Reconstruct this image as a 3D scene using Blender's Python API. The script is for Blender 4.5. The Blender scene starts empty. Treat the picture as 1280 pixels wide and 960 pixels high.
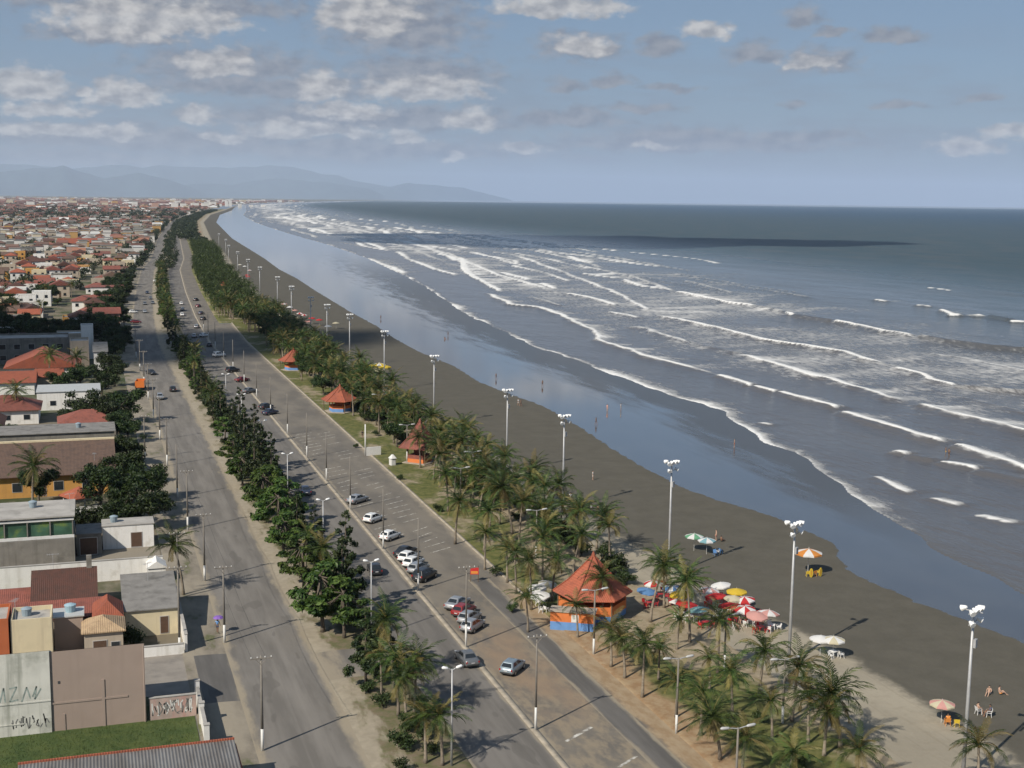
import bpy, math, random
import numpy as np
from mathutils import Vector, Matrix
RAD = math.radians
sc = bpy.context.scene
COL = sc.collection
rnd = random.Random(7)
nrs = np.random.RandomState(5)

# ------------------------------------------------------------------ camera
# a tower window 50 m above the avenue, looking along the shore; world +Y runs along the avenue, +X towards the sea
F_PX, CAM_H = 1600.0, 50.0
HY, SLOPE, VPX = 250.0, 0.0125, 108.0
RHO = math.atan(SLOPE); _c, _s = math.cos(RHO), math.sin(RHO)
PITCH = math.atan((480-HY)*_c/F_PX)
_u, _v = VPX-640, HY+SLOPE*(VPX-640)-480
_ur, _vr = _u*_c+_v*_s, -_u*_s+_v*_c
PSI = math.atan2(-_ur, F_PX*math.cos(PITCH)-_vr*math.sin(PITCH))
R0 = Vector((math.cos(PSI), -math.sin(PSI), 0))
FW = Vector((math.sin(PSI)*math.cos(PITCH), math.cos(PSI)*math.cos(PITCH), -math.sin(PITCH)))
U0 = R0.cross(FW)
CR = R0*_c + U0*_s
CU = -R0*_s + U0*_c
cam_d = bpy.data.cameras.new('camera'); cam = bpy.data.objects.new('camera', cam_d); COL.objects.link(cam)
m = Matrix((CR, CU, -FW)).transposed().to_4x4(); m.translation = Vector((0, 0, CAM_H)); cam.matrix_world = m
cam_d.sensor_width = 36; cam_d.lens = 36*F_PX/1280; cam_d.clip_start = 1; cam_d.clip_end = 200000
sc.camera = cam

def ray(px, py):
    return FW*F_PX + CR*(px-640) - CU*(py-480)
def at(px, py, z=0.0):
    r = ray(px, py); t = (z-CAM_H)/r.z
    return Vector((r.x*t, r.y*t, z))

# the shore line bends to the right far away: offset of everything built along the avenue
_BY = np.array([-500, 0, 450, 550, 700, 900, 1065, 1580, 2550, 3600, 4775, 6300, 8084, 12000, 20000, 30000, 45000.])
_BX = np.array([0, 0, 0, 3.0, 9.5, 20, 34, 65, 138, 245, 400, 590, 830, 1600, 3700, 6800, 12000.])
def bend(Y):
    return np.interp(Y, _BY, _BX)
def P(t, Y, z=0.0):
    return Vector((t+float(bend(Y)), Y, z))

# ------------------------------------------------------------------ helpers
def tag(o, label=None, cat=None, group=None, kind=None):
    if label: o['label'] = label
    if cat: o['category'] = cat
    if group: o['group'] = group
    if kind: o['kind'] = kind
    return o

def empty(name, loc, rz=0.0, label=None, cat=None, group=None):
    o = bpy.data.objects.new(name, None); COL.objects.link(o)
    o.empty_display_size = .3
    o.location = loc; o.rotation_euler = (0, 0, rz)
    return tag(o, label, cat, group)

def rz2(x, y, a):
    c, s = math.cos(a), math.sin(a)
    return x*c-y*s, x*s+y*c

class MB:
    def __init__(self):
        self.v = []; self.f = []; self.m = []; self.uv = None
    def add(self, vs, fs, mi=0):
        b = len(self.v); self.v.extend([tuple(p) for p in vs])
        for f in fs:
            self.f.append(tuple(i+b for i in f)); self.m.append(mi)
    def box(self, x0, x1, y0, y1, z0, z1, mi=0, a=0.0, o=(0, 0, 0)):
        vs = []
        for z in (z0, z1):
            for x, y in ((x0, y0), (x1, y0), (x1, y1), (x0, y1)):
                xx, yy = rz2(x, y, a)
                vs.append((xx+o[0], yy+o[1], z+o[2]))
        self.add(vs, [(3, 2, 1, 0), (4, 5, 6, 7), (0, 1, 5, 4), (1, 2, 6, 5), (2, 3, 7, 6), (3, 0, 4, 7)], mi)
    def tube(self, pts, rad, n=6, mi=0, cap=True):
        pts = [Vector(p) for p in pts]
        if not hasattr(rad, '__len__'): rad = [rad]*len(pts)
        vs = []; ref = Vector((0.31, 0.17, 0.93))
        for i, p in enumerate(pts):
            d = (pts[min(i+1, len(pts)-1)]-pts[max(i-1, 0)]).normalized()
            a = d.cross(ref)
            if a.length < .2: a = d.cross(Vector((1, 0, 0)))
            a.normalize(); b = d.cross(a)
            for k in range(n):
                an = 2*math.pi*k/n
                vs.append(p+(a*math.cos(an)+b*math.sin(an))*rad[i])
        fs = []
        for i in range(len(pts)-1):
            for k in range(n):
                fs.append((i*n+k, i*n+(k+1) % n, (i+1)*n+(k+1) % n, (i+1)*n+k))
        if cap:
            fs.append(tuple(range(n-1, -1, -1))); fs.append(tuple((len(pts)-1)*n+k for k in range(n)))
        self.add(vs, fs, mi)
    def loft(self, rings, mi=0, cap=True):
        n = len(rings[0]); vs = [p for r in rings for p in r]; fs = []
        for i in range(len(rings)-1):
            for k in range(n):
                fs.append((i*n+k, i*n+(k+1) % n, (i+1)*n+(k+1) % n, (i+1)*n+k))
        if cap:
            fs.append(tuple(range(n-1, -1, -1))); fs.append(tuple((len(rings)-1)*n+k for k in range(n)))
        self.add(vs, fs, mi)
    def build(self, name, mats, parent=None, smooth=False, loc=None, rz=0):
        me = bpy.data.meshes.new(name)
        me.from_pydata(self.v, [], self.f)
        if not isinstance(mats, (list, tuple)): mats = [mats]
        for mm in mats: me.materials.append(mm)
        if len(mats) > 1: me.polygons.foreach_set('material_index', self.m)
        if smooth: me.polygons.foreach_set('use_smooth', [True]*len(self.f))
        me.update()
        o = bpy.data.objects.new(name, me); COL.objects.link(o)
        if parent: o.parent = parent
        if loc is not None: o.location = loc
        if rz: o.rotation_euler = (0, 0, rz)
        return o

def kids(o, table):
    return table.get(o.name, [])
def copy_tree(o, parent=None):
    c = o.copy(); COL.objects.link(c)
    if parent is not None: c.parent = parent
    for ch in list(o.children): copy_tree(ch, c)
    return c

# ------------------------------------------------------------------ materials
class NT:
    def __init__(self, tree): self.t = tree
    def n(self, ty, ins=None, **kw):
        nd = self.t.nodes.new(ty)
        for k, v in kw.items(): setattr(nd, k, v)
        for k, v in (ins or {}).items():
            s = nd.inputs[k]
            if isinstance(v, bpy.types.NodeSocket): self.t.links.new(v, s)
            elif isinstance(v, bpy.types.Node): self.t.links.new(v.outputs[0], s)
            else: s.default_value = v
        return nd
    def math(self, op, a, b=None, c=None, clamp=False):
        nd = self.t.nodes.new('ShaderNodeMath'); nd.operation = op; nd.use_clamp = clamp
        for i, v in enumerate((a, b, c)):
            if v is None: continue
            if isinstance(v, bpy.types.NodeSocket): self.t.links.new(v, nd.inputs[i])
            else: nd.inputs[i].default_value = v
        return nd.outputs[0]
    def sstep(self, v, lo, hi):
        nd = self.n('ShaderNodeMapRange', {'Value': v, 'From Min': lo, 'From Max': hi}, interpolation_type='SMOOTHSTEP')
        return nd.outputs[0]
    def mix(self, f, a, b, blend='MIX'):
        nd = self.t.nodes.new('ShaderNodeMix'); nd.data_type = 'RGBA'; nd.blend_type = blend
        for s, v in ((nd.inputs[0], f), (nd.inputs[6], a), (nd.inputs[7], b)):
            if isinstance(v, bpy.types.NodeSocket): self.t.links.new(v, s)
            elif isinstance(v, (tuple, list)) and len(v) == 3: s.default_value = (*v, 1)
            else: s.default_value = v
        return nd.outputs[2]
    def noise(self, vec, scale, detail=4.0, rough=.55, dist=0.0):
        nd = self.n('ShaderNodeTexNoise', {'Scale': scale, 'Detail': detail, 'Roughness': rough, 'Distortion': dist})
        if vec is not None: self.t.links.new(vec, nd.inputs['Vector'])
        return nd.outputs[0]
    def vec(self, v, scale=(1, 1, 1), loc=(0, 0, 0)):
        nd = self.n('ShaderNodeMapping', {'Scale': scale, 'Location': loc})
        self.t.links.new(v, nd.inputs['Vector']); return nd.outputs[0]

def newmat(name):
    mt = bpy.data.materials.new(name); mt.use_nodes = True
    t = mt.node_tree; b = t.nodes['Principled BSDF']
    return mt, NT(t), b
def L(nt, a, b): nt.t.links.new(a, b)

def plain(name, col, rough=.7, var=.18, scale=1.5, metal=0.0, dirt=None, dscale=.6, damt=.5, orand=0.0, spec=.5, bump=0.0, streak=0.0):
    """colour with soft noise variation, optional dirt blotches and per-object tint"""
    mt, nt, b = newmat(name)
    oc = nt.n('ShaderNodeTexCoord').outputs['Object']
    f = nt.noise(oc, scale, 5)
    lo = tuple(c*(1-var) for c in col); hi = tuple(min(1, c*(1+var)) for c in col)
    c = nt.mix(nt.sstep(f, .3, .7), lo, hi)
    if dirt:
        g = nt.noise(oc, dscale, 6, .65)
        c = nt.mix(nt.math('MULTIPLY', nt.sstep(g, .48, .7), damt), c, dirt)
    if streak and dirt:     # rain streaks running down the wall
        g = nt.noise(nt.vec(oc, (1.5, 1.5, .09)), 1.0, 5, .6)
        c = nt.mix(nt.math('MULTIPLY', nt.sstep(g, .46, .72), streak), c, dirt)
    if orand:
        oi = nt.n('ShaderNodeObjectInfo').outputs['Random']
        hsv = nt.n('ShaderNodeHueSaturation', {'Color': c})
        L(nt, nt.math('MULTIPLY_ADD', oi, orand*2, 1-orand), hsv.inputs['Value'])
        L(nt, nt.math('MULTIPLY_ADD', oi, .04*orand, .5-.02*orand), hsv.inputs['Hue'])
        c = hsv.outputs[0]
    L(nt, c, b.inputs['Base Color'])
    b.inputs['Roughness'].default_value = rough; b.inputs['Metallic'].default_value = metal
    b.inputs['Specular IOR Level'].default_value = spec
    if bump:
        bm = nt.n('ShaderNodeBump', {'Strength': bump, 'Distance': .05, 'Height': nt.noise(oc, scale*6, 4)})
        L(nt, bm.outputs[0], b.inputs['Normal'])
    return mt

def leafmat(name, dark, light, trans=.25, orand=.25, scale=.9, hue=.03):
    mt, nt, b = newmat(name)
    t = nt.t; out = t.nodes['Material Output']; t.nodes.remove(b)
    oc = nt.n('ShaderNodeTexCoord').outputs['Object']
    f = nt.noise(oc, scale, 3, .7)
    c = nt.mix(nt.sstep(f, .35, .68), dark, light)
    oi = nt.n('ShaderNodeObjectInfo').outputs['Random']
    hsv = nt.n('ShaderNodeHueSaturation', {'Color': c})
    L(nt, nt.math('MULTIPLY_ADD', oi, orand*2, 1-orand), hsv.inputs['Value'])
    L(nt, nt.math('MULTIPLY_ADD', oi, hue, .5-hue*.35), hsv.inputs['Hue'])
    d = nt.n('ShaderNodeBsdfPrincipled', {'Base Color': hsv.outputs[0], 'Roughness': .5, 'Specular IOR Level': .25})
    tr = nt.n('ShaderNodeBsdfTranslucent', {'Color': hsv.outputs[0]})
    mx = nt.n('ShaderNodeMixShader', {0: trans})
    L(nt, d.outputs[0], mx.inputs[1]); L(nt, tr.outputs[0], mx.inputs[2]); L(nt, mx.outputs[0], out.inputs[0])
    return mt

def glassy(name, col=(.02, .025, .03), rough=.08):
    mt, nt, b = newmat(name)
    b.inputs['Base Color'].default_value = (*col, 1); b.inputs['Roughness'].default_value = rough
    b.inputs['Specular IOR Level'].default_value = .6
    return mt

def tiles(name, col, dark, orand=.15, row=.35):
    """clay roof tiles: rows across the slope, weather stains"""
    mt, nt, b = newmat(name)
    oc = nt.n('ShaderNodeTexCoord').outputs['Object']
    w = nt.n('ShaderNodeTexWave', {'Scale': 1.0/row/2/math.pi*3.1, 'Distortion': .4, 'Detail': 1}, bands_direction='X'); L(nt, oc, w.inputs['Vector'])
    f = nt.noise(oc, .9, 6, .75); g = nt.noise(oc, 7, 3)
    c = nt.mix(nt.sstep(f, .38, .72), col, dark)
    c = nt.mix(nt.math('MULTIPLY', nt.sstep(g, .4, .7), .35), c, tuple(min(1, x*1.35) for x in col))
    c = nt.mix(nt.math('MULTIPLY', nt.sstep(w.outputs[1], .5, .1), .35), c, tuple(x*.55 for x in col))
    oi = nt.n('ShaderNodeObjectInfo').outputs['Random']
    hsv = nt.n('ShaderNodeHueSaturation', {'Color': c})
    L(nt, nt.math('MULTIPLY_ADD', oi, orand*2, 1-orand), hsv.inputs['Value'])
    L(nt, hsv.outputs[0], b.inputs['Base Color']); b.inputs['Roughness'].default_value = .85
    bm = nt.n('ShaderNodeBump', {'Strength': .5, 'Distance': .05, 'Height': w.outputs[1]}); L(nt, bm.outputs[0], b.inputs['Normal'])
    return mt

M = {}
M['concrete'] = plain('concrete', (.33, .31, .28), .9, .2, 1.2, dirt=(.16, .15, .13))
M['pole'] = plain('pole_concrete', (.19, .17, .145), .9, .12, 1.0)
M['whitepaint'] = plain('white_paint', (.62, .61, .58), .7, .06, 1.0, dirt=(.45, .43, .38), damt=.4)
M['metal'] = plain('galvanised_metal', (.42, .42, .42), .5, .08, 2.0, metal=.3)
M['lampwhite'] = plain('lamp_head_white', (.75, .75, .74), .4, .05, 2)
M['darkmetal'] = plain('dark_metal', (.06, .06, .065), .5, .1, 2)
M['glass'] = glassy('dark_window_glass')
M['trunk'] = plain('palm_trunk', (.20, .165, .125), .95, .25, 3.0, dirt=(.10, .085, .06), orand=.2)
M['bark'] = plain('tree_bark', (.10, .08, .06), .95, .25, 3.0, orand=.2)
M['palm'] = leafmat('palm_leaf', (.012, .032, .009), (.105, .142, .034), .20, .30)
M['palmdry'] = leafmat('palm_leaf_dry', (.13, .11, .035), (.24, .19, .07), .2, .2)
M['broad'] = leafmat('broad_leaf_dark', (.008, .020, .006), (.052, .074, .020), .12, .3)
M['almond'] = leafmat('almond_leaf', (.022, .050, .010), (.115, .16, .034), .25, .2)
M['pine'] = leafmat('casuarina_needles', (.010, .021, .009), (.058, .070, .024), .1, .25)
M['shrub'] = leafmat('shrub_leaf', (.02, .035, .012), (.07, .09, .028), .2, .25)
# ------------------------------------------------------------------ light and sky
SUN_EL, SUN_AZ = RAD(40.0), math.atan2(-.84, -.54)      # towards the sun: behind the camera on the left
SUND = Vector((math.cos(SUN_EL)*math.sin(SUN_AZ), math.cos(SUN_EL)*math.cos(SUN_AZ), math.sin(SUN_EL)))
sl = bpy.data.lights.new('sun', 'SUN'); sl.energy = 5.0; sl.angle = RAD(.5); sl.color = (1, .93, .82)
so = bpy.data.objects.new('sun', sl); COL.objects.link(so)
so.rotation_euler = SUND.to_track_quat('Z', 'Y').to_euler(); so.location = (0, 0, 300)

w = bpy.data.worlds.new('World'); sc.world = w; w.use_nodes = True
nt = NT(w.node_tree); bg = w.node_tree.nodes['Background']
gen = nt.n('ShaderNodeTexCoord').outputs['Generated']
sky = nt.n('ShaderNodeTexSky', sky_type='NISHITA', sun_disc=False, sun_elevation=SUN_EL, sun_rotation=SUN_AZ, altitude=50, air_density=1.0, dust_density=.6, ozone_density=2.5)
sep = nt.n('ShaderNodeSeparateXYZ', {0: gen})
az = nt.math('ARCTAN2', sep.outputs[0], sep.outputs[1]); el = nt.math('ARCSINE', sep.outputs[2])
DEG = 180/math.pi
az = nt.math('MULTIPLY', az, DEG); el = nt.math('MULTIPLY', el, DEG)
cv = nt.n('ShaderNodeCombineXYZ', {0: az, 1: nt.math('MULTIPLY', el, 1.7), 2: 0.0}).outputs[0]
wx = nt.noise(cv, .75, 5, .55); wy = nt.noise(nt.vec(cv, loc=(31, 7, 3)), .75, 5, .55)
azw = nt.math('MULTIPLY_ADD', wx, 2.0, nt.math('ADD', az, -1.0))
elw = nt.math('MULTIPLY_ADD', wy, 1.0, nt.math('ADD', el, -.5))
fine = nt.noise(cv, 1.45, 5, .54)
fine2 = nt.noise(nt.vec(cv, loc=(-.35, .45, 0)), 1.7, 5, .58)
def adir(px, py):
    r = ray(px, py); return math.degrees(math.atan2(r.x, r.y)), math.degrees(math.atan2(r.z, math.hypot(r.x, r.y)))
def field(lst):
    tot = None
    for (px, py, sx, sy) in lst:
        a, e = adir(px, py)
        dx = nt.math('MULTIPLY', nt.math('SUBTRACT', azw, a), 27.9/(sx*1.6))
        dy = nt.math('MULTIPLY', nt.math('SUBTRACT', elw, e), 27.9/(sy*1.65))
        dy = nt.math('MAXIMUM', dy, nt.math('MULTIPLY', dy, -1.7))
        d = nt.math('SQRT', nt.math('MULTIPLY_ADD', dx, dx, nt.math('MULTIPLY', dy, dy)))
        v = nt.math('SUBTRACT', 1.0, d)
        tot = v if tot is None else nt.math('MAXIMUM', tot, v)
    return tot
BR = [(150, 30, 75, 26), (235, 30, 60, 20), (30, 110, 45, 20), (157, 122, 42, 18), (247, 147, 22, 11), (60, 138, 45, 10), (400, 112, 26, 22),
      (530, 115, 70, 17), (430, 140, 50, 12), (590, 155, 26, 17), (275, 82, 40, 17), (460, 20, 50, 35), (700, 12, 75, 15), (730, 60, 36, 14),
      (885, 40, 30, 12), (1208, 188, 32, 13), (1265, 168, 30, 12), (1010, 80, 30, 10), (825, 184, 24, 6), (40, 165, 90, 10), (390, 165, 80, 10), (510, 175, 26, 10), (25, 104, 26, 16), (75, 166, 20, 9), (150, 166, 26, 9), (283, 172, 22, 8), (350, 160, 24, 9), (565, 198, 13, 7), (655, 187, 24, 7), (100, 116, 10, 7)]
GR = [(200, 8, 170, 16), (500, 35, 85, 48), (530, 95, 90, 22), (290, 85, 105, 20), (330, 110, 150, 14), (140, 45, 80, 14), (725, 62, 50, 18), (765, 104, 26, 9),
      (712, 108, 26, 8), (825, 60, 24, 15), (840, 112, 30, 5), (945, 70, 32, 15), (1025, 80, 42, 17), (1005, 25, 24, 13), (1115, 48, 32, 9), (1040, 42, 18, 6),
      (800, 136, 45, 5), (710, 150, 60, 12), (850, 170, 90, 10), (1000, 172, 70, 9), (1120, 132, 28, 5), (1230, 126, 24, 6), (995, 132, 14, 6), (460, 150, 190, 16), (150, 175, 220, 14), (430, 190, 210, 15), (860, 182, 170, 13), (60, 200, 160, 12)]
gf = field(GR); bf = field(BR)
nz = nt.math('MULTIPLY_ADD', fine, .95, -.40)
gm = nt.sstep(nt.math('ADD', gf, nz), .05, .75)
bm_ = nt.sstep(nt.math('ADD', bf, nz), .18, .62)
soft = nt.noise(cv, 1.15, 3, .5); soft2 = nt.noise(nt.vec(cv, loc=(-.4, .5, 0)), 1.15, 3, .5)
lit = nt.math('MULTIPLY_ADD', nt.math('SUBTRACT', soft, soft2), 2.4, .5, clamp=True)
S_ = 10.0
skyc = nt.mix(.62, nt.mix(1.0, sky.outputs[0], (.85, .95, 1.05), 'MULTIPLY'), (2.55, 3.55, 5.0))
skyc = nt.mix(nt.math('MULTIPLY', nt.sstep(el, 7.0, .0), .55), skyc, (2.95, 3.6, 4.45))       # the background runs at 0.1: cloud radiances are given times ten
def k(c): return tuple(x*S_ for x in c)
# thin veil of high haze cloud towards the horizon
veil = nt.noise(nt.vec(cv, (.35, 1.0, 1)), .55, 5, .6)
vm = nt.math('MULTIPLY', nt.sstep(veil, .40, .70), nt.sstep(el, 9.0, 1.0))
c = nt.mix(nt.math('MULTIPLY', vm, .75), skyc, k((.29, .33, .41)))
gcol = nt.mix(lit, k((.25, .275, .335)), k((.41, .42, .455)))
c = nt.mix(nt.math('MULTIPLY', gm, .92), c, gcol)
bcol = nt.mix(lit, k((.42, .42, .44)), k((.82, .79, .75)))
c = nt.mix(nt.math('MULTIPLY', bm_, .88), c, bcol)
L(nt, c, bg.inputs[0]); bg.inputs[1].default_value = .070

sc.render.engine = 'CYCLES'
sc.view_settings.view_transform = 'Standard'; sc.view_settings.look = 'None'
sc.view_settings.exposure = .12; sc.view_settings.gamma = 1
cy = sc.cycles
cy.max_bounces = 5; cy.diffuse_bounces = 2; cy.glossy_bounces = 3; cy.transmission_bounces = 3; cy.transparent_max_bounces = 6; cy.volume_bounces = 1
cy.use_adaptive_sampling = True; cy.adaptive_threshold = .015
cy.use_denoising = True
try:
    cy.denoiser = 'OPENIMAGEDENOISE'; cy.denoising_prefilter = 'ACCURATE'
except Exception: pass
cy.caustics_reflective = False; cy.caustics_refractive = False

# ------------------------------------------------------------------ haze
hz = bpy.data.materials.new('sea_air'); hz.use_nodes = True
ht = hz.node_tree; ht.nodes.remove(ht.nodes['Principled BSDF'])
pv = ht.nodes.new('ShaderNodeVolumePrincipled'); pv.inputs['Density'].default_value = 2.4e-5
pv.inputs['Color'].default_value = (.66, .79, 1, 1); pv.inputs['Anisotropy'].default_value = .0
ht.links.new(pv.outputs[0], ht.nodes['Material Output'].inputs['Volume'])
mb = MB(); mb.box(-70000, 70000, -3000, 72000, -3, 1500)
tag(mb.build('haze', hz), kind='stuff')
# ------------------------------------------------------------------ ground sheets (u = metres across, v = metres along)
def ylist(y0, y1, k=.02, mn=2.0):
    ys = [y0]
    while ys[-1] < y1: ys.append(min(y1, ys[-1]+max(mn, k*abs(ys[-1]))))
    return ys
def uvgrid(name, ts, ys, mat, zf=None, kind='structure', attrs=None):
    ts = np.array(ts, float); ys = np.array(ys, float)
    T, Y = np.meshgrid(ts, ys)
    X = T+bend(Y); Z = np.zeros_like(T) if zf is None else zf(T, Y)
    if np.isscalar(Z): Z = np.full_like(T, Z)
    n, mm = T.shape
    co = np.stack([X, Y, Z], -1).reshape(-1, 3)
    i = np.arange((n-1)*mm).reshape(n-1, mm)[:, :-1].ravel()
    q = np.stack([i, i+1, i+mm+1, i+mm], -1)
    me = bpy.data.meshes.new(name)
    me.vertices.add(len(co)); me.vertices.foreach_set('co', co.ravel())
    me.loops.add(q.size); me.loops.foreach_set('vertex_index', q.ravel())
    me.polygons.add(len(q)); me.polygons.foreach_set('loop_start', np.arange(0, q.size, 4)); me.polygons.foreach_set('loop_total', np.full(len(q), 4))
    uv = me.uv_layers.new(name='UVMap'); uv.data.foreach_set('uv', np.stack([T, Y], -1).reshape(-1, 2)[q.ravel()].ravel())
    for an, fn in (attrs or {}).items():
        at_ = me.attributes.new(an, 'FLOAT', 'POINT'); at_.data.foreach_set('value', fn(T, Y).ravel().astype(np.float32))
    me.materials.append(mat); me.update(); me.validate()
    o = bpy.data.objects.new(name, me); COL.objects.link(o); tag(o, kind=kind)
    return o

def gmat(name, rough=.95):
    mt, nt, b = newmat(name)
    uv = nt.n('ShaderNodeUVMap').outputs[0]
    s = nt.n('ShaderNodeSeparateXYZ', {0: uv})
    b.inputs['Roughness'].default_value = rough; b.inputs['Specular IOR Level'].default_value = .3
    return mt, nt, b, uv, s.outputs[0], s.outputs[1]
def band(nt, x, a, b, soft):
    return nt.math('MULTIPLY', nt.sstep(x, a-soft, a+soft), nt.sstep(x, b+soft, b-soft))
def bumpy(nt, b, uv, scale, st, dist=.05):
    bm = nt.n('ShaderNodeBump', {'Strength': st, 'Distance': dist, 'Height': nt.noise(uv, scale, 4)}); L(nt, bm.outputs[0], b.inputs['Normal'])

SAND, SANDD = (.30, .255, .185), (.21, .175, .125)
def asphalt(name, t0, t1, base, sandw=.7, sandamt=.7, patch=.3):
    mt, nt, b, uv, u, v = gmat(name, .9)
    big = nt.noise(nt.vec(uv, (.5, .06, 1)), 1.0, 5, .6)
    c = nt.mix(nt.sstep(big, .35, .68), tuple(x*.82 for x in base), tuple(x*1.2 for x in base))
    # tyre lanes worn along the road, repairs, grit
    ln = nt.noise(nt.vec(uv, (1.1, .012, 1), (3, 0, 0)), 1.0, 3)
    c = nt.mix(nt.math('MULTIPLY', nt.sstep(ln, .5, .72), .35), c, tuple(x*1.45 for x in base))
    pn = nt.noise(nt.vec(uv, (.35, .12, 1), (9, 4, 0)), 1.0, 2)
    c = nt.mix(nt.math('MULTIPLY', nt.sstep(pn, .62, .64), patch), c, tuple(x*.62 for x in base))
    fg = nt.noise(uv, 6.0, 3)
    c = nt.mix(nt.math('MULTIPLY', fg, .25), c, tuple(x*.7 for x in base))
    # blown sand creeping in from both edges
    e = nt.math('MINIMUM', nt.math('SUBTRACT', u, t0), nt.math('SUBTRACT', t1, u))
    sn = nt.noise(nt.vec(uv, (.5, .15, 1)), 1.0, 6, .65)
    e2 = nt.math('MULTIPLY_ADD', sn, -3.4*sandw, nt.math('ADD', e, 1.2*sandw))
    sm = nt.math('MULTIPLY', nt.sstep(e2, sandw*.7, -.3*sandw), sandamt)
    c = nt.mix(sm, c, SAND)
    L(nt, c, b.inputs['Base Color']); bumpy(nt, b, uv, 5, .15)
    return mt

# land under the town
mt, nt, b, uv, u, v = gmat('town_soil')
n1 = nt.noise(uv, .06, 6, .62); n2 = nt.noise(uv, .4, 5, .6)
c = nt.mix(nt.sstep(n1, .42, .6), (.16, .135, .095), (.045, .06, .022))
c = nt.mix(nt.math('MULTIPLY', nt.sstep(n2, .5, .75), .6), c, (.23, .20, .155))
L(nt, c, b.inputs['Base Color']); bumpy(nt, b, uv, 2, .3)
M['soil'] = mt
uvgrid('ground', [-40000, -12000, -4000, -1500, -600, -250, -120, -60, -30, -15, 0, 8.4], ylist(-200, 62000, .05, 20), M['soil'])

# left verge with pavement, sand and rough grass
mt, nt, b, uv, u, v = gmat('verge_sand')
n1 = nt.noise(nt.vec(uv, (.3, .12, 1)), 1.0, 6, .6); n2 = nt.noise(uv, 1.2, 5)
c = nt.mix(nt.sstep(n1, .38, .62), (.275, .24, .185), (.19, .165, .13))
c = nt.mix(nt.math('MULTIPLY', nt.sstep(n1, .56, .66), .75), c, (.085, .10, .03))
c = nt.mix(nt.math('MULTIPLY', nt.sstep(n2, .5, .8), .3), c, (.36, .32, .25))
L(nt, c, b.inputs['Base Color']); bumpy(nt, b, uv, 3, .3)
M['verge'] = mt
YN = ylist(-60, 5200, .02, 4)
uvgrid('pavement', [8.4, 9.5, 11, 12.2, 13.0], YN, M['verge'], lambda T, Y: np.where(T > 12.9, .0, np.where(T > 12, .06, .10)))
M['asphA'] = asphalt('asphalt_old', 13.0, 22.4, (.170, .156, .138), .9, .9, .45)
M['asphB'] = asphalt('asphalt_avenue', 31.0, 38.6, (.150, .138, .123), .35, .65, .4)
uvgrid('road', np.linspace(13.0, 22.4, 9), YN, M['asphA'])
# median: pale sand beside the road, weedy soil under the trees
mt, nt, b, uv, u, v = gmat('median_soil')
n1 = nt.noise(nt.vec(uv, (.4, .14, 1)), 1.0, 6, .62); n2 = nt.noise(uv, .9, 5, .6)
c = nt.mix(nt.sstep(n2, .2, .85), (.25, .215, .16), (.345, .30, .225))
gm_ = nt.math('MULTIPLY', nt.sstep(nt.math('MULTIPLY_ADD', n1, 15, u), 31.4, 33.8), .9)
c = nt.mix(gm_, c, nt.mix(nt.sstep(n2, .35, .65), (.16, .125, .08), (.085, .092, .03)))
L(nt, c, b.inputs['Base Color']); bumpy(nt, b, uv, 3, .12)
M['median'] = mt
uvgrid('median_strip', [22.4, 22.55, 24, 25.5, 27, 28.5, 30, 30.85, 31.0], YN, M['median'], lambda T, Y: np.where(T < 22.5, .0, np.where(T < 30.9, np.clip((T-22.4)*.08, 0, .11), .0)))
uvgrid('road', np.linspace(31.0, 38.6, 8), YN, M['asphB'])
# lanes that cut through the median
M['asphC'] = asphalt('asphalt_crossing', 22.0, 31.4, (.155, .14, .122), 3.5, .75)
for y0, y1 in ((127.5, 136.0), (268, 275), (448, 478), (640, 652), (905, 925)):
    uvgrid('crossing_lane', [22.4, 22.55, 24, 25.5, 27, 28.5, 30, 30.85, 31.0], ylist(y0, y1, .0, 2), M['asphC'], lambda T, Y: .006+np.where(T < 22.5, .0, np.where(T < 30.9, np.clip((T-22.4)*.08, 0, .11), .0)))
# kerb between avenue and parking
M['kerb'] = plain('kerb_concrete', (.33, .285, .22), .95, .18, .8, dirt=(.17, .15, .125), damt=.7)
uvgrid('kerb', [38.6, 38.61, 39.24, 39.25], YN, M['kerb'], lambda T, Y: np.where((T > 38.605) & (T < 39.245), .05, 0.0))
# parking lot, sandy towards the near end
mt, nt, b, uv, u, v = gmat('parking_asphalt', .92)
n1 = nt.noise(nt.vec(uv, (.22, .09, 1)), 1.0, 6, .62); n2 = nt.noise(nt.vec(uv, (.8, .35, 1)), 1.0, 6, .65); n3 = nt.noise(uv, 5, 3)
c = nt.mix(nt.sstep(n1, .35, .65), (.135, .122, .105), (.195, .172, .14))
c = nt.mix(nt.math('MULTIPLY', n3, .3), c, (.10, .092, .08))
near = nt.sstep(nt.math('MULTIPLY_ADD', n1, 60, v), 205, 140)
c = nt.mix(nt.math('MULTIPLY', nt.math('MULTIPLY', near, nt.sstep(n2, .40, .62)), .85), c, (.25, .205, .145))
edge = nt.sstep(nt.math('MULTIPLY_ADD', n2, 3.0, u), 51.6, 53.0)
c = nt.mix(nt.math('MULTIPLY', edge, .9), c, (.30, .255, .19))
edge2 = nt.sstep(nt.math('MULTIPLY_ADD', n2, -2.0, u), 38.9, 38.2)
c = nt.mix(nt.math('MULTIPLY', edge2, .7), c, (.27, .23, .17))
red = nt.math('MULTIPLY', band(nt, v, 112, 138, 6), band(nt, u, 40, 52, 1.5))
c = nt.mix(nt.math('MULTIPLY', nt.math('MULTIPLY', red, nt.sstep(n1, .35, .6)), .55), c, (.26, .175, .11))
ea = nt.math('MULTIPLY', nt.sstep(nt.math('MULTIPLY_ADD', n2, 2.5, u), 50.2, 51.2), nt.sstep(v, 158, 146))
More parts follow.
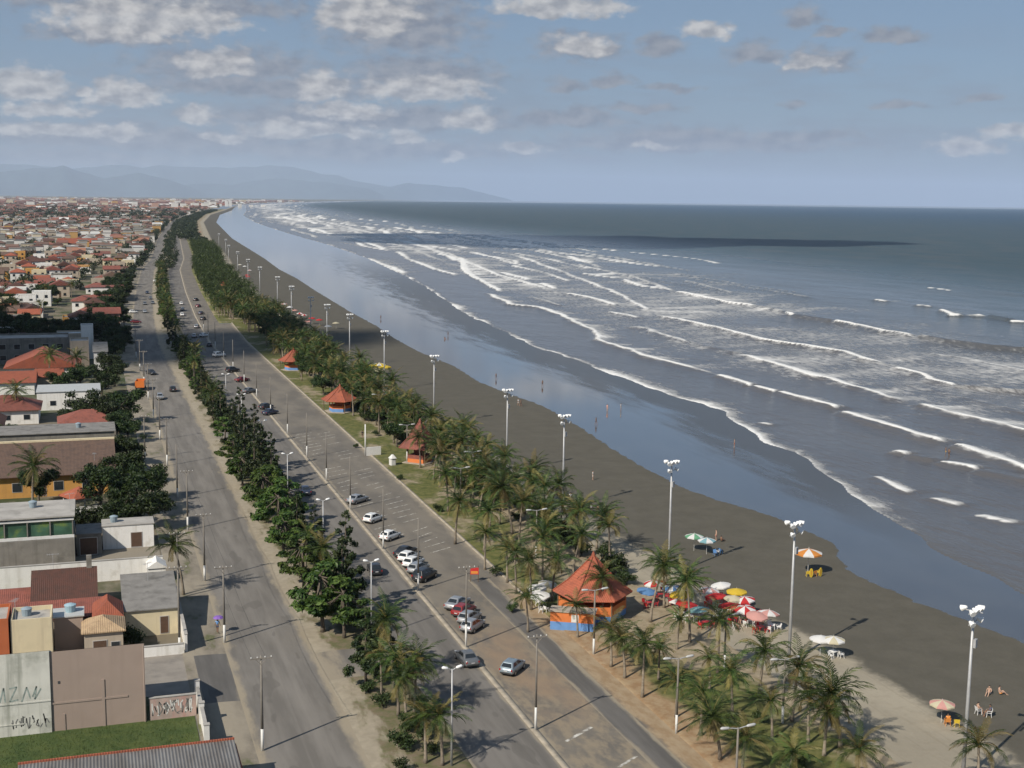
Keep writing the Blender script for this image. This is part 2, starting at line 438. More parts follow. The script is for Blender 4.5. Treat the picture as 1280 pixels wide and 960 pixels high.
c = nt.mix(ea, c, nt.mix(nt.sstep(n2, .35, .65), (.26, .18, .105), (.33, .255, .165)))
L(nt, c, b.inputs['Base Color']); bumpy(nt, b, uv, 4, .2)
M['lot'] = mt
YL1 = [q for q in YN if q <= 520]; YL2 = [YL1[-1]]+[q for q in YN if q > 520]
uvgrid('parking_lot', np.linspace(39.25, 51.6, 9), YL1, M['lot'])
uvgrid('parking_lot', np.linspace(39.25, 46.5, 5), YL2, M['lot'])
M['asphD'] = asphalt('asphalt_path', 46.4, 49.3, (.115, .108, .10), .45, .8, .1)
uvgrid('cycle_path', [46.4, 47.4, 48.4, 49.3], ylist(60, 158, 0, 2), M['asphD'], lambda T, Y: .006)
# worn parking bay lines
mt, nt, b, uv, u, v = gmat('worn_white_paint')
oc = nt.n('ShaderNodeTexCoord').outputs['Object']
c = nt.mix(nt.sstep(nt.noise(oc, 1.6, 6, .7), .42, .6), (.19, .17, .14), (.55, .53, .48)); L(nt, c, b.inputs['Base Color'])
M['worn'] = mt
mb = MB()
for i in range(34):
    y = 172+i*3.0+rnd.uniform(-.2, .2)
    for (ta, tb) in ((40.2, 44.0), (45.2, 48.8)):
        if rnd.random() < .25: continue
        a = Vector((ta+rnd.uniform(-.3, .3), y, .006)); bb = Vector((tb+rnd.uniform(-.8, .3), y+(tb-ta)*.62, .006))
        d = (bb-a).normalized(); n = Vector((-d.y, d.x, 0))*.09
        mb.add([a-n, bb-n, bb+n, a+n], [(0, 1, 2, 3)])
for y0, y1, t in ((111.5, 111.8, 41.5),):
    mb.add([(41, 106.0, .006), (44.5, 108.4, .006), (44.3, 108.7, .006), (40.8, 106.3, .006)], [(0, 1, 2, 3)])
    mb.add([(43.5, 99.5, .006), (46, 101.2, .006), (45.85, 101.45, .006), (43.35, 99.75, .006)], [(0, 1, 2, 3)])
mk = mb.build('painted_markings', M['worn']); tag(mk, kind='structure')
# promenade lawn: kerb, grass, bare sand, red earth at the near end
mt, nt, b, uv, u, v = gmat('promenade_grass')
n1 = nt.noise(nt.vec(uv, (.16, .10, 1)), 1.0, 6, .6); n2 = nt.noise(uv, .8, 6, .65); n3 = nt.noise(uv, 5, 3)
g = nt.mix(nt.sstep(n2, .35, .66), (.070, .085, .020), (.165, .155, .052))
g = nt.mix(nt.math('MULTIPLY', n3, .35), g, (.05, .06, .018))
s_ = nt.mix(nt.sstep(n2, .3, .7), (.22, .175, .11), (.32, .265, .185))
sandm = nt.math('MULTIPLY_ADD', nt.sstep(u, 57.0, 64.5), .28, n1)
sandm = nt.math('MULTIPLY_ADD', nt.sstep(v, 230, 140), .07, sandm)
sandm = nt.math('MULTIPLY_ADD', nt.math('MULTIPLY', nt.sstep(v, 126, 116), nt.sstep(u, 72, 62)), -.30, sandm)
c = nt.mix(nt.sstep(sandm, .50, .66), g, s_)
rd = nt.math('MULTIPLY', nt.sstep(nt.math('MULTIPLY_ADD', n1, 7, u), 59.5, 57.0), nt.sstep(v, 146, 132))
c = nt.mix(nt.math('MULTIPLY', rd, .9), c, nt.mix(nt.sstep(n2, .35, .65), (.27, .165, .09), (.34, .245, .15)))
L(nt, c, b.inputs['Base Color']); bumpy(nt, b, uv, 4, .4)
M['lawn'] = mt
YP = ylist(30, 5200, .012, 3)
uvgrid('promenade_lawn', [46.5, 46.51, 48, 51.6], YL2, M['lawn'], lambda T, Y: np.where(T < 46.505, 0, .06))
uvgrid('promenade_lawn', [51.6, 51.75, 52.3, 54, 56, 58, 60, 62, 64, 66, 68.0], YP, M['lawn'], lambda T, Y: np.where(T < 51.65, .0, .06)+np.where(T > 67.5, -.06, 0))
uvgrid('kerb', [51.3, 51.31, 51.74, 51.75], ylist(150, 520, .02, 4), M['kerb'], lambda T, Y: np.where((T > 51.305) & (T < 51.745), .11, .002))

# ------------------------------------------------------------------ beach
_wy = np.array([40, 80, 97, 117, 131, 140, 148, 155, 161, 179, 190, 202, 215, 240, 262, 292, 310, 335, 370, 412, 450, 500, 567, 800, 1065, 1580, 2550, 4775, 8084, 20000, 45000.])
_wt = np.array([103, 102, 102, 101.5, 99, 98.2, 98.1, 101, 104, 103.4, 100, 98.5, 98.6, 100.4, 103, 104.9, 103.2, 101.6, 104, 102.6, 104, 106, 106, 108, 103, 100, 99, 100, 66, 66, 66.])
_dy = np.array([40, 95, 108, 125, 138, 161, 191, 222, 260, 400, 45000.])
_dt = np.array([79.5, 79, 78.6, 79, 75.8, 75, 74, 75.5, 75, 75, 74.])
_sy_px = [(1280, 742), (1180, 690), (1093, 640), (1066, 618), (1042, 600), (1019, 579.5), (998, 565), (959, 554), (930, 535), (900, 511), (845, 497), (819, 487), (785, 475), (752, 463.5), (727, 452), (704, 445), (667, 432.5), (634, 415.6), (588, 395.6), (560, 377), (526, 355), (494, 339), (457, 322)]
_sw = sorted([(at(*p).y, at(*p).x-float(bend(at(*p).y))) for p in _sy_px])
_sw = [(40, 106), (90, 109)]+_sw+[(1400, 192), (2000, 180), (3200, 165), (5000, 150), (8000, 110), (20000, 110), (45000, 110)]
_swY = np.array([a for a, _ in _sw]); _swT = np.array([a for _, a in _sw])
def swash(Y): return np.interp(Y, _swY, _swT)
mt, nt, b, uv, u, v = gmat('beach_sand')
dry = nt.n('ShaderNodeAttribute', attribute_name='dry').outputs['Fac']
wet = nt.n('ShaderNodeAttribute', attribute_name='wet').outputs['Fac']
n1 = nt.noise(nt.vec(uv, (.12, .07, 1)), 1.0, 6, .6); n2 = nt.noise(uv, .9, 6, .65); n3 = nt.noise(uv, .25, 5, .7)
sand = nt.mix(nt.sstep(n1, .35, .65), (.265, .235, .18), (.325, .288, .22))
sand = nt.mix(nt.math('MULTIPLY', nt.sstep(n2, .45, .75), .35), sand, (.21, .178, .13))
trk = nt.noise(nt.vec(uv, (2.2, .035, 1)), 1.0, 4, .6); foot = nt.noise(uv, 3.2, 4, .7)
sand = nt.mix(nt.math('MULTIPLY', nt.sstep(trk, .55, .68), .35), sand, (.20, .17, .122)); sand = nt.mix(nt.math('MULTIPLY', nt.sstep(foot, .54, .70), .30), sand, (.19, .16, .115))
damp = nt.mix(nt.sstep(n3, .3, .7), (.086, .079, .062), (.104, .095, .075))
damp = nt.mix(nt.math('MULTIPLY', nt.sstep(trk, .54, .66), .22), damp, (.085, .073, .053)); damp = nt.mix(nt.math('MULTIPLY', nt.sstep(foot, .60, .72), .30), damp, (.165, .142, .105))
dm = nt.sstep(nt.math('MULTIPLY_ADD', nt.math('SUBTRACT', n3, .5), 5.0, dry), -1.0, 1.2)
c = nt.mix(dm, sand, damp)
we = nt.math('MULTIPLY_ADD', nt.math('SUBTRACT', n3, .5), 3.0, wet)
wm = nt.sstep(we, -.15, .15)
shal = nt.mix(nt.sstep(n1, .4, .6), (.060, .058, .055), (.072, .070, .065))
c = nt.mix(wm, c, shal)
str_ = nt.noise(nt.vec(uv, (.20, .03, 1), (0, 0, 0)), 1.0, 5, .6)
far_ = nt.math('ADD', wet, nt.math('MULTIPLY', nt.math('SUBTRACT', str_, .5), 22.0))
fr = nt.n('ShaderNodeAttribute', attribute_name='fr').outputs['Fac']
dk_ = nt.math('MULTIPLY', nt.sstep(nt.math('MULTIPLY_ADD', nt.math('SUBTRACT', str_, .5), .9, fr), .42, .80), nt.math('MULTIPLY', nt.sstep(v, 1300, 600), nt.sstep(v, 135, 200)))
dk_ = nt.math('MULTIPLY', dk_, .85)
wr = nt.math('MULTIPLY_ADD', dk_, .30, .07)
L(nt, nt.math('ADD', nt.math('MULTIPLY', wm, wr), nt.math('MULTIPLY', nt.math('SUBTRACT', 1.0, wm), .92)), b.inputs['Roughness'])
c = nt.mix(nt.math('MULTIPLY', dk_, wm), c, (.060, .056, .050)); L(nt, c, b.inputs['Base Color'])
L(nt, nt.math('MULTIPLY_ADD', nt.math('MULTIPLY', dk_, wm), -.28, nt.math('MULTIPLY_ADD', wm, .3, .2)), b.inputs['Specular IOR Level'])
L(nt, nt.math('MULTIPLY', wm, nt.math('MULTIPLY_ADD', dk_, -.60, .68)), b.inputs['Coat Weight']); b.inputs['Coat Roughness'].default_value = .06; b.inputs['Coat IOR'].default_value = 1.5
rip = nt.noise(nt.vec(uv, (1.2, .45, 1)), 1.3, 4)
hh = nt.math('ADD', nt.math('MULTIPLY', nt.math('SUBTRACT', 1.0, wm), nt.math('MULTIPLY', n2, .5)), nt.math('MULTIPLY', nt.math('MULTIPLY', nt.sstep(far_, 8, 26), wm), nt.math('MULTIPLY', rip, .06)))
bm = nt.n('ShaderNodeBump', {'Strength': .5, 'Distance': .25, 'Height': hh}); L(nt, bm.outputs[0], b.inputs['Normal'])
M['beach'] = mt
uvgrid('beach', np.concatenate([[68.0], np.arange(69, 110, 1.5), np.arange(110, 330, 6)]), ylist(30, 45000, .008, 1.5), M['beach'], lambda T, Y: -.03*np.clip(T-swash(Y)-2, 0, 60),
       attrs={'fr': lambda T, Y: (T-np.interp(Y, _wy, _wt))/np.maximum(5, swash(Y)-np.interp(Y, _wy, _wt)), 'dry': lambda T, Y: T-np.interp(Y, _dy, _dt), 'wet': lambda T, Y: T-np.interp(Y, _wy, _wt)})

# ------------------------------------------------------------------ sea
def px2(pts):
    out = []
    for p in pts:
        q = at(*p); out.append((q.y, q.x))
    return out
# wave crests read along the shore: (points, foam, foam tail in metres, height)
CR_ = [
 ([(608, 368), (637, 382), (673, 386), (707, 399), (741, 416), (746, 427), (774, 437), (802, 447), (833, 455), (890, 469)], 1.0, 11, .9),
 ([(897, 472), (929, 482), (937, 485)], 1.0, 4, .9), ([(941, 486), (968, 493)], 1.0, 4, .9),
 ([(970, 493), (1042, 513)], 1.0, 4.5, .9), ([(1045, 518), (1108, 536), (1182, 556)], 1.0, 6, 1.0),
 ([(1192, 560), (1241, 577), (1285, 592)], 1.0, 5, 1.0),
 ([(819, 396), (853, 404), (895, 413), (942, 424), (976, 430), (1018, 437), (1052, 442), (1077, 451), (1111, 456)], 1.0, 9, 1.1),
 ([(1117, 462), (1145, 469), (1162, 477), (1196, 484)], .95, 8, 1.0), ([(1198, 485), (1240, 488), (1290, 492)], .1, 3, 1.0),
 ([(923, 445), (962, 458), (999, 468), (1038, 477), (1066, 487), (1111, 500), (1137, 504)], 1.0, 16, .9),
 ([(1146, 508), (1176, 519), (1215, 528), (1256, 538), (1290, 546)], 1.0, 16, .9),
 ([(788, 410), (808, 414), (825, 420), (861, 430)], .85, 5, .8), ([(863, 431), (895, 438), (922, 444)], .2, 3, .8),
 ([(704, 368), (729, 372), (766, 383)], .95, 14, .9), ([(762, 391), (797, 399)], .8, 6, .6),
 ([(780, 351), (797, 358), (828, 362)], 1.0, 22, 1.2), ([(707, 320), (726, 327), (740, 329)], 1.0, 40, 1.2),
 ([(724, 342), (757, 347), (772, 349)], 1.0, 70, 1.2),
 ([(843, 366), (870, 371), (904, 380), (946, 385)], 1.0, 34, 1.4), ([(948, 386), (985, 393)], .15, 3, 1.3),
 ([(985, 393), (992, 395)], .9, 4, 1.3), ([(993, 396), (1040, 403)], .05, 3, 1.3),
 ([(1041, 403), (1072, 409), (1105, 418), (1139, 424)], 1.0, 10, 1.6), ([(1142, 424), (1180, 430), (1230, 437), (1295, 442)], .08, 3, 1.6),
 ([(1174, 390), (1190, 396), (1232, 397)], 1.0, 9, 1.5), ([(1234, 397), (1262, 402)], .05, 3, 1.5), ([(1262, 404), (1290, 406)], .9, 6, 1.3),
 ([(1090, 376), (1106, 378)], .9, 14, 1.0), ([(1142, 383), (1163, 385)], .8, 10, 1.0), ([(1159, 361), (1187, 364.5)], .9, 10, 1.0),
 ([(910, 349), (925, 350)], .9, 10, 1), ([(683, 308), (696, 310)], .9, 30, 1), ([(610, 320), (640, 326), (645, 330)], .8, 40, 1),
 ([(625, 341), (662, 351)], .95, 18, .9), ([(674, 355), (693, 362)], .95, 10, .9), ([(660, 372), (700, 383)], .6, 10, .6),
 ([(1115, 567), (1132, 572)], .9, 4, .8), ([(1133, 573), (1168, 580)], .05, 2, .8), ([(1170, 581), (1221, 590)], .9, 3, .8), ([(1222, 591), (1290, 606)], .15, 2, .7),
 ([(1093, 597), (1143, 618)], .75, 3, .35), ([(1167, 624), (1200, 634)], .75, 2.5, .35), ([(1220, 645), (1268, 657)], .8, 2.5, .35),
 ([(1155, 443), (1200, 449), (1290, 468)], .55, 34, .4), ([(1130, 480), (1200, 497), (1290, 520)], .35, 30, .3),
 ([(575, 322), (580, 340), (600, 352), (625, 366)], 1.0, 60, .9), ([(503, 322), (545, 338), (570, 345)], .8, 50, .8),
 ([(455, 322), (490, 335), (505, 342)], .8, 20, .6), ([(379, 305), (426, 327), (460, 342), (505, 355)], .5, 12, .3), ([(508, 286), (525, 291)], .9, 60, 1), ([(505, 301), (540, 312)], .9, 60, 1), ([(436, 296), (470, 308), (480, 312)], .9, 60, 1),
 ([(640, 318), (700, 340), (770, 368), (819, 396)], .75, 14, .8), ([(505, 302), (560, 318), (620, 344), (704, 368)], .75, 12, .8), ([(400, 276), (470, 293), (540, 313), (600, 338)], .7, 20, .8), ([(350, 269), (420, 283), (500, 306), (575, 336)], .6, 16, .7), ([(715, 330), (790, 347), (843, 366)], .7, 18, 1.0), ([(560, 300), (640, 309), (707, 320)], .6, 30, 1.0),
 ([(950, 529), (965, 533)], .7, 2.5, .3),
]
CRW = []
for pts, fo, tl, hh in CR_:
    q = sorted(px2(pts)); CRW.append((np.array([a for a, _ in q]), np.array([a for _, a in q]), fo, tl, hh))
rs = np.random.RandomState(11)
for i in range(90):       # broken rollers further along the bay
    Y0 = math.exp(rs.uniform(math.log(650), math.log(9000))); Ln = rs.uniform(.05, .16)*Y0
    ys = np.linspace(Y0-Ln, Y0+Ln, 14); w0 = rs.uniform(8, 330)*(.6+.4*min(1, Y0/3000))
    if Y0 < 1000: w0 = rs.uniform(20, 240)
    xs = bend(ys)+swash(ys)+w0+rs.uniform(-.06, .06)*(ys-Y0)+6*np.sin(ys/rs.uniform(40, 120)+rs.uniform(0, 6))
    CRW.append((ys, xs, rs.uniform(.35, .75), rs.uniform(6, 16), rs.uniform(.5, 1.2)))
for w0, y1 in ((34, 1500), (66, 2400), (105, 3000), (150, 3400), (200, 3600), (255, 3000)):
    Y0 = rs.uniform(850, 1100)
    while Y0 < y1:
        Ln = rs.uniform(.10, .30)*Y0; ys = np.linspace(Y0, Y0+Ln, 16)
        xs = bend(ys)+swash(ys)+w0*(1+.12*np.sin(ys/260+w0))+5*np.sin(ys/47+w0*3)+rs.uniform(-4, 4)
        CRW.append((ys, xs, rs.uniform(.6, 1.0), rs.uniform(7, 22), .7)); Y0 += Ln*rs.uniform(.95, 1.35)
def lat(x, y, s, seed):    # cheap smooth value noise on world coordinates
    r = np.random.RandomState(seed).rand(64, 64)
    a, b_ = x/s, y/s; i, j = np.floor(a).astype(int), np.floor(b_).astype(int); fx, fy = a-i, b_-j
    fx = fx*fx*(3-2*fx); fy = fy*fy*(3-2*fy)
    g = lambda p, q: r[p % 64, q % 64]
    return (g(i, j)*(1-fx)+g(i+1, j)*fx)*(1-fy)+(g(i, j+1)*(1-fx)+g(i+1, j+1)*fx)*fy
def sea():
    azs = np.radians(np.concatenate([np.arange(-8, 42.5, .075), np.arange(42.5, 85, .5)]))
    dep = np.radians(np.concatenate([np.arange(26, 13, -.07), np.arange(13, 10, -.032), np.arange(10, 4, -.02), np.arange(4, .6, -.04), np.arange(.6, .105, -.02)]))
    A, D = np.meshgrid(azs, dep); r = CAM_H/np.tan(D)
    X = r*np.sin(A); Y = r*np.cos(A)
    wv = lat(X+Y*.13, Y, 23, 1)-.5; wv2 = lat(X, Y, 7, 2)-.5
    Wd = X-bend(Y)-swash(Y)+wv2*2.0          # metres seaward of the swash line
    jig = wv*2.2+wv2*1.4
    foam = np.zeros_like(X); Z = np.zeros_like(X)
    str_n = lat(X*.55+Y*.25, Y*1.2-X*.4, 9, 3); str_b = lat(X+Y*.2, Y*.55, 31, 4)
    for ys, xs, fo, tl, hh in CRW:
        if len(ys) < 2: continue
        Ym = np.clip(Y, ys[0], ys[-1]); dx = X-np.interp(Ym, ys, xs)+jig
        span = max(2.0, (ys[-1]-ys[0])*.10)
        ends = np.clip((Y-ys[0]+span*.4)/span, 0, 1)*np.clip((ys[-1]-Y+span*.4)/span, 0, 1)
        if not ends.any(): continue
        fwid = np.clip(r*.0030, 1.0, 6)      # never thinner than the mesh can carry
        front = np.exp(-np.clip(-dx, 0, None)**2/(fwid*.5)**2)*np.exp(-np.clip(dx-.6*fwid, 0, None)/(1.2*fwid+.6))
        tail = np.where(dx > 0, np.exp(-dx/(1.5*tl)), np.exp(dx/1.5))*(.35+.65*str_n)*.85
        foam = np.maximum(foam, ends*np.maximum(front*fo*(.75+.4*str_b), tail*min(1, fo)*(.3 if fo < .3 else 1)))
        hump = np.where(dx < 0, np.exp(-(dx/1.9)**2), np.exp(-(dx/4.5)**2))
        Z = np.maximum(Z, ends*hump*hh*np.clip((1300-r)/700, 0, 1))
    sw = np.exp(-(np.clip(Wd, 0, None)/np.clip(1.2+3.0*str_b**2*2, .8, 6)))*(.35+.75*lat(X, Y, 15, 6))
    sw *= np.clip((Y-150)/45, .18, 1.0)
    foam = np.maximum(foam, np.where(Wd > -.5, sw, 0))
    zone = np.clip((Wd-15)/40, 0, 1)*np.clip((300-Wd)/160, 0, 1)*np.clip((Y-150)/150, 0, 1)
    zone2 = np.clip((Wd-15)/20, 0, 1)*np.clip((Y-1200)/1500, 0, 1)*np.clip((420-Wd)/200, 0, 1)
    foam = np.maximum(foam, zone*(.20+.44*lat(X*.8+Y*.2, Y-.3*X, 40, 7)*(.35+.65*str_n))+zone2*.25*(.3+.7*str_n))
    off = np.clip((Wd-120)/200, 0, 1)
    Z += (lat(X*1.0+Y*.12, Y*.28, 16, 8)-.5)*.7*np.clip((Wd-20)/60, 0, 1)*np.clip(1500/r, 0, 1) + (lat(X, Y*.6, 5, 9)-.5)*.16*np.clip(Wd/20, 0, 1)*np.clip(500/r, 0, 1)
    base = np.where(Wd < 0, -.04+.05*Wd, np.clip(.05+Wd*.01, 0, .25))
    base = np.maximum(base, -1.2)
    Z = np.where(Wd < 0, base, base+Z*np.clip(Wd/6, 0, 1))
    n, mm = X.shape
    co = np.stack([X, Y, Z], -1).reshape(-1, 3)
    i = np.arange((n-1)*mm).reshape(n-1, mm)[:, :-1].ravel()
    q = np.stack([i, i+1, i+mm+1, i+mm], -1)
    keep = (Wd.reshape(-1)[q].max(1) > -14)
    q = q[keep]
    used = np.unique(q); remap = np.full(len(co), -1); remap[used] = np.arange(len(used)); q = remap[q]; co = co[used]
    me = bpy.data.meshes.new('sea')
    me.vertices.add(len(co)); me.vertices.foreach_set('co', co.ravel())
    me.loops.add(q.size); me.loops.foreach_set('vertex_index', q.ravel().astype(np.int32))
    me.polygons.add(len(q)); me.polygons.foreach_set('loop_start', np.arange(0, q.size, 4)); me.polygons.foreach_set('loop_total', np.full(len(q), 4))
    me.polygons.foreach_set('use_smooth', np.ones(len(q), bool))
    for an, arr in (('foam', foam), ('off', Wd)):
        a_ = me.attributes.new(an, 'FLOAT', 'POINT'); a_.data.foreach_set('value', arr.reshape(-1)[used].astype(np.float32))
    me.update(); me.validate()
    return me
mt, nt, b = newmat('sea_water')
pos = nt.n('ShaderNodeNewGeometry').outputs['Position']
fo = nt.n('ShaderNodeAttribute', attribute_name='foam').outputs['Fac']
of = nt.n('ShaderNodeAttribute', attribute_name='off').outputs['Fac']
n1 = nt.noise(nt.vec(pos, (.55, .22, .3)), 1.0, 7, .68); n2 = nt.noise(nt.vec(pos, (.03, .012, .1)), 1.0, 5, .6); n3 = nt.noise(nt.vec(pos, (.0022, .0009, .1)), 1.0, 4, .6)
body = nt.mix(nt.sstep(of, 60, 420), (.092, .088, .088), (.045, .072, .082))
body = nt.mix(nt.sstep(of, 700, 3600), body, (.020, .058, .100))
body = nt.mix(nt.math('MULTIPLY', nt.sstep(n2, .4, .68), .35), body, (.115, .108, .10))
body = nt.mix(nt.math('MULTIPLY', nt.sstep(of, 4, 0), .5), body, (.10, .09, .075))
fm = nt.sstep(nt.math('MULTIPLY_ADD', nt.math('SUBTRACT', n1, .5), .95, fo), .22, .82)
c = nt.mix(fm, body, (.74, .73, .70))
L(nt, c, b.inputs['Base Color'])
L(nt, nt.math('MAXIMUM', nt.math('MULTIPLY_ADD', fm, .65, .16), nt.math('MULTIPLY', nt.sstep(of, 30, 600), .46)), b.inputs['Roughness'])
b.inputs['IOR'].default_value = 1.33; L(nt, nt.math('MULTIPLY_ADD', nt.sstep(of, 10, 500), -.30, .45), b.inputs['Specular IOR Level'])
wv = nt.noise(nt.vec(pos, (.42, .16, .2)), 1.0, 6, .62); wl = nt.noise(nt.vec(pos, (.05, .02, .2)), 1.0, 4, .6)
hh = nt.math('ADD', nt.math('MULTIPLY', wv, .5), nt.math('MULTIPLY', wl, 2.2)); hh = nt.math('ADD', hh, nt.math('MULTIPLY', fm, .35))
bm = nt.n('ShaderNodeBump', {'Strength': .75, 'Distance': 1.0, 'Height': hh}); L(nt, bm.outputs[0], b.inputs['Normal'])
M['sea'] = mt
me = sea(); me.materials.append(mt)
o = bpy.data.objects.new('sea', me); COL.objects.link(o); tag(o, kind='structure')

# ------------------------------------------------------------------ far hills
def hills(name, dist, prof, depth, colr, seed):
    """ridge line given as (pixel x, pixel y of skyline); a real terrain ridge at that distance"""
    azs = []; hs = []
    for p in prof:
        r = ray(*p); azs.append(math.atan2(r.x, r.y)); hs.append(max(0, CAM_H+dist*r.z/math.hypot(r.x, r.y)))
    A = np.linspace(azs[0], azs[-1], 160); H = np.interp(A, azs, hs)
    rr = np.random.RandomState(seed); ph = rr.rand(12)*6.28
    H = H*(1+sum(.05/(i+1)*np.sin(A*(60+45*i)+ph[i]) for i in range(8)))
    rows = [(-.5, 0), (-.3, .35), (-.15, .72), (0, 1), (.2, .7), (.5, 0)]
    vs = []; fs = []
    for dr, hf in rows:
        for i, a in enumerate(A):
            d = dist+dr*depth*(1+.25*math.sin(a*90+ph[9])); z = H[i]*hf*(1+.18*math.sin(a*230+dr*9+ph[10])*(0 < hf < 1))
            vs.append((d*math.sin(a), d*math.cos(a), z-1))
    n = len(A)
    for j in range(len(rows)-1):
        for i in range(n-1): fs.append((j*n+i, j*n+i+1, (j+1)*n+i+1, (j+1)*n+i))
    mb = MB(); mb.add(vs, fs)
    o = mb.build(name, colr, smooth=True); tag(o, kind='structure')
M['forest'] = plain('forest_hill', (.03, .05, .05), .95, .3, .002)
hills('hills', 50000, [(-260, 244), (-120, 222), (-30, 212), (30, 214), (80, 209), (130, 221), (175, 216), (215, 226), (245, 237), (262, 244)], 6000, M['forest'], 3)
hills('hills', 54000, [(180, 244), (240, 228), (290, 231), (335, 224), (380, 226), (430, 229), (462, 236), (480, 245)], 5000, M['forest'], 4)
hills('hills', 60000, [(420, 247), (470, 238), (510, 228), (540, 231), (580, 234), (610, 243), (640, 250)], 6000, M['forest'], 5)
hills('hills', 63000, [(-300, 236), (-100, 205), (60, 207), (180, 209), (300, 207), (390, 213), (450, 226), (520, 240), (560, 250)], 6000, M['forest'], 8)

# ------------------------------------------------------------------ clouds overhead that shade the town and the sea (outside the view)
M['cloud'] = plain('cloud_white', (.8, .8, .8), 1.0, .03, .01)
def cloud(cx, cy, hgt, rx, ry, rz_, seed, rot=0.0):
    rr = random.Random(seed); mb = MB(); nu, nv = 40, 20; vs = []; fs = []
    ph = [rr.uniform(0, 6.28) for _ in range(10)]
    for j in range(nv+1):
        th = math.pi*j/nv
        for i in range(nu):
            f = 2*math.pi*i/nu
            k_ = 1+.14*math.sin(3*f+ph[0])+.10*math.sin(5*f+ph[1]+2*th)+.07*math.sin(9*f+ph[2])*math.sin(4*th)+.05*math.sin(14*f+ph[3])
            x, y, z = math.sin(th)*math.cos(f)*rx*k_, math.sin(th)*math.sin(f)*ry*k_, math.cos(th)*rz_*(1 if th < math.pi/2 else .35)*k_
            x, y = rz2(x, y, rot)
            vs.append((x, y, z))
    for j in range(nv):
        for i in range(nu): fs.append((j*nu+i, j*nu+(i+1) % nu, (j+1)*nu+(i+1) % nu, (j+1)*nu+i))
    mb.add(vs, fs); k_ = hgt/math.tan(SUN_EL); hd = Vector((SUND.x, SUND.y)).normalized()
    o = mb.build('cloud', M['cloud'], smooth=True, loc=(cx+hd.x*k_, cy+hd.y*k_, hgt)); tag(o, kind='structure')
_p = at(715, 301); cloud(_p.x, _p.y, 1950, 335, 235, 110, 1, -PSI)
_p = at(985, 303); cloud(_p.x, _p.y, 1950, 155, 95, 60, 2, -PSI)
cloud(-25, 446, 1750, 110, 62, 30, 3, 0.0)
# ------------------------------------------------------------------ vegetation prototypes (kept as meshes, linked when placed)
def palm_crown(seed, nf=24, Lf=3.2, dry=4):
    r = random.Random(seed); mb = MB()
    wind = Vector((.16, .20, .02))
    for i in range(nf+dry):
        dead = i >= nf
        ph = i*2.39996+r.uniform(-.25, .25)
        e0 = RAD(80-88*(i/nf)**.9)+r.uniform(-.12, .12) if not dead else RAD(-30)+r.uniform(-.3, .15)
        Ln = Lf*r.uniform(.82, 1.12)*(1 if not dead else .75)
        n = 9; p = Vector((0, 0, 0)); pts = [p.copy()]; e = e0; sag = r.uniform(.10, .20)
        tw = r.uniform(-.05, .05)
        for j in range(n):
            e -= sag*(.35+.9*j/n)*(1 if e > -1.2 else .1)
            a = ph+tw*j
            d = Vector((math.cos(e)*math.cos(a), math.cos(e)*math.sin(a), math.sin(e)))+wind*(j/n)
            p = p+d.normalized()*(Ln/n); pts.append(p.copy())
        mi = 1 if dead else (2 if (i < 2) else 0)
        if not dead and r.random() < .12: mi = 1
        mb.tube(pts, [.035*(1-.8*j/n) for j in range(n+1)], 3, mi if mi else 0, cap=False)
        for j in range(1, n*2+1):
            q = j/2.0; k_ = min(int(q), n-1); f = q-k_
            b0 = pts[k_].lerp(pts[k_+1], f); d = (pts[k_+1]-pts[k_]).normalized()
            side = d.cross(Vector((0, 0, 1)))
            if side.length < .05: side = Vector((math.cos(ph+1.57), math.sin(ph+1.57), 0))
            side.normalize(); up = side.cross(d)
            ll = (.25+.95*math.sin(math.pi*min(1, .12+.86*q/n))**.8)*.56*Lf/2.9*r.uniform(.8, 1.15)
            for s in (-1, 1):
                dr = (side*s*.62+d*.85+up*(.22-.3*r.random())-Vector((0, 0, .14+.2*r.random()))).normalized()
                wv = d*.05*Lf/2.9
                t1 = b0+dr*ll*.55; t2 = b0+dr*ll-Vector((0, 0, .10*ll))
                mb.add([b0-wv*.6, b0+wv*.6, t1+wv, t2, t1-wv*.8], [(0, 1, 2, 3, 4)], mi if mi != 2 else 0)
    for i in range(6):      # coconuts and leaf bases under the crown
        a = i*1.05; c = Vector((.16*math.cos(a), .16*math.sin(a), -.12))
        mb.tube([c+Vector((0, 0, .13)), c+Vector((0, 0, .05)), c+Vector((0, 0, -.06)), c+Vector((0, 0, -.13))], [.03, .10, .10, .03], 5, 1)
    me = mb.build('crown', [M['palm'], M['palmdry']]); return me
def palm_trunk(seed, h, lean):
    r = random.Random(seed); mb = MB(); n = 9; pts = []; rad = []
    a = r.uniform(0, 6.28)
    for j in range(n+1):
        t = j/n; o = lean*(t**1.7)
        pts.append((math.cos(a)*o, math.sin(a)*o, h*t-.05)); rad.append(.17*(1.35-.35*min(1, t*5) if t < .2 else 1)*(1-.42*t)+.0)
    mb.tube(pts, rad, 8)
    return mb.build('trunk', M['trunk'], smooth=True), Vector(pts[-1])

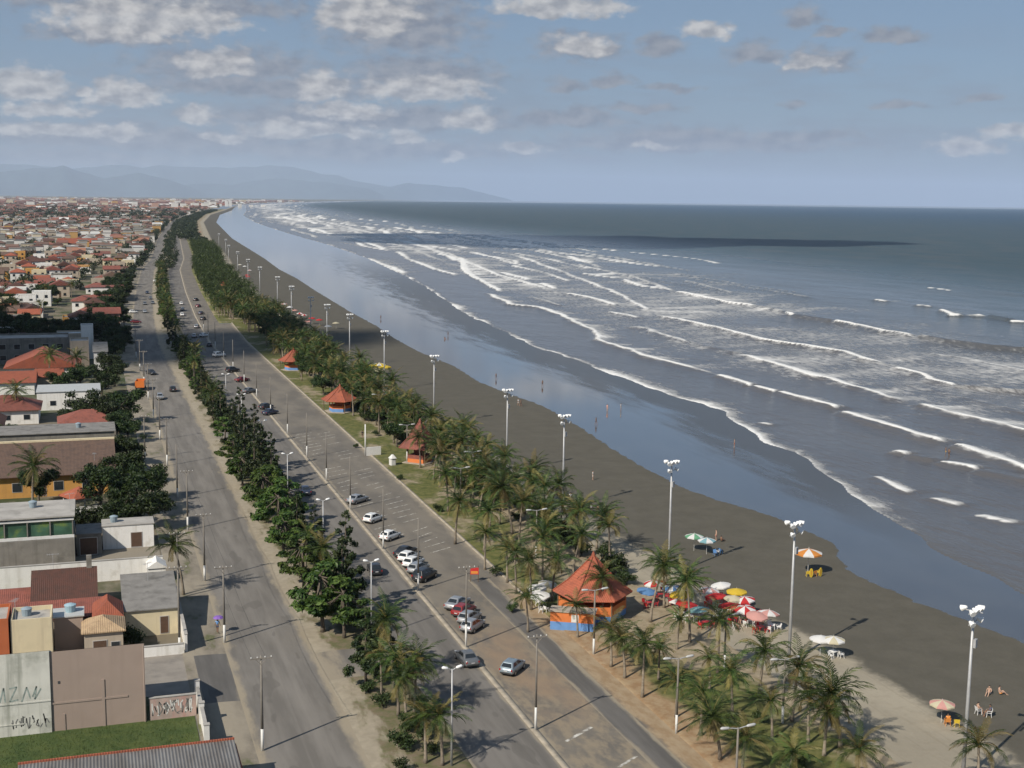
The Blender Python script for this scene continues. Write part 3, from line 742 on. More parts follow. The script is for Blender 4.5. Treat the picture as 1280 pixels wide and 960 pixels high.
def leafclump_crown(name, seed, mats, blobs, nleaf, size, flat=0.0, drop=.0):
    """leaves scattered through a set of ellipsoids, denser towards their shells"""
    r = np.random.RandomState(seed); vs = []; fs = []; mi = []
    tot = sum(b[3]*b[4]*b[5] for b in blobs)
    for (bx, by, bz, sx, sy, sz) in blobs:
        n = max(12, int(nleaf*(sx*sy*sz)/tot))
        d = r.normal(size=(n, 3)); d /= np.linalg.norm(d, axis=1)[:, None]
        rad = r.rand(n)**.33*(.65+.35*r.rand(n)); rad *= 1+.22*np.sin(d[:, 0]*7+bx*3)*np.sin(d[:, 1]*6+by)*np.cos(d[:, 2]*5)
        c = d*rad[:, None]*np.array([sx, sy, sz])+np.array([bx, by, bz])
        nr = d+r.normal(size=(n, 3))*.7; nr[:, 2] += flat; nr /= np.linalg.norm(nr, axis=1)[:, None]
        t = np.cross(nr, r.normal(size=(n, 3))); t /= np.linalg.norm(t, axis=1)[:, None]; u = np.cross(nr, t)
        s = size*(.6+.8*r.rand(n))[:, None]
        b0 = len(vs)
        q = np.stack([c-t*s*.9, c-u*s*.45+t*s*.1, c+t*s*.9-nr*s*.2, c+u*s*.45+t*s*.1], 1).reshape(-1, 3)
        vs.extend(map(tuple, q)); fs.extend((b0+4*i, b0+4*i+1, b0+4*i+2, b0+4*i+3) for i in range(n))
    mb = MB(); mb.v = vs; mb.f = fs; mb.m = [0]*len(fs)
    return mb.build(name, mats)
def limbs(seed, h, blobs, r0, name='trunk', mat='bark'):
    r = random.Random(seed); mb = MB(); top = Vector((r.uniform(-.2, .2), r.uniform(-.2, .2), h))
    mb.tube([(0, 0, -.1), (0, 0, h*.1), top*.55, top], [r0*1.4, r0*1.05, r0*.9, r0*.7], 8)
    for b in blobs:
        c = Vector(b[:3]); mid = top.lerp(c, .5)+Vector((r.uniform(-.2, .2), r.uniform(-.2, .2), -.1))
        mb.tube([top-Vector((0, 0, .2)), mid, c], [r0*.5, r0*.3, r0*.08], 5)
    return mb.build(name, M[mat], smooth=True)

def unlink(*os_):
    for o in os_: COL.objects.unlink(o)

PALMS = []
for i, (h, lean) in enumerate(((4.6, .5), (5.4, 1.2), (6.2, .4), (3.6, .35), (7.0, 1.5), (5.0, .2))):
    c = palm_crown(100+i, (21, 24, 22, 19, 25, 20)[i], (3.2, 3.4, 3.5, 2.9, 3.4, 3.1)[i], (4, 6, 5, 3, 7, 2)[i]); t, top = palm_trunk(200+i, h, lean)
    c.location = top; unlink(c, t); PALMS.append((c, t, h))
def inst(o, parent):
    c = o.copy(); COL.objects.link(c); c.parent = parent; return c
def put_palm(x, y, h=None, k=0, rz=None, label=None, group='coconut palms', z=0.05, wide=1.0, name='palm_tree', cat='palm tree'):
    c, t, hh = PALMS[k % len(PALMS)]
    e = empty(name, (x, y, z), rnd.uniform(0, 6.28) if rz is None else rz, label, cat, group)
    s = 1.0 if h is None else h/hh
    tt = inst(t, e); tt.scale = (wide*1.0, wide*1.0, s)
    cc = inst(c, e); cc.location = (c.location.x*wide, c.location.y*wide, c.location.z*s)
    cc.scale = (wide, wide, wide); cc.rotation_euler = (rnd.uniform(-.08, .08), rnd.uniform(-.08, .08), rnd.uniform(0, 6.28))
    return e

BROADS = []
def rblobs(seed, n, rad, z0, z1, s0, s1, flat=.75):
    r = random.Random(seed); out = [(0, 0, (z0+z1)/2, s1*1.15, s1*1.15, s1*flat)]
    for i in range(n):
        a = i*2.4+r.uniform(-.4, .4); d = rad*r.uniform(.55, 1.0); s = r.uniform(s0, s1)
        out.append((d*math.cos(a), d*math.sin(a), r.uniform(z0, z1), s, s*r.uniform(.8, 1.1), s*flat*r.uniform(.8, 1.1)))
    return out
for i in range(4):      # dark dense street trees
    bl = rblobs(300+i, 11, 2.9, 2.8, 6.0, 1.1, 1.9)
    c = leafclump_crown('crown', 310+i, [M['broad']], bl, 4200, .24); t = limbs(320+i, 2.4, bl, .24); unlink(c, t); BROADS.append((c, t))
ALM = []
for i in range(3):      # sea almond: flat tiers of bright big leaves
    r = random.Random(340+i); bl = []
    for tier, (z, R_) in enumerate(((2.3, 2.7), (3.4, 2.3), (4.5, 1.5), (5.3, .7))):
        n = max(1, int(R_*2.6))
        for q in range(n):
            a = q*6.28/n+tier+r.uniform(-.3, .3); d = R_*r.uniform(.55, .95); s = r.uniform(.7, 1.1)
            bl.append((d*math.cos(a), d*math.sin(a), z+r.uniform(-.2, .2), s, s, .36))
    c = leafclump_crown('crown', 350+i, [M['almond']], bl, 2600, .24, flat=1.2); t = limbs(360+i, 4.6, bl, .16); unlink(c, t); ALM.append((c, t))
PINES = []
for i in range(3):      # casuarina: narrow ragged cone
    r = random.Random(370+i); bl = []; H_ = (9, 8, 10)[i]
    for q in range(26):
        t_ = (q+.5)/26; a = q*2.4+r.uniform(-.5, .5); R_ = 1.75*(1-t_)**.8*r.uniform(.6, 1.05)+.1
        s = .75*(1-.65*t_)*r.uniform(.8, 1.2)
        bl.append((R_*math.cos(a), R_*math.sin(a), 1.2+t_*(H_-1.4)+.3*R_, s, s, s*.9))
    c = leafclump_crown('crown', 380+i, [M['pine']], bl, 3000, .20, flat=-.3)
    mb = MB(); mb.tube([(0, 0, -.1), (0, .05, H_*.5), (0, 0, H_-.2)], [.16, .10, .02], 7); t = mb.build('trunk', M['bark'], smooth=True); unlink(c, t); PINES.append((c, t, H_))
SHRUBS = []
for i in range(2):
    bl = rblobs(395+i, 6, .8, .5, 1.2, .45, .75); c = leafclump_crown('foliage', 396+i, [M['shrub']], bl, 900, .13)
    mb = MB()
    for q in range(4): mb.tube([(0, 0, 0), (.2*math.cos(q*1.6), .2*math.sin(q*1.6), .4), (.5*math.cos(q*1.6), .5*math.sin(q*1.6), .9)], [.04, .03, .01], 5)
    t = mb.build('stem', M['bark']); unlink(c, t); SHRUBS.append((c, t))
def put_tree(kind, x, y, s=1.0, sz=None, label=None, group=None, z=0.05, k=None):
    src = {'broad': BROADS, 'almond': ALM, 'pine': PINES, 'shrub': SHRUBS}[kind]
    nm, cat = {'broad': ('leafy_tree', 'tree'), 'almond': ('almond_tree', 'tree'), 'pine': ('casuarina_tree', 'tree'), 'shrub': ('shrub', 'shrub')}[kind]
    q = src[rnd.randrange(len(src)) if k is None else k % len(src)]
    e = empty(nm, (x, y, z), rnd.uniform(0, 6.28), label, cat, group); e.scale = (s, s, sz or s)
    inst(q[1], e); inst(q[0], e); return e
# ------------------------------------------------------------------ vehicles
CP = {}
def paint(name, col, metal=.0):
    mt, nt, b = newmat(name)
    b.inputs['Base Color'].default_value = (*col, 1); b.inputs['Roughness'].default_value = .35; b.inputs['Metallic'].default_value = metal
    b.inputs['Coat Weight'].default_value = .6; b.inputs['Coat Roughness'].default_value = .08
    return mt
for nme, col, me_ in (('white', (.72, .72, .70), 0), ('silver', (.38, .39, .40), .5), ('grey', (.17, .175, .18), .4), ('black', (.018, .018, .02), 0), ('red', (.22, .018, .018), 0),
                      ('darkred', (.14, .012, .014), 0), ('blue', (.30, .36, .40), .5), ('navy', (.03, .04, .07), .2), ('orange', (.6, .16, .03), 0), ('yellow', (.65, .42, .05), 0), ('beige', (.45, .41, .34), .2)):
    CP[nme] = paint('car_paint_'+nme, col, me_)
M['tyre'] = plain('tyre_rubber', (.022, .022, .022), .9, .1, 4)
M['rim'] = plain('wheel_rim', (.42, .42, .43), .35, .05, 4, metal=.8)
M['bumper'] = plain('black_plastic', (.03, .03, .03), .7, .1, 4)
M['lampred'] = plain('tail_lamp_red', (.30, .015, .012), .25, .05, 4)
M['headl'] = plain('head_lamp_clear', (.62, .64, .66), .12, .05, 4)
M['plate'] = plain('plate_grey', (.5, .5, .5), .5, .03, 3)
def rrect(y0, y1, hw, z, rc, n=3):
    pts = []
    for cx, cy, a0 in ((hw-rc, y1-rc, 0), (-hw+rc, y1-rc, 90), (-hw+rc, y0+rc, 180), (hw-rc, y0+rc, 270)):
        for i in range(n+1):
            a = RAD(a0+90*i/n); pts.append((cx+rc*math.cos(a), cy+rc*math.sin(a), z))
    return pts
def car_proto(kind):
    L_, W, H_, rb, rt, ft, fb, hood = {'hatch': (3.85, 1.66, 1.47, -1.80, -1.42, .10, .98, .90), 'sedan': (4.35, 1.70, 1.44, -1.50, -.98, .22, 1.02, .90),
                                       'suv': (4.25, 1.80, 1.68, -2.02, -1.80, .15, .95, 1.02), 'pickup': (4.6, 1.72, 1.55, -.62, -.45, .30, 1.1, .98)}[kind]
    b = L_/2; hw = W/2; belt = .95 if kind != 'suv' else 1.05
    e = bpy.data.objects.new('parked_car', None)
    mb = MB()
    tr = {'hatch': belt, 'suv': belt, 'sedan': belt+.02, 'pickup': belt}[kind]
    st = [(-b, hw*.80, .42, .66), (-b+.06, hw*.93, .32, tr-.05), (-b+.35, hw*.985, .24, tr), (-b*.45, hw, .21, belt), (b*.25, hw, .21, belt-.02), (b*.45, hw*.99, .22, hood+.02), (b*.75, hw*.96, .25, hood-.07), (b-.10, hw*.86, .32, hood-.20), (b, hw*.70, .42, .56)]
    rings = []
    for y, w_, zl, zt in st:
        zm = zl+(zt-zl)*.55
        h = [(w_*.82, zl), (w_*.97, zl+.10), (w_, zm), (w_*.97, zt-.08), (w_*.86, zt), (w_*.4, zt+.03)]
        ring = [(x, y, z) for x, z in h]+[(-x, y, z) for x, z in reversed(h)]
        rings.append(ring)
    mb.loft(rings); body = mb.build('body', CP['white'], e, smooth=True)
    # cabin
    hb, hr = hw*.90, hw*.70
    mb = MB(); mb.loft([rrect(rb, fb, hb, belt-.06, .12), rrect(rb+.02, fb-.03, hb*.985, belt+.03, .12), rrect(rt, ft, hr, H_-.07, .14), rrect(rt+.10, ft-.10, hr*.88, H_-.015, .14), rrect(rt+.3, ft-.3, hr*.5, H_+.012, .1)])
    cab = mb.build('cabin', CP['white'], e, smooth=False)
    # glass, 8 mm proud of the cabin skin
    z0, z1 = belt+.05, H_-.12
    def wl(f): return hb*.985+(hr-hb*.985)*f
    def yr(f): return rb+.02+(rt-rb-.02)*f
    def yf(f): return fb-.03+(ft-fb+.03)*f
    f0, f1 = .03/(H_-.1-belt), (z1-belt-.03)/(H_-.1-belt)
    def quad(name, pts, off):
        o_ = Vector(off); p = [Vector(q)+o_ for q in pts]; mb = MB()
        mb.add(p, [(0, 1, 2, 3)]); return mb.build(name, M['glass'], e)
    i0, i1 = .12, .13
    quad('windscreen', [(-wl(f0)+i0, yf(f0), z0), (wl(f0)-i0, yf(f0), z0), (wl(f1)-i1, yf(f1), z1), (-wl(f1)+i1, yf(f1), z1)], (0, .012, .012))
    quad('rear_window', [(wl(f0)-i0, yr(f0), z0), (-wl(f0)+i0, yr(f0), z0), (-wl(f1)+i1, yr(f1), z1), (wl(f1)-i1, yr(f1), z1)], (0, -.012, .012))
    for s in (-1, 1):
        cuts = [(.16, .52), (.55, .93)] if kind != 'pickup' else [(.2, .9)]
        for a, c in cuts:
            pts = []
            for t, f, z in ((a, f0, z0), (c, f0, z0), (c if c < .9 else .86, f1, z1), (a if a > .2 else .24, f1, z1)):
                yy = yr(f)+(yf(f)-yr(f))*t; pts.append((s*wl(f), yy, z))
            if s < 0: pts.reverse()
            quad('side_window', pts, (s*.012, 0, .004))
    for s in (-1, 1):
        for y in (-b+.78, b-.78):
            mb = MB(); R_, w_ = .31, .19; n = 16; prof = [(-w_/2, R_*.62), (-w_/2, R_*.93), (-w_/2+.03, R_), (w_/2-.03, R_), (w_/2, R_*.93), (w_/2, R_*.62)]
            mb.loft([[(x, rr*math.cos(6.2832*k/n), rr*math.sin(6.2832*k/n)) for k in range(n)] for x, rr in prof])
            wh = mb.build('wheel', M['tyre'], e, smooth=False, loc=(s*(hw-.085), y, .31))
            mb = MB(); mb.loft([[(s*(w_/2+d), rr*math.cos(6.2832*k/n), rr*math.sin(6.2832*k/n)) for k in range(n)] for d, rr in ((-.05, .2), (.004, .19), (.012, .06), (.012, .01))]); mb.build('rim', M['rim'], wh)
        mb = MB(); mb.box(s*hw*.60-.13, s*hw*.60+.13, b-.145, b-.03, hood-.32, hood-.20); mb.build('headlight', M['headl'], e)
        mb = MB(); zt_ = belt-.05 if kind == 'suv' else belt-.12; mb.box(s*hw*.80-.09, s*hw*.80+.09, -b+.015, -b+.12, zt_-.20, zt_+.02); mb.build('tail_light', M['lampred'], e)
        mb = MB(); mb.box(s*(hw+.01)-.06, s*(hw+.01)+.06, fb-.32, fb-.22, belt, belt+.12); mb.build('mirror', M['bumper'], e)
    for nm_, y in (('front_bumper', b-.06), ('rear_bumper', -b-.02)):
        mb = MB(); mb.box(-hw*.78, hw*.78, y, y+.08, .34, .50); mb.build(nm_, M['bumper'], e)
    mb = MB(); mb.box(-.2, .2, -b-.035, -b-.024, .62, .73); mb.build('number_plate', M['plate'], e)
    if kind == 'pickup':
        mb = MB(); mb.box(-hw*.86, hw*.86, -b+.15, rb-.08, belt-.02, belt+.045); mb.build('cargo_cover', M['bumper'], e)
    for ch in e.children:
        for q in list(ch.children)+[ch]: COL.objects.unlink(q)
    return e
CARS = {k_: car_proto(k_) for k_ in ('hatch', 'sedan', 'suv', 'pickup')}
CARN = []
def put_car(kind, colr, x, y, head, label, group='cars', name='parked_car', full=True, cat='car'):
    """head: degrees from the avenue direction (+Y) towards the sea"""
    src = CARS[kind]; c = src.copy(); c.name = name; COL.objects.link(c); c.location = (x, y, .012); c.rotation_euler = (0, 0, -RAD(head))
    tag(c, label, cat, group)
    for ch in src.children:
        d = ch.copy(); COL.objects.link(d); d.parent = c
        if ch.name.split('.')[0] in ('body', 'cabin'):
            d.material_slots[0].link = 'OBJECT'; d.material_slots[0].material = CP[colr]
        for g in ch.children:
            q = g.copy(); COL.objects.link(q); q.parent = d
    return c
G1, G2 = 'cars parked in the beachfront lot', 'cars on the avenues'
def pc(px, py, kind, colr, head, label, group=G1, name='parked_car', cat='car'):
    p = at(px, py); return put_car(kind, colr, p.x, p.y, head, label, group, name, cat=cat)
pc(641, 839, 'hatch', 'blue', 42, 'silver blue hatchback parked alone nearest the camera in the sandy lot')
pc(583, 828, 'sedan', 'grey', -3, 'grey sedan standing on the kerb line just below the foremost parked row', G2)
pc(591, 787, 'hatch', 'silver', 45, 'pale silver hatchback at the near end of the row of four with the red car')
pc(587, 777, 'hatch', 'silver', 45, 'silver hatchback between the red car and the pale silver end car')
pc(580, 768, 'hatch', 'red', 47, 'bright red hatchback squeezed between silver cars in the row of four')
pc(572, 759, 'sedan', 'silver', 45, 'silver sedan at the far end of the row of four, beside the red car')
pc(531, 724, 'suv', 'black', 45, 'black off-roader at the near end of the row of five')
pc(523, 715, 'hatch', 'silver', 45, 'silver hatchback next to the black off-roader in the row of five')
pc(517, 707.5, 'hatch', 'white', 45, 'white hatchback in the middle of the row of five')
pc(511, 700.5, 'hatch', 'white', 45, 'white hatchback beside the black sedan at the far end of the row of five')
pc(507, 694, 'sedan', 'black', 45, 'black sedan at the far end of the row of five')
pc(488, 674, 'hatch', 'white', 48, 'white hatchback parked alone, the nearer of two lone white ones')
pc(467, 652, 'hatch', 'white', 48, 'white hatchback parked alone, the farther of two lone white ones')
pc(447, 628, 'sedan', 'silver', 50, 'silver sedan with dark cabin beside a dark pole in the lot')
pc(468, 716, 'hatch', 'black', 2, 'black hatchback driving up the avenue beside the median', G2, 'moving_car')
pc(381, 617, 'sedan', 'navy', 0, 'dark blue sedan on the avenue beside tall casuarinas', G2, 'moving_car')
pc(338, 518, 'sedan', 'navy', 50, 'dark blue sedan at the near end of the parked line beyond the worn bay markings')
pc(333, 511, 'hatch', 'black', 50, 'black hatchback just behind the dark blue sedan at the near end of the parked line')
pc(312, 491, 'sedan', 'grey', 52, 'grey sedan between the dark red car and the two dark cars')
pc(303, 477, 'sedan', 'darkred', 55, 'dark red sedan in the parked line near the orange-roofed huts')
pc(291, 465, 'suv', 'black', 55, 'black car between the dark red sedan and a white car')
pc(274, 446, 'suv', 'white', 60, 'white car at the far end of the parked line where the cloud shadow starts')
pc(262, 433, 'hatch', 'black', 10, 'dark car standing in the cloud shadow at the crossing', G2)
pc(200, 499, 'hatch', 'silver', 178, 'silver car driving down the left road past the orange truck', G2, 'moving_car')
pc(189, 468, 'sedan', 'black', 160, 'black car crossing the left road near the cloud shadow', G2, 'moving_car')
pc(216, 489, 'hatch', 'black', 0, 'black car pulled up on the sandy median of the left road', G2)
fy = [(245, 376, 'black', 'sedan', 25), (248, 384, 'darkred', 'hatch', 25), (251.5, 393, 'navy', 'sedan', 25), (254, 400, 'black', 'hatch', 25), (226.5, 381, 'white', 'hatch', 0), (228, 388, 'silver', 'hatch', 0), (227.5, 395, 'white', 'sedan', 0),
      (203, 382, 'white', 'hatch', 180), (203.5, 390, 'grey', 'sedan', 180), (195.5, 352.5, 'white', 'hatch', 90), (184, 367, 'navy', 'sedan', 180), (188, 374, 'grey', 'sedan', 180), (191, 380, 'grey', 'hatch', 180), (181, 381, 'grey', 'hatch', 180), (166.5, 391.5, 'white', 'hatch', 80), (181, 391, 'silver', 'sedan', 180), (161, 402, 'black', 'sedan', 180), (170, 404, 'darkred', 'sedan', 90), (243, 422, 'silver', 'hatch', 10), (255, 421, 'white', 'hatch', 40), (246, 410, 'silver', 'hatch', 15)]
FL = ['black sedan first from the far end of the dark parked file beyond the crossing', 'dark red hatchback second from the far end of the dark parked file', 'dark blue sedan third from the far end of the dark parked file', 'black hatchback at the near end of the dark parked file beyond the crossing',
      'white hatchback at the far end of three pale cars along the median', 'silver hatchback in the middle of three pale cars along the median', 'white sedan at the near end of three pale cars along the median',
      'white hatchback on the left road beside the median hedge', 'grey sedan behind the white hatchback beside the median hedge', 'white hatchback turning across the left road far away', 'dark blue sedan at the far end of cars on the left road', 'grey sedan second among the distant cars on the left road',
      'grey hatchback nearest the median among distant cars on the left road', 'grey hatchback at the verge among distant cars on the left road', 'white hatchback shining in the sun at the side street corner', 'silver sedan coming down the left road just before the crossing', 'black sedan in the shade of roadside trees by the side street', 'dark red sedan at the side street mouth before the crossing',
      'silver hatchback at the crossing just before the cloud shadow', 'white hatchback parked at the kerb beside the cloud shadow', 'silver hatchback halfway between the crossing and the dark parked file']
for (px, py, cl, kd, hd), lb in zip(fy, FL): pc(px, py, kd, cl, hd, lb, G2)
# little orange truck at the roadside
def truck(px, py):
    p = at(px, py); e = empty('parked_truck', (p.x, p.y, .11), RAD(-8), 'orange truck with a yellow cab parked on the left roadside', 'truck', None)
    mb = MB(); mb.loft([[(x, y, z) for x, y in ((-1.0, a), (1.0, a), (1.0, b_), (-1.0, b_))] for z, a, b_ in ((.6, 1.5, 3.1), (1.4, 1.5, 3.15), (2.3, 1.55, 2.75), (2.4, 1.65, 2.6))]); mb.build('cab', CP['yellow'], e)
    mb = MB(); mb.add([(-.8, 3.13, 1.45), (.8, 3.13, 1.45), (.72, 2.83, 2.2), (-.72, 2.83, 2.2)], [(0, 1, 2, 3)]); mb.build('windscreen', M['glass'], e)
    mb = MB(); mb.box(-1.15, 1.15, -2.6, 1.4, .8, .95); mb.box(-1.15, -1.07, -2.6, 1.4, .95, 2.5); mb.box(1.07, 1.15, -2.6, 1.4, .95, 2.5); mb.box(-1.07, 1.07, -2.6, -2.52, .95, 2.5); mb.box(-1.07, 1.07, 1.32, 1.4, .95, 2.6)
    mb.build('cargo_bed', CP['orange'], e)
    mb = MB(); mb.box(-.5, .5, -2.5, 2.9, .5, .8); mb.build('chassis', M['bumper'], e)
    for s in (-1, 1):
        for y in (-1.6, 2.3):
            mb = MB(); n = 14; mb.loft([[(x, rr*math.cos(6.2832*k/n), rr*math.sin(6.2832*k/n)) for k in range(n)] for x, rr in ((-.14, .25), (-.14, .46), (.14, .46), (.14, .25))]); mb.build('wheel', M['tyre'], e, loc=(s*.95, y, .46))
truck(176, 487)

# ------------------------------------------------------------------ poles, lamps, masts
def crossarm_pole(x, y, h, label, group, white=2.0, arms=1, arm_a=0.0, lamp=None, z=.1, cat='utility pole', slim=1.0):
    e = empty('utility_pole', (x, y, z), arm_a, label, cat, group)
    mb = MB(); mb.tube([(0, 0, -.2), (0, 0, white)], [.155*slim, .143*slim], 10); mb.build('painted_base', M['whitepaint'], e, smooth=True)
    mb = MB(); mb.tube([(0, 0, white), (0, 0, h)], [.14*slim, .085*slim], 10); mb.build('shaft', M['pole'], e, smooth=True)
    for k_ in range(arms):
        zz = h-.25-.7*k_
        mb = MB(); mb.box(-1.0, 1.0, -.16, -.06, zz-.06, zz+.06); mb.tube([(-.55, -.1, zz), (0, -.1, zz-.6)], .025, 5); mb.tube([(.55, -.1, zz), (0, -.1, zz-.6)], .025, 5)
        ca = mb.build('crossarm', M['pole'], e)
        for xx in (-.9, -.35, .35, .9):
            mb = MB(); mb.tube([(xx, -.11, zz+.05), (xx, -.11, zz+.12), (xx, -.11, zz+.2)], [.03, .06, .035], 6); mb.build('insulator', M['whitepaint'], ca)
    if lamp:
        mb = MB(); a = lamp; mb.tube([(0, 0, h*.78), (math.cos(a)*.9, math.sin(a)*.9, h*.83), (math.cos(a)*2.3, math.sin(a)*2.3, h*.86)], [.04, .04, .035], 6); la = mb.build('lamp_arm', M['metal'], e)
        mb = MB(); c = Vector((math.cos(a)*2.6, math.sin(a)*2.6, h*.86)); d = Vector((math.cos(a), math.sin(a), .12)).normalized()
        mb.tube([c-d*.4, c-d*.25, c+d*.2, c+d*.4], [.05, .13, .14, .05], 8); mb.build('lamp_head', M['lampwhite'], e, smooth=True)
    return e
ords = ['first', 'second', 'third', 'fourth', 'fifth', 'sixth', 'seventh', 'eighth', 'ninth', 'tenth', 'eleventh', 'twelfth', 'thirteenth', 'fourteenth', 'fifteenth', 'sixteenth', 'seventeenth', 'eighteenth', 'nineteenth', 'twentieth']
# left roadside poles
for i, (x, y, h, am, lm) in enumerate(((13.6, 112.2, 9.0, 1, None), (13.2, 142.3, 8.9, 1, None), (13.1, 167, 9.0, 1, None), (12.9, 194, 9.2, 1, None), (12.8, 216, 9, 0, None), (12.7, 243, 9, 1, None), (12.8, 270, 9, 1, None), (12.8, 297, 9, 1, None), (12.9, 325, 9, 1, None), (13, 352, 9, 1, None), (13, 380, 9, 1, None), (13, 410, 9, 1, None))):
    if i == 0: h = 8.95
    crossarm_pole(x, y, h, f'concrete power pole with white base on the left roadside, {ords[i]} from the near end', 'power poles along the left road', am and 2.0 or 1.6, am, lamp=(0.0 if i in (0,) else None))
for i, (x, y, h) in enumerate(((8.2, 141.2, 9.6), (9.3, 160, 8.6), (9.0, 250, 8.5))):
    crossarm_pole(x, y, h, ('power pole standing in the forecourt of the grey-roofed house', 'power pole beside the roadside coconut palm', 'power pole at the hedge of the ochre house')[i], 'power poles beside houses', 1.4, 1)
LP_ = [(13.6, 112.2), (13.2, 142.3), (13.1, 167), (12.9, 194), (12.8, 216), (12.7, 243), (12.8, 270), (12.8, 297), (12.9, 325)]
M['cable'] = plain('cable_black', (.02, .02, .02), .7, .05, 2)
for (xa, ya), (xb, yb) in zip(LP_, LP_[1:]):
    for off in (-.9, .35):
        mb = MB(); n = 8; mb.tube([((xb-xa)*t/n, (yb-ya)*t/n, -1.6*(t/n)*(1-t/n)) for t in range(n+1)], .014, 4)
        tag(mb.build('overhead_cable', M['cable'], loc=(xa+off, ya-.1, 9.0)), 'thin black cable sagging between the power poles of the left road', 'cable', 'overhead cables of the left road')
# kerb poles between avenue and lot
for i, y in enumerate((109.4, 133.2, 155.3, 176, 200.5, 222.5, 244, 269.5, 296, 322, 349, 377, 404, 432, 462, 492)):
    crossarm_pole(39.0+float(bend(y)), y, 9.4 if i < 3 else 8.7, f'pole on the kerb between avenue and lot, {ords[i]} from the near end', 'poles along the kerb', 2.2 if i != 1 else 2.6, 1 if i < 2 else 0, slim=.8)
M['lamptee'] = plain('lamp_head_grey', (.42, .42, .41), .5, .05, 2)
# promenade lamp posts with two white arms
def tee_lamp(x, y, h, label, z=.05):
    e = empty('street_lamp', (x, y, z), 0, label, 'street lamp', 'promenade lamp posts')
    mb = MB(); mb.tube([(0, 0, -.1), (0, 0, 1.8)], [.13, .125], 8); mb.build('painted_base', M['whitepaint'], e, smooth=True)
    mb = MB(); mb.tube([(0, 0, 1.8), (0, 0, h)], [.12, .08], 8); mb.build('post', M['pole'], e, smooth=True)
    for s in (-1, 1):
        mb = MB(); mb.tube([(0, 0, h-.1), (s*.5, 0, h), (s*1.0, 0, h+.05)], .045, 6); am = mb.build('arm', M['metal'], e)
        mb = MB(); mb.tube([(s*.75, 0, h+.03), (s*.9, 0, h+.05), (s*1.45, 0, h+.09), (s*1.6, 0, h+.09)], [.05, .12, .13, .05], 8); mb.build('lamp_head', M['lamptee'], am, smooth=True)
for i, (x, y, h) in enumerate(((48.6, 87.6, 8.0), (51.6, 104.9, 7.4), (63.6, 118.2, 6.2), (52.0, 127.0, 7.4), (62.5, 104, 6.5), (58.5, 165, 7), (56, 195, 7), (61, 205, 7.5), (57, 236, 7), (60, 275, 7))):
    tee_lamp(x, y, h, ['white twin-arm lamp post at the bottom edge beside the cycle path', 'twin-arm lamp post with white base on red earth near the lawn', 'twin-arm lamp post among palms below the parasols', 'twin-arm lamp post in front of the orange kiosk', 'twin-arm lamp post on the lawn among the nearest palms', 'twin-arm lamp post in the grove behind the orange kiosk',
                       'twin-arm lamp post at the lawn edge level with the lone white cars', 'twin-arm lamp post deep in the palm grove', 'twin-arm lamp post beside the red-roofed kiosk', 'twin-arm lamp post in the grove past the white notice wall'][i])
# median lamps
def median_lamp(x, y, h, label):
    e = empty('street_lamp', (x, y, .1), 0, label, 'street lamp', 'grey lamp posts along the median')
    mb = MB(); mb.tube([(0, 0, -.1), (0, 0, h*.5), (0, 0, h)], [.11, .085, .06], 8); mb.build('post', M['metal'], e, smooth=True)
    for s in (-1, 1):
        mb = MB(); mb.tube([(0, 0, h-.15), (s*.25, 0, h+.02), (s*.5, 0, h+.1)], .035, 6); am = mb.build('arm', M['metal'], e)
        mb = MB(); mb.tube([(s*.35, 0, h+.06), (s*.45, 0, h+.1), (s*.85, 0, h+.2), (s*.95, 0, h+.2)], [.05, .13, .14, .05], 8); mb.build('lamp_head', M['lampwhite'], am, smooth=True)
for i, (px, tp) in enumerate(((563, 834), (463, 713), (399, 631), (352, 577), (316, 532), (290, 499), (268, 472))):
    xx = (29.2, 29.4, 29.3, 29.3, 29.3, 29.3, 29.3)[i]
    y = (104, 139, 170, 203, 235, 268, 300)[i]
    median_lamp(xx, y, 9.0, f'grey twin-head lamp post on the median, {ords[i]} from the near end')
# floodlight masts on the sand
def flood_mast(x, y, h, label):
    e = empty('floodlight_mast', (x, y, 0), .55, label, 'floodlight mast', 'floodlight masts on the beach')
    mb = MB(); mb.tube([(0, 0, -.3), (0, 0, h*.5), (0, 0, h)], [.19, .15, .10], 12); mb.build('shaft', M['metal'], e, smooth=True)
    mb = MB(); mb.tube([(-1.1, 0, h+.1), (1.1, 0, h+.1)], .05, 6); mb.tube([(-1.0, 0, h-.9), (1.0, 0, h-.9)], .05, 6); mb.tube([(0, 0, h-.2), (0, 0, h+.35)], .08, 6)
    mb.tube([(0, -.8, h+.1), (0, .8, h+.1)], .05, 6)
    mb.build('lamp_frame', M['metal'], e)
    for (xx, yy, zz, a) in ((-1.0, -.2, h+.25, -.6), (-.35, -.25, h+.3, -.2), (.35, -.25, h+.3, .2), (1.0, -.2, h+.25, .6), (-.9, -.2, h-.75, -.5), (.9, -.2, h-.75, .5), (0, .85, h+.25, 3.1)):
        mb = MB(); d = Vector((math.sin(a), -math.cos(a), -.45)).normalized(); c = Vector((xx, yy, zz))
        mb.tube([c-d*.28, c-d*.1, c+d*.22, c+d*.26], [.10, .18, .28, .28], 10); mb.build('floodlight', M['lampwhite'], e)
    mb = MB(); mb.box(-.22, .22, -.42, -.2, h*.80, h*.80+.75); mb.build('ballast_box', M['metal'], e)
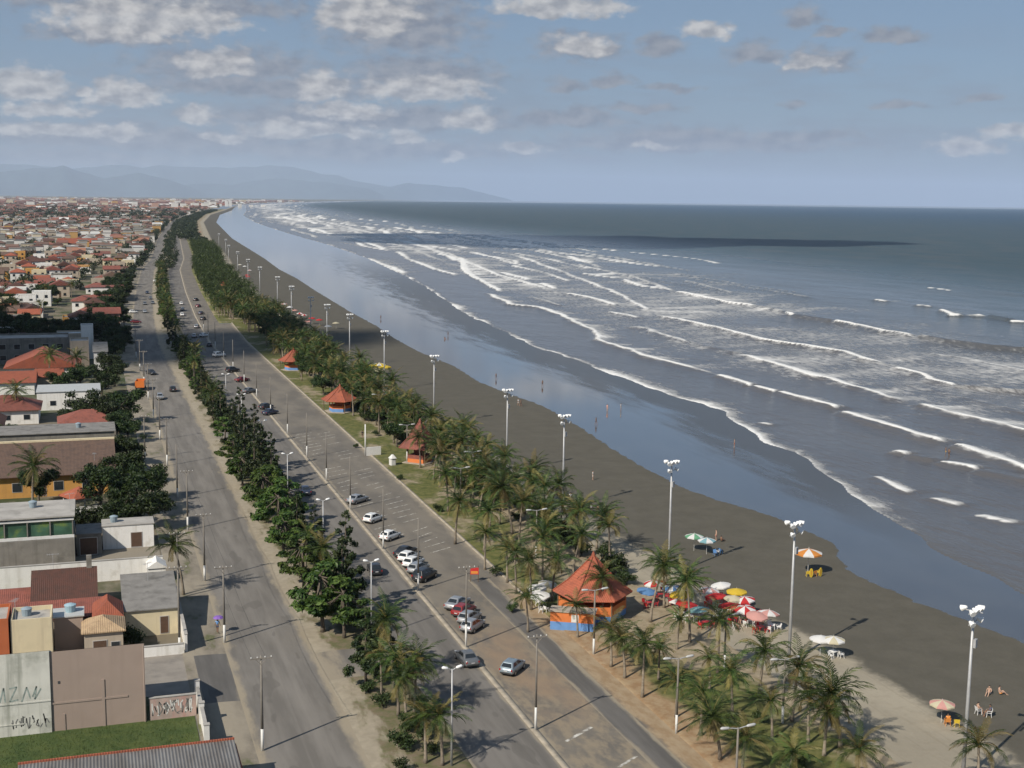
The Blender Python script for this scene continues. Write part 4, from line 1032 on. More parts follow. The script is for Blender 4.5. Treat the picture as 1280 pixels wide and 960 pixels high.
for i, (x, y) in enumerate(((71.3, 88.3), (71.8, 118.7), (73.0, 152.3), (72.0, 190.5), (71.8, 219.5), (71.8, 272), (72.6, 326), (73.2, 376), (72.8, 412), (72.8, 444), (73, 500), (74, 560), (73, 640), (73, 720), (73, 820), (72, 930), (72, 1060), (72, 1220))):
    flood_mast(x+float(bend(y)), y, 15.4, f'tall floodlight mast on the beach, {ords[i]} from the near end')
# ------------------------------------------------------------------ kiosks, parasols, furniture, people
M['claytile'] = tiles('clay_tiles_orange', (.32, .088, .045), (.19, .058, .036))
M['redtile'] = tiles('clay_tiles_red', (.225, .072, .05), (.12, .045, .034))
M['darktile'] = tiles('clay_tiles_dark', (.085, .035, .024), (.05, .028, .02))
M['browntile'] = tiles('clay_tiles_brown', (.15, .092, .065), (.08, .055, .042))
M['orangewall'] = plain('orange_wall', (.58, .17, .045), .8, .08, 1, dirt=(.4, .14, .06), damt=.3)
M['bluewall'] = plain('blue_wall', (.12, .25, .50), .8, .08, 1)
M['wood'] = plain('weathered_wood', (.14, .09, .055), .85, .2, 3)
M['terr'] = plain('terrace_floor', (.36, .31, .25), .9, .12, .8, dirt=(.2, .17, .13))
def pyramid_kiosk(x, y, r, hw, hr, label, wallm, basem, tile, n=6, rot=0.0, rin=.62, terrace=True, name='beach_kiosk', basin=True):
    e = empty(name, (x, y, .06), rot, label, 'kiosk', 'kiosks along the promenade')
    def ring(rr, z): return [(rr*math.cos(6.2832*(k+.5)/n), rr*math.sin(6.2832*(k+.5)/n), z) for k in range(n)]
    mb = MB(); mb.loft([ring(r*.9, -.1), ring(r*.9, .12)]); mb.build('floor', M['terr'], e)
    ri = r*rin
    mb = MB(); mb.loft([ring(ri, .12), ring(ri, .85)]); mb.build('wall_base', basem, e)
    mb = MB(); mb.loft([ring(ri-.003, .85), ring(ri-.003, 1.95 if rin > .7 else 1.55)]); mb.build('counter_wall', wallm, e)
    mb = MB()
    for k in range(n):
        a = 6.2832*(k+.5)/n; mb.tube([(ri*.97*math.cos(a), ri*.97*math.sin(a), 1.5), (ri*.97*math.cos(a), ri*.97*math.sin(a), hw+.3)], .11, 6)
    mb.build('post', wallm, e)
    mb = MB(); mb.loft([ring(ri*.5, 1.5), ring(ri*.5, hw)]); mb.build('back_wall', wallm, e)
    for k in range(0, n, 2):
        a = 6.2832*(k+.5)/n
        mb = MB(); mb.tube([(r*.93*math.cos(a), r*.93*math.sin(a), 0), (r*.93*math.cos(a), r*.93*math.sin(a), hw+.05)], .09, 6); mb.build('veranda_post', M['wood'], e)
    mb = MB(); mb.loft([ring(r*1.08, hw-.08), ring(r*1.08, hw), ring(r*.68, hw+(hr-hw)*.30), ring(r*.30, hw+(hr-hw)*.68), ring(.14, hr-.1)])
    rf = mb.build('roof', tile, e)
    mb = MB()
    for k in range(n):
        a = 6.2832*(k+.5)/n; c_, s_ = math.cos(a), math.sin(a)
        mb.tube([(r*1.08*c_, r*1.08*s_, hw+.04), (r*.68*c_, r*.68*s_, hw+(hr-hw)*.30+.05), (r*.30*c_, r*.30*s_, hw+(hr-hw)*.68+.05), (.14*c_, .14*s_, hr-.06)], .09, 5)
    mb.build('ridge_tiles', tile, rf)
    mb = MB(); mb.tube([(0, 0, hr-.2), (0, 0, hr+.15), (0, 0, hr+.5)], [.3, .22, .05], 8); mb.build('finial', tile, rf)
    return e
pyramid_kiosk(57.0, 140.0, 4.5, 2.9, 7.4, 'big six-sided kiosk with orange tiled roof and blue-footed orange walls beside the parasols', M['orangewall'], M['bluewall'], M['claytile'], 6, .2, rin=.92)
e = empty('snack_bar', (52.9, 135.8, .06), -.5, 'low orange bar with a blue foot at the road side of the big kiosk', 'bar')
mb = MB(); mb.box(-2.6, 2.6, -.9, .9, -.1, .95); mb.build('wall_base', M['bluewall'], e)
mb = MB(); mb.box(-2.597, 2.597, -.897, .897, .95, 2.15); mb.build('wall', M['orangewall'], e)
mb = MB(); mb.box(-2.75, 2.75, -1.05, 1.05, 2.153, 2.28); mb.build('roof_slab', M['terr'], e)
mb = MB(); mb.box(-.1, .75, -.93, -.9, 1.0, 1.9); mb.build('poster', M['whitepaint'], e)
_k = at(520, 585); pyramid_kiosk(_k.x+2, _k.y+5, 3.9, 3.0, 8.0, 'red pointed-roofed kiosk half hidden in the palm grove', M['redtile'], M['orangewall'], M['redtile'], 4, .8)
_k = at(415, 520); pyramid_kiosk(_k.x+3, _k.y+6, 4.2, 2.8, 6.0, 'kiosk with pale orange roof under palms beside yellow tents', M['orangewall'], M['bluewall'], M['claytile'], 6, .1)
_k = at(358, 466); pyramid_kiosk(_k.x+3, _k.y+6, 4.2, 2.8, 6.0, 'orange-roofed kiosk among palms behind the parked black cars', M['orangewall'], M['bluewall'], M['claytile'], 6, .3)
for i, yy in enumerate((560, 700, 860)):
    pyramid_kiosk(60+float(bend(yy)), yy, 5.2, 2.8, 6.2, ('orange-roofed kiosk past the crossing in the dark palm grove', 'small far kiosk roof in the thick of the grove', 'farthest kiosk roof in the grove')[i], M['orangewall'], M['bluewall'], M['claytile'], 6, .3*i)

FAB = {}
for nme, col in (('white', (.74, .73, .71)), ('red', (.50, .03, .03)), ('pink', (.62, .32, .28)), ('yellow', (.66, .46, .04)), ('blue', (.12, .26, .50)), ('teal', (.22, .42, .46)), ('orange', (.65, .25, .05)), ('green', (.14, .36, .2)), ('cream', (.6, .54, .38))):
    mt, nt, b = newmat('canvas_'+nme); t_ = nt.t
    b.inputs['Base Color'].default_value = (*col, 1); b.inputs['Roughness'].default_value = .85
    tr = nt.n('ShaderNodeBsdfTranslucent', {'Color': (*col, 1)}); mx = nt.n('ShaderNodeMixShader', {0: .25}); L(nt, b.outputs[0], mx.inputs[1]); L(nt, tr.outputs[0], mx.inputs[2]); L(nt, mx.outputs[0], t_.nodes['Material Output'].inputs[0])
    FAB[nme] = mt
    FAB['p_'+nme] = plain('plastic_'+nme, col, .45, .04, 2)
def parasol_meshes(two):
    n = 8; R_, z0, z1 = 1.25, 1.95, 2.35; mb = MB()
    top = (0, 0, z1); rim = []
    for k in range(n*2):
        a = 6.2832*k/(n*2); rr = R_*(1 if k % 2 == 0 else .955); rim.append((rr*math.cos(a), rr*math.sin(a), z0+(0 if k % 2 == 0 else .035)))
    mid = [(x*.55, y*.55, z0+(z1-z0)*.56) for x, y, z in rim]; low = [(x*1.0, y*1.0, z-.14) for x, y, z in rim]
    b = len(mb.v); mb.v += [top]+mid+rim+low; N = n*2
    for k in range(N):
        k2 = (k+1) % N; mi = ((k//2) % 2) if two else 0
        mb.f += [(0, 1+k, 1+k2), (1+k, 1+N+k, 1+N+k2, 1+k2), (1+N+k, 1+2*N+k, 1+2*N+k2, 1+N+k2)]; mb.m += [mi, mi, mi]
    return mb
_pp = {}
def parasol(x, y, c1, c2, label, s=1.0, tilt=(0, 0), group='beach parasols'):
    e = empty('parasol', (x, y, 0), rnd.uniform(0, 6), label, 'parasol', group); e.scale = (s, s, s); e.rotation_euler = (tilt[0], tilt[1], e.rotation_euler[2])
    key = (c1, c2)
    if key not in _pp:
        ca = parasol_meshes(c2 is not None).build('canopy', [FAB[c1], FAB[c2 or c1]]); mb = MB(); mb.tube([(0, 0, -.2), (0, 0, 2.32), (0, 0, 2.5)], [.022, .022, .012], 6); po = mb.build('pole', M['whitepaint'])
        mb = MB()
        for k in range(8):
            a = 6.2832*k/8; mb.tube([(0, 0, 2.05), (1.2*math.cos(a), 1.2*math.sin(a), 1.95)], .01, 4)
        ri = mb.build('ribs', M['metal']); unlink(ca, po, ri); _pp[key] = (ca, po, ri)
    for q in _pp[key]: inst(q, e)
_ch = {}
def chair(x, y, a, colr, label, group):
    e = empty('plastic_chair', (x, y, 0), a, label, 'chair', group)
    if colr not in _ch:
        mt = FAB['p_'+colr]; parts = []
        mb = MB(); mb.box(-.22, .22, -.22, .22, .42, .45); parts.append(mb.build('seat', mt))
        mb = MB(); mb.add([(-.22, .20, .45), (.22, .20, .45), (.24, .30, .85), (-.24, .30, .85), (-.22, .23, .45), (.22, .23, .45), (.24, .33, .85), (-.24, .33, .85)], [(3, 2, 1, 0), (4, 5, 6, 7), (0, 1, 5, 4), (1, 2, 6, 5), (2, 3, 7, 6), (3, 0, 4, 7)]); parts.append(mb.build('backrest', mt))
        for sx in (-1, 1):
            for sy in (-1, 1):
                mb = MB(); mb.tube([(sx*.19, sy*.19, .43), (sx*.24, sy*.25, 0)], .025, 5); parts.append(mb.build('leg', mt))
            mb = MB(); mb.tube([(sx*.23, -.2, .44), (sx*.25, -.18, .64), (sx*.24, .26, .66)], .025, 5); parts.append(mb.build('armrest', mt))
        unlink(*parts); _ch[colr] = parts
    for q in _ch[colr]: inst(q, e)
_tb = {}
def table(x, y, colr, label, group):
    e = empty('plastic_table', (x, y, 0), rnd.uniform(0, 1.5), label, 'table', group)
    if colr not in _tb:
        mt = FAB['p_'+colr]; parts = []
        mb = MB(); mb.loft([rrect(-.4, .4, .4, .69, .08), rrect(-.4, .4, .4, .72, .08)]); parts.append(mb.build('table_top', mt))
        for sx in (-1, 1):
            for sy in (-1, 1):
                mb = MB(); mb.tube([(sx*.32, sy*.32, .69), (sx*.36, sy*.36, 0)], .03, 5); parts.append(mb.build('leg', mt))
        unlink(*parts); _tb[colr] = parts
    for q in _tb[colr]: inst(q, e)
# people: one skinned body each, hair and clothes as children
SKIN = [plain('skin_a', (.34, .20, .13), .6, .05, 5), plain('skin_b', (.20, .11, .07), .6, .05, 5), plain('skin_c', (.44, .28, .20), .6, .05, 5)]
M['hair'] = plain('dark_hair', (.018, .013, .01), .7, .1, 8)
def skinned(name, verts, edges, radii, mat, sub=1):
    me = bpy.data.meshes.new(name); me.from_pydata(verts, edges, []); me.update()
    o = bpy.data.objects.new(name, me); COL.objects.link(o)
    o.modifiers.new('skin', 'SKIN'); sb = o.modifiers.new('sub', 'SUBSURF'); sb.levels = sub; sb.render_levels = sub
    for i, r_ in enumerate(radii): me.skin_vertices[0].data[i].radius = (r_, r_) if not isinstance(r_, tuple) else r_
    me.skin_vertices[0].data[0].use_root = True
    dg = bpy.context.evaluated_depsgraph_get(); m2 = bpy.data.meshes.new_from_object(o.evaluated_get(dg)); m2.name = name
    bpy.data.objects.remove(o); m2.materials.clear(); m2.materials.append(mat)
    m2.polygons.foreach_set('use_smooth', [True]*len(m2.polygons))
    o2 = bpy.data.objects.new(name, m2); return o2
def body_pose(kind):
    """joint positions; the figure faces -Y, feet on z=0"""
    if kind in ('stand', 'walk'):
        st = .0 if kind == 'stand' else .22
        J = dict(pel=(0, 0, .93), spine=(0, .01, 1.10), chest=(0, .01, 1.30), neck=(0, .0, 1.47), head=(0, -.015, 1.58), crown=(0, 0, 1.70),
                 shL=(.17, .01, 1.40), shR=(-.17, .01, 1.40), elL=(.23, .03+st*.6, 1.12), elR=(-.23, .03-st*.6, 1.12), wrL=(.24, -.06+st*.7, .87), wrR=(-.24, -.08-st*.9, .88),
                 hipL=(.09, 0, .88), hipR=(-.09, 0, .88), knL=(.10, -.03-st*.7, .49), knR=(-.10, -.02+st*.5, .48), anL=(.11, .02-st, .08), anR=(-.11, .02+st*1.1, .09 if not st else .12))
    else:       # sitting on a chair or on the sand
        zs = .46 if kind == 'sit' else .10
        J = dict(pel=(0, .05, zs+.06), spine=(0, .10, zs+.22), chest=(0, .12, zs+.42), neck=(0, .09, zs+.59), head=(0, .06, zs+.70), crown=(0, .075, zs+.82),
                 shL=(.17, .12, zs+.52), shR=(-.17, .12, zs+.52), elL=(.25, .02, zs+.28), elR=(-.25, .02, zs+.28), wrL=(.14, -.20, zs+.20), wrR=(-.14, -.20, zs+.20),
                 hipL=(.09, .02, zs+.05), hipR=(-.09, .02, zs+.05))
        if kind == 'sit': J.update(knL=(.11, -.40, zs+.06), knR=(-.11, -.40, zs+.06), anL=(.11, -.42, .08), anR=(-.11, -.38, .08))
        else: J.update(knL=(.12, -.34, zs+.30), knR=(-.12, -.36, zs+.26), anL=(.12, -.62, .06), anR=(-.12, -.66, .06))
    return J
_ppl = {}
def person_proto(kind):
    if kind in _ppl: return _ppl[kind]
    J = body_pose(kind); names = list(J); idx = {n: i for i, n in enumerate(names)}
    V = [J[n] for n in names]
    Rr = dict(pel=.125, spine=.115, chest=.135, neck=.052, head=.085, crown=.075, shL=.062, shR=.062, elL=.042, elR=.042, wrL=.03, wrR=.03, hipL=.095, hipR=.095, knL=.06, knR=.06, anL=.042, anR=.042)
    Rl = [Rr[n] for n in names]
    E = [('pel', 'spine'), ('spine', 'chest'), ('chest', 'neck'), ('neck', 'head'), ('head', 'crown'), ('chest', 'shL'), ('chest', 'shR'), ('shL', 'elL'), ('shR', 'elR'), ('elL', 'wrL'), ('elR', 'wrR'), ('pel', 'hipL'), ('pel', 'hipR'), ('hipL', 'knL'), ('hipR', 'knR'), ('knL', 'anL'), ('knR', 'anR')]
    E = [(idx[a], idx[b]) for a, b in E]
    def addv(p, r_, par): V.append(tuple(p)); Rl.append(r_); E.append((par, len(V)-1)); return len(V)-1
    for s in ('L', 'R'):
        a = Vector(J['an'+s]); t = addv(a+Vector((0, -.10, -.04)), .035, idx['an'+s]); addv(a+Vector((0, -.17, -.05)), .028, t); addv(a+Vector((0, .05, -.045)), .034, idx['an'+s])
        w_ = Vector(J['wr'+s]); el = Vector(J['el'+s]); d = (w_-el).normalized(); side = d.cross(Vector((1, 0, 0))).normalized()
        pm = addv(w_+d*.075, .034, idx['wr'+s])
        for q in range(4):      # four bent fingers of unequal length and a thumb from the side of the palm
            o_ = side*(.033-.022*q); l_ = (.07, .08, .075, .06)[q]
            f1 = addv(w_+d*.10+o_, .010, pm); f2 = addv(w_+d*(.10+l_*.55)+o_+Vector((0, -.006, 0)), .009, f1); addv(w_+d*(.10+l_)+o_+Vector((0, -.022, -.004)), .008, f2)
        th = addv(w_+d*.045+side*.045, .012, pm); addv(w_+d*.085+side*.07, .010, th)
    hd = Vector(J['head']); addv(hd+Vector((0, -.095, -.005)), .016, idx['head'])       # nose
    for s in (-1, 1): addv(hd+Vector((s*.092, .01, 0)), .018, idx['head'])           # ears
    body = skinned('body', V, E, Rl, SKIN[0])
    hc = Vector(J['crown'])*.62+Vector(J['head'])*.38
    mb = MB(); rings = []
    for th, rr in ((-.25, .098), (.1, .102), (.45, .095), (.9, .065), (1.4, .02)):
        rings.append([(hc.x+rr*math.cos(6.2832*k/10), hc.y+.022+rr*1.05*math.sin(6.2832*k/10), hc.z+.085*math.sin(th)-.0+(.035 if math.sin(6.2832*k/10) < -.3 and th < .2 else 0)) for k in range(10)])
    mb.loft(rings); hair = mb.build('hair', M['hair'], smooth=True)
    tv = ['pel', 'spine', 'chest', 'shL', 'shR']; up = Vector((0, 0, 1))
    sv = [Vector(J[n]) for n in tv]; shirt = skinned('shirt', sv+[sv[3].lerp(Vector(J['elL']), .5), sv[4].lerp(Vector(J['elR']), .5)], [(0, 1), (1, 2), (2, 3), (2, 4), (3, 5), (4, 6)], [.138, .132, .15, .085, .085, .068, .068], FAB['p_white'])
    hl, hr_ = Vector(J['hipL']), Vector(J['hipR'])
    shorts = skinned('shorts', [Vector(J['pel'])+Vector((0, 0, .04)), Vector(J['pel']), hl, hr_, hl.lerp(Vector(J['knL']), .6), hr_.lerp(Vector(J['knR']), .6)], [(0, 1), (1, 2), (1, 3), (2, 4), (3, 5)], [.138, .142, .108, .108, .088, .088], FAB['p_blue'])
    mb = MB()       # eyes and mouth
    for s in (-1, 1): mb.box(s*.033-.012, s*.033+.012, hd.y-.094, hd.y-.078, hd.z+.02, hd.z+.034)
    mb.box(-.024, .024, hd.y-.09, hd.y-.075, hd.z-.05, hd.z-.04); face = mb.build('face_features', M['hair'])
    unlink(hair, face)
    _ppl[kind] = (body, hair, shirt, shorts, face); return _ppl[kind]
M['cl_black'] = plain('cloth_black', (.02, .02, .022), .9, .1, 4); M['cl_denim'] = plain('cloth_denim', (.06, .08, .14), .9, .1, 4)
CLO = dict(white=FAB['p_white'], red=FAB['p_red'], pink=FAB['p_pink'], blue=FAB['p_blue'], black=M['cl_black'], denim=M['cl_denim'], yellow=FAB['p_yellow'], orange=FAB['p_orange'], green=FAB['p_green'], teal=FAB['p_teal'])
def person(x, y, kind, a, shirt, shorts, label, sk=0, z=0.0, s=1.0, group='people'):
    pr = person_proto(kind); e = empty('person', (x, y, z), a, label, 'person', group); e.scale = (s, s, s)
    for q, mt in zip(pr, (SKIN[sk], None, CLO.get(shirt), CLO.get(shorts), None)):
        if q.name.startswith('shirt') and shirt is None: continue
        c = inst(q, e)
        if mt: c.material_slots[0].link = 'OBJECT'; c.material_slots[0].material = mt
# beach figures
for (px, py, kd, a, sh, so_, sk, lb) in (
    (745, 531, 'walk', .5, None, 'black', 1, 'person in black shorts walking on the wet sand, dark against the mirror'),
    (759, 514, 'stand', 2, 'pink', 'pink', 2, 'person in pink standing on the wet sand'), (776, 513, 'stand', 1, 'white', 'teal', 0, 'person in a white top standing beside the one in pink'),
    (678, 483, 'walk', 3, None, 'black', 1, 'bare-chested person walking on the wet sand beyond the masts'), (620, 474, 'walk', .2, None, 'denim', 1, 'far person walking along the wet sand edge'),
    (713, 628, 'walk', 2.6, 'white', 'denim', 0, 'person in white and jeans at the palms, first of the strolling group'), (724, 634, 'walk', 2.6, 'white', 'black', 1, 'person in white top and black shorts, second of the strolling group'),
    (739, 642, 'walk', 2.4, 'white', 'denim', 2, 'person in white top walking last with a companion'), (747, 644, 'walk', 2.4, None, 'black', 1, 'bare-chested person beside the last white-topped stroller'),
    (741, 600, 'stand', 1, 'white', 'white', 2, 'person in pale clothes alone on the damp sand'), (918, 559, 'stand', 4, None, 'red', 2, 'bather in red shorts at the foam edge'),
    (895, 676, 'stand', 4.4, None, 'red', 2, 'tanned person in red shorts near the green parasol'), (902, 677, 'squat', 2.0, None, 'black', 1, 'person sitting on the sand beside the one in red shorts'),
    (648, 507, 'walk', .4, 'white', 'white', 0, 'person in white walking beside the wet edge behind a mast'), (651, 508, 'walk', .4, None, 'black', 1, 'person in black walking beside the wet edge behind a mast'),
    (1182, 568, 'stand', 1, None, 'yellow', 1, 'bather wading in the surf by a broken wave'), (1186, 570, 'stand', 2, None, 'black', 1, 'second bather wading in the surf by a broken wave'),
    (453, 548, 'walk', 2.4, 'black', 'black', 1, 'person in black walking along the lawn kerb'),
    (1236, 868, 'squat', 5.3, None, 'white', 2, 'person in white shorts sitting on the damp sand, left of a pair'), (1250, 868, 'squat', 1.2, None, 'orange', 2, 'person in orange shorts sitting on the damp sand, right of a pair'),
    (1223, 893, 'sit', 1.5, None, 'black', 2, 'person in black shorts on a chair near the nearest mast'), (1236, 896, 'sit', 4.2, 'denim', 'black', 1, 'person in a dark top on a chair near the nearest mast'),
    (560, 420, 'walk', .4, None, 'black', 1, 'distant dark figure on the wet sand'), (476, 399, 'stand', .4, None, 'black', 1, 'very distant figure at the water edge'), (556, 424, 'squat', .4, None, 'orange', 1, 'distant figure sitting in the shallow film')):
    p = at(px, py); person(p.x, p.y, kd, a, sh, so_, lb, sk, .0 if p.x-float(bend(p.y)) < swash(p.y) else -.15)
for px, py, a in ((1223, 893, 1.5), (1236, 896, 4.2)):
    p = at(px, py); chair(p.x, p.y+.03, a, 'white', 'white chair under a seated person near the nearest mast', 'chairs near the nearest mast')
p = at(272, 792); person(p.x, p.y, 'walk', 2.8, 'blue', 'denim', 'person under a purple umbrella walking on the left pavement', 1, z=.1)
e = empty('umbrella', (p.x+.12, p.y, .1+1.05), .3, 'purple umbrella held by the person on the left pavement', 'umbrella'); mb = MB(); n = 8
mb.loft([[(rr*math.cos(6.2832*k/n), rr*math.sin(6.2832*k/n), z) for k in range(n)] for z, rr in ((.72, .62), (.74, .62), (.92, .4), (1.0, .04))]); mb.build('canopy', plain('purple_cloth', (.20, .10, .38), .7, .08, 3), e)
mb = MB(); mb.tube([(0, 0, -.1), (0, 0, 1.06)], .015, 5); mb.build('handle', M['metal'], e)
# parasol camp beside the big kiosk
G3 = 'parasols of the kiosk camp'
camp = [(840, 735, 'white', 'blue', 'white and blue parasol at the left rear of the kiosk camp'), (852, 742, 'yellow', None, 'yellow parasol below the white ones at the camp left'), (847, 752, 'red', 'white', 'red and white parasol left of the trunk of a tall palm'), (857, 755, 'red', None, 'plain red parasol close by the yellow one'),
        (876, 762, 'teal', None, 'pale teal parasol behind the tall palm trunk'), (884, 737, 'pink', 'white', 'pink and white parasol at the rear middle of the camp'), (904, 731, 'white', None, 'white parasol at the rear of the camp, farthest right of the rear row'), (921, 739, 'yellow', None, 'small yellow parasol at the sand edge of the camp'),
        (916, 748, 'cream', None, 'cream parasol below the small yellow one'), (933, 749, 'white', 'red', 'white and red striped parasol at the right of the camp'), (913, 757, 'red', None, 'red parasol in the middle right cluster'), (931, 760, 'red', 'white', 'red parasol with white panels in the middle right cluster'),
        (945, 768, 'pink', None, 'salmon pink parasol at the right end of the camp'), (959, 766, 'white', 'pink', 'white and pink parasol at the extreme right of the camp'), (820, 728, 'red', 'white', 'red and white parasol deep under the palms beside the kiosk'), (828, 719, 'cream', None, 'cream parasol behind the tall palms at the camp rear'),
        (806, 738, 'blue', None, 'blue parasol in the shade close to the big kiosk'), (897, 745, 'red', None, 'red parasol half hidden behind a palm crown')]
for (px, py, c1, c2, lb) in camp:
    p = at(px, py, 2.1); parasol(p.x, p.y, c1, c2, lb, 1.05, (rnd.uniform(-.14, .14), rnd.uniform(-.14, .14)), G3)
    cl = 'red' if rnd.random() < .7 else 'white'; lab = lb.replace('parasol', 'umbrella')
    table(p.x+.5, p.y-.3, cl, f'{cl} plastic table under the '+' '.join(lb.split()[:9]), 'tables of the kiosk camp')
    for k_ in range(3):
        a = k_*2.1+rnd.uniform(-.3, .3); chair(p.x+.5-.85*math.sin(a), p.y-.3+.85*math.cos(a), a, cl, f'{cl} plastic chairs round the table under the '+' '.join(lb.split()[:7]), 'chairs under the '+lb)
for i in range(10):
    p = at(888+i*7.5+rnd.uniform(-2, 2), 783+rnd.uniform(-4, 6)); person(p.x, p.y, 'sit' if i % 3 else 'stand', rnd.uniform(0, 6), [None, 'white', 'red', 'black'][i % 4], ['black', 'denim', 'red', 'white'][i % 4], f"{['bare-chested person', 'person in white top', 'person in red top', 'person in black top'][i % 4]} {'sitting' if i % 3 else 'standing'} at the kiosk camp's near edge, {ords[i]} from the left", i % 3)
    if i % 3: chair(p.x, p.y, 0, 'white', f"white chair at the kiosk camp's near edge under a seated person, {ords[i]} from the left", 'chairs at the camp edge')
def lone(px, py, c1, c2, lb, s=1.0):
    p = at(px, py, 2.1*s); parasol(p.x, p.y, c1, c2, lb, s); return p
p = lone(868, 669, 'white', 'green', 'white and green parasol alone near the damp sand', 1.1); parasol(p.x+.9, p.y-2.2, 'teal', 'white', 'pale teal parasol just below the white and green one', 1.05)
for k_ in range(3): chair(p.x+1.8+.6*k_, p.y-3.2+.4*k_, 1.0*k_, ('blue', 'white', 'blue')[k_], f"{('blue', 'white', 'blue')[k_]} chair beside the teal parasol, {('left', 'middle', 'right')[k_]} of three", 'chairs beside the teal parasol')
p = lone(1011, 689, 'orange', 'white', 'orange and white parasol behind the second floodlight mast', 1.5)
for k_, (dx, dy) in enumerate(((-.7, -1.2), (.2, -1.3), (1.0, -1.0))): chair(p.x+dx, p.y+dy, 2.8+.4*k_, ('yellow', 'orange', 'yellow')[k_], f"{('yellow', 'orange', 'yellow')[k_]} chair under the orange and white parasol, {('left', 'middle', 'right')[k_]} of three", 'chairs under the orange parasol')
for k_, dx in enumerate((-.55, .9)):
    e = empty('bodyboard', (p.x+dx, p.y-1.75, 0), .3*k_, f"yellow bodyboard stood in the sand, {('left', 'right')[k_]} of two under the orange parasol", 'bodyboard', 'bodyboards')
    mb = MB(); o_ = [(.28*math.sin(t_), .0, .65-.62*math.cos(t_)*(1 if math.cos(t_) < 0 else 1.05)) for t_ in [6.2832*q/16 for q in range(16)]]
    mb.loft([[(x, -.03, z) for x, y, z in o_], [(x, .03, z) for x, y, z in o_]]); mb.build('deck', FAB['p_yellow'], e)
    mb = MB(); mb.box(-.05, .05, -.038, -.031, .3, 1.0); mb.build('stripe', FAB['p_orange'], e)
p = lone(1026, 797, 'white', None, 'left white parasol of a pair on the dry sand', 1.0); lone(1042, 798, 'white', 'cream', 'right white parasol of a pair on the dry sand', 1.05)
table(p.x+1.2, p.y-.8, 'white', 'white table under the pair of white parasols', None)
for k_ in range(2): chair(p.x+.6+1.3*k_, p.y-1.3, .5+k_, 'white', f"white chair below the {('left', 'right')[k_]} of two white parasols", 'chairs under the white pair')
p = lone(1178, 878, 'pink', 'cream', 'salmon parasol alone on the sand left of the nearest mast', 1.0)
chair(p.x+.9, p.y-1.2, 2.6, 'yellow', 'yellow chair beside the salmon parasol', None); person(p.x+.2, p.y-.7, 'sit', 2.8, 'orange', 'black', 'person in orange top seated under the salmon parasol', 1); chair(p.x+.2, p.y-.68, 2.8, 'orange', 'orange chair under the salmon parasol', None)
for i, (px, py) in enumerate(((672, 733), (682, 728), (676, 742))):
    q = at(px, py, 2.1); parasol(q.x, q.y, 'white', 'cream' if i == 1 else None, f'white parasol left of the big kiosk, {ords[i]} from the road', 1.0, (.1, -.1), 'white parasols left of the kiosk')
    for k_ in range(2): chair(q.x+.7*k_-.3, q.y-1.0, 1.0+k_, 'white', f'white chairs under the {ords[i]} white parasol left of the big kiosk', f'chairs under the {ords[i]} white parasol')
for i, (px, py, c1) in enumerate(((465, 461, 'yellow'), (474, 459, 'yellow'), (481, 462, 'yellow'), (470, 466, 'cream'))):
    q = at(px, py, 2.2); parasol(q.x, q.y, c1, 'white' if i == 1 else None, f"{c1} sunshade in the tight cluster behind the pale orange kiosk, {ords[i]} from the left", 1.5, group='yellow sunshades')
far_u = [(312, 338), (309, 344), (306, 333), (300, 331), (310, 346), (368, 388), (375, 392), (362, 384), (372, 398), (380, 394), (385, 402), (390, 398), (410, 408), (420, 404), (399, 400), (355, 380), (250, 290), (247, 293), (252, 296)]
for i, (px, py) in enumerate(far_u):
    q = at(px, py, 2.2); c1 = ('pink', 'red', 'white', 'cream', 'red')[i % 5]
    parasol(q.x, q.y, c1, 'white' if i % 3 == 0 else None, 'tiny far parasol, one of the reddish clusters on the distant sand', 1.15, group='distant parasols')
# white notice wall with mast on the lawn, small signs
p = at(448, 570); e = empty('notice_wall', (p.x+3.0, p.y, .06), .1, 'white low wall with a pale post at its left end on the lawn', 'wall')
mb = MB(); mb.box(-1.5, 1.5, -.15, .15, -.1, 1.6); mb.build('panel', M['whitepaint'], e)
mb = MB(); mb.tube([(-1.65, 0, -.1), (-1.65, 0, 6.2)], [.16, .12], 8); mb.build('post', M['whitepaint'], e, smooth=True)
p = at(479, 582); e = empty('white_booth', (p.x+1.8, p.y, .06), .2, 'small white booth with a conical top on the lawn before the red kiosk', 'booth')
mb = MB(); mb.loft([rrect(-.55, .55, .55, 0, .2), rrect(-.55, .55, .55, 1.3, .2)]); mb.build('body', M['whitepaint'], e)
mb = MB(); mb.loft([rrect(-.7, .7, .7, 1.3, .3), rrect(-.62, .62, .62, 1.42, .3), rrect(-.14, .14, .14, 2.0, .08)]); mb.build('roof', M['whitepaint'], e)
p = at(593, 727); e = empty('road_sign', (p.x, p.y, .0), -.3, 'red and orange signboard standing at the lot edge beside a kerb pole', 'sign')
for s in (-1, 1):
    mb = MB(); mb.tube([(s*.5, 0, 0), (s*.5, 0, 2.2)], .05, 6); mb.build('post', M['wood'], e)
mb = MB(); mb.box(-.55, .55, -.05, .05, 1.0, 1.9); bd = mb.build('board', FAB['p_red'], e)
mb = MB(); mb.box(-.45, .45, -.056, -.051, 1.1, 1.45); mb.build('lower_band', FAB['p_orange'], bd)
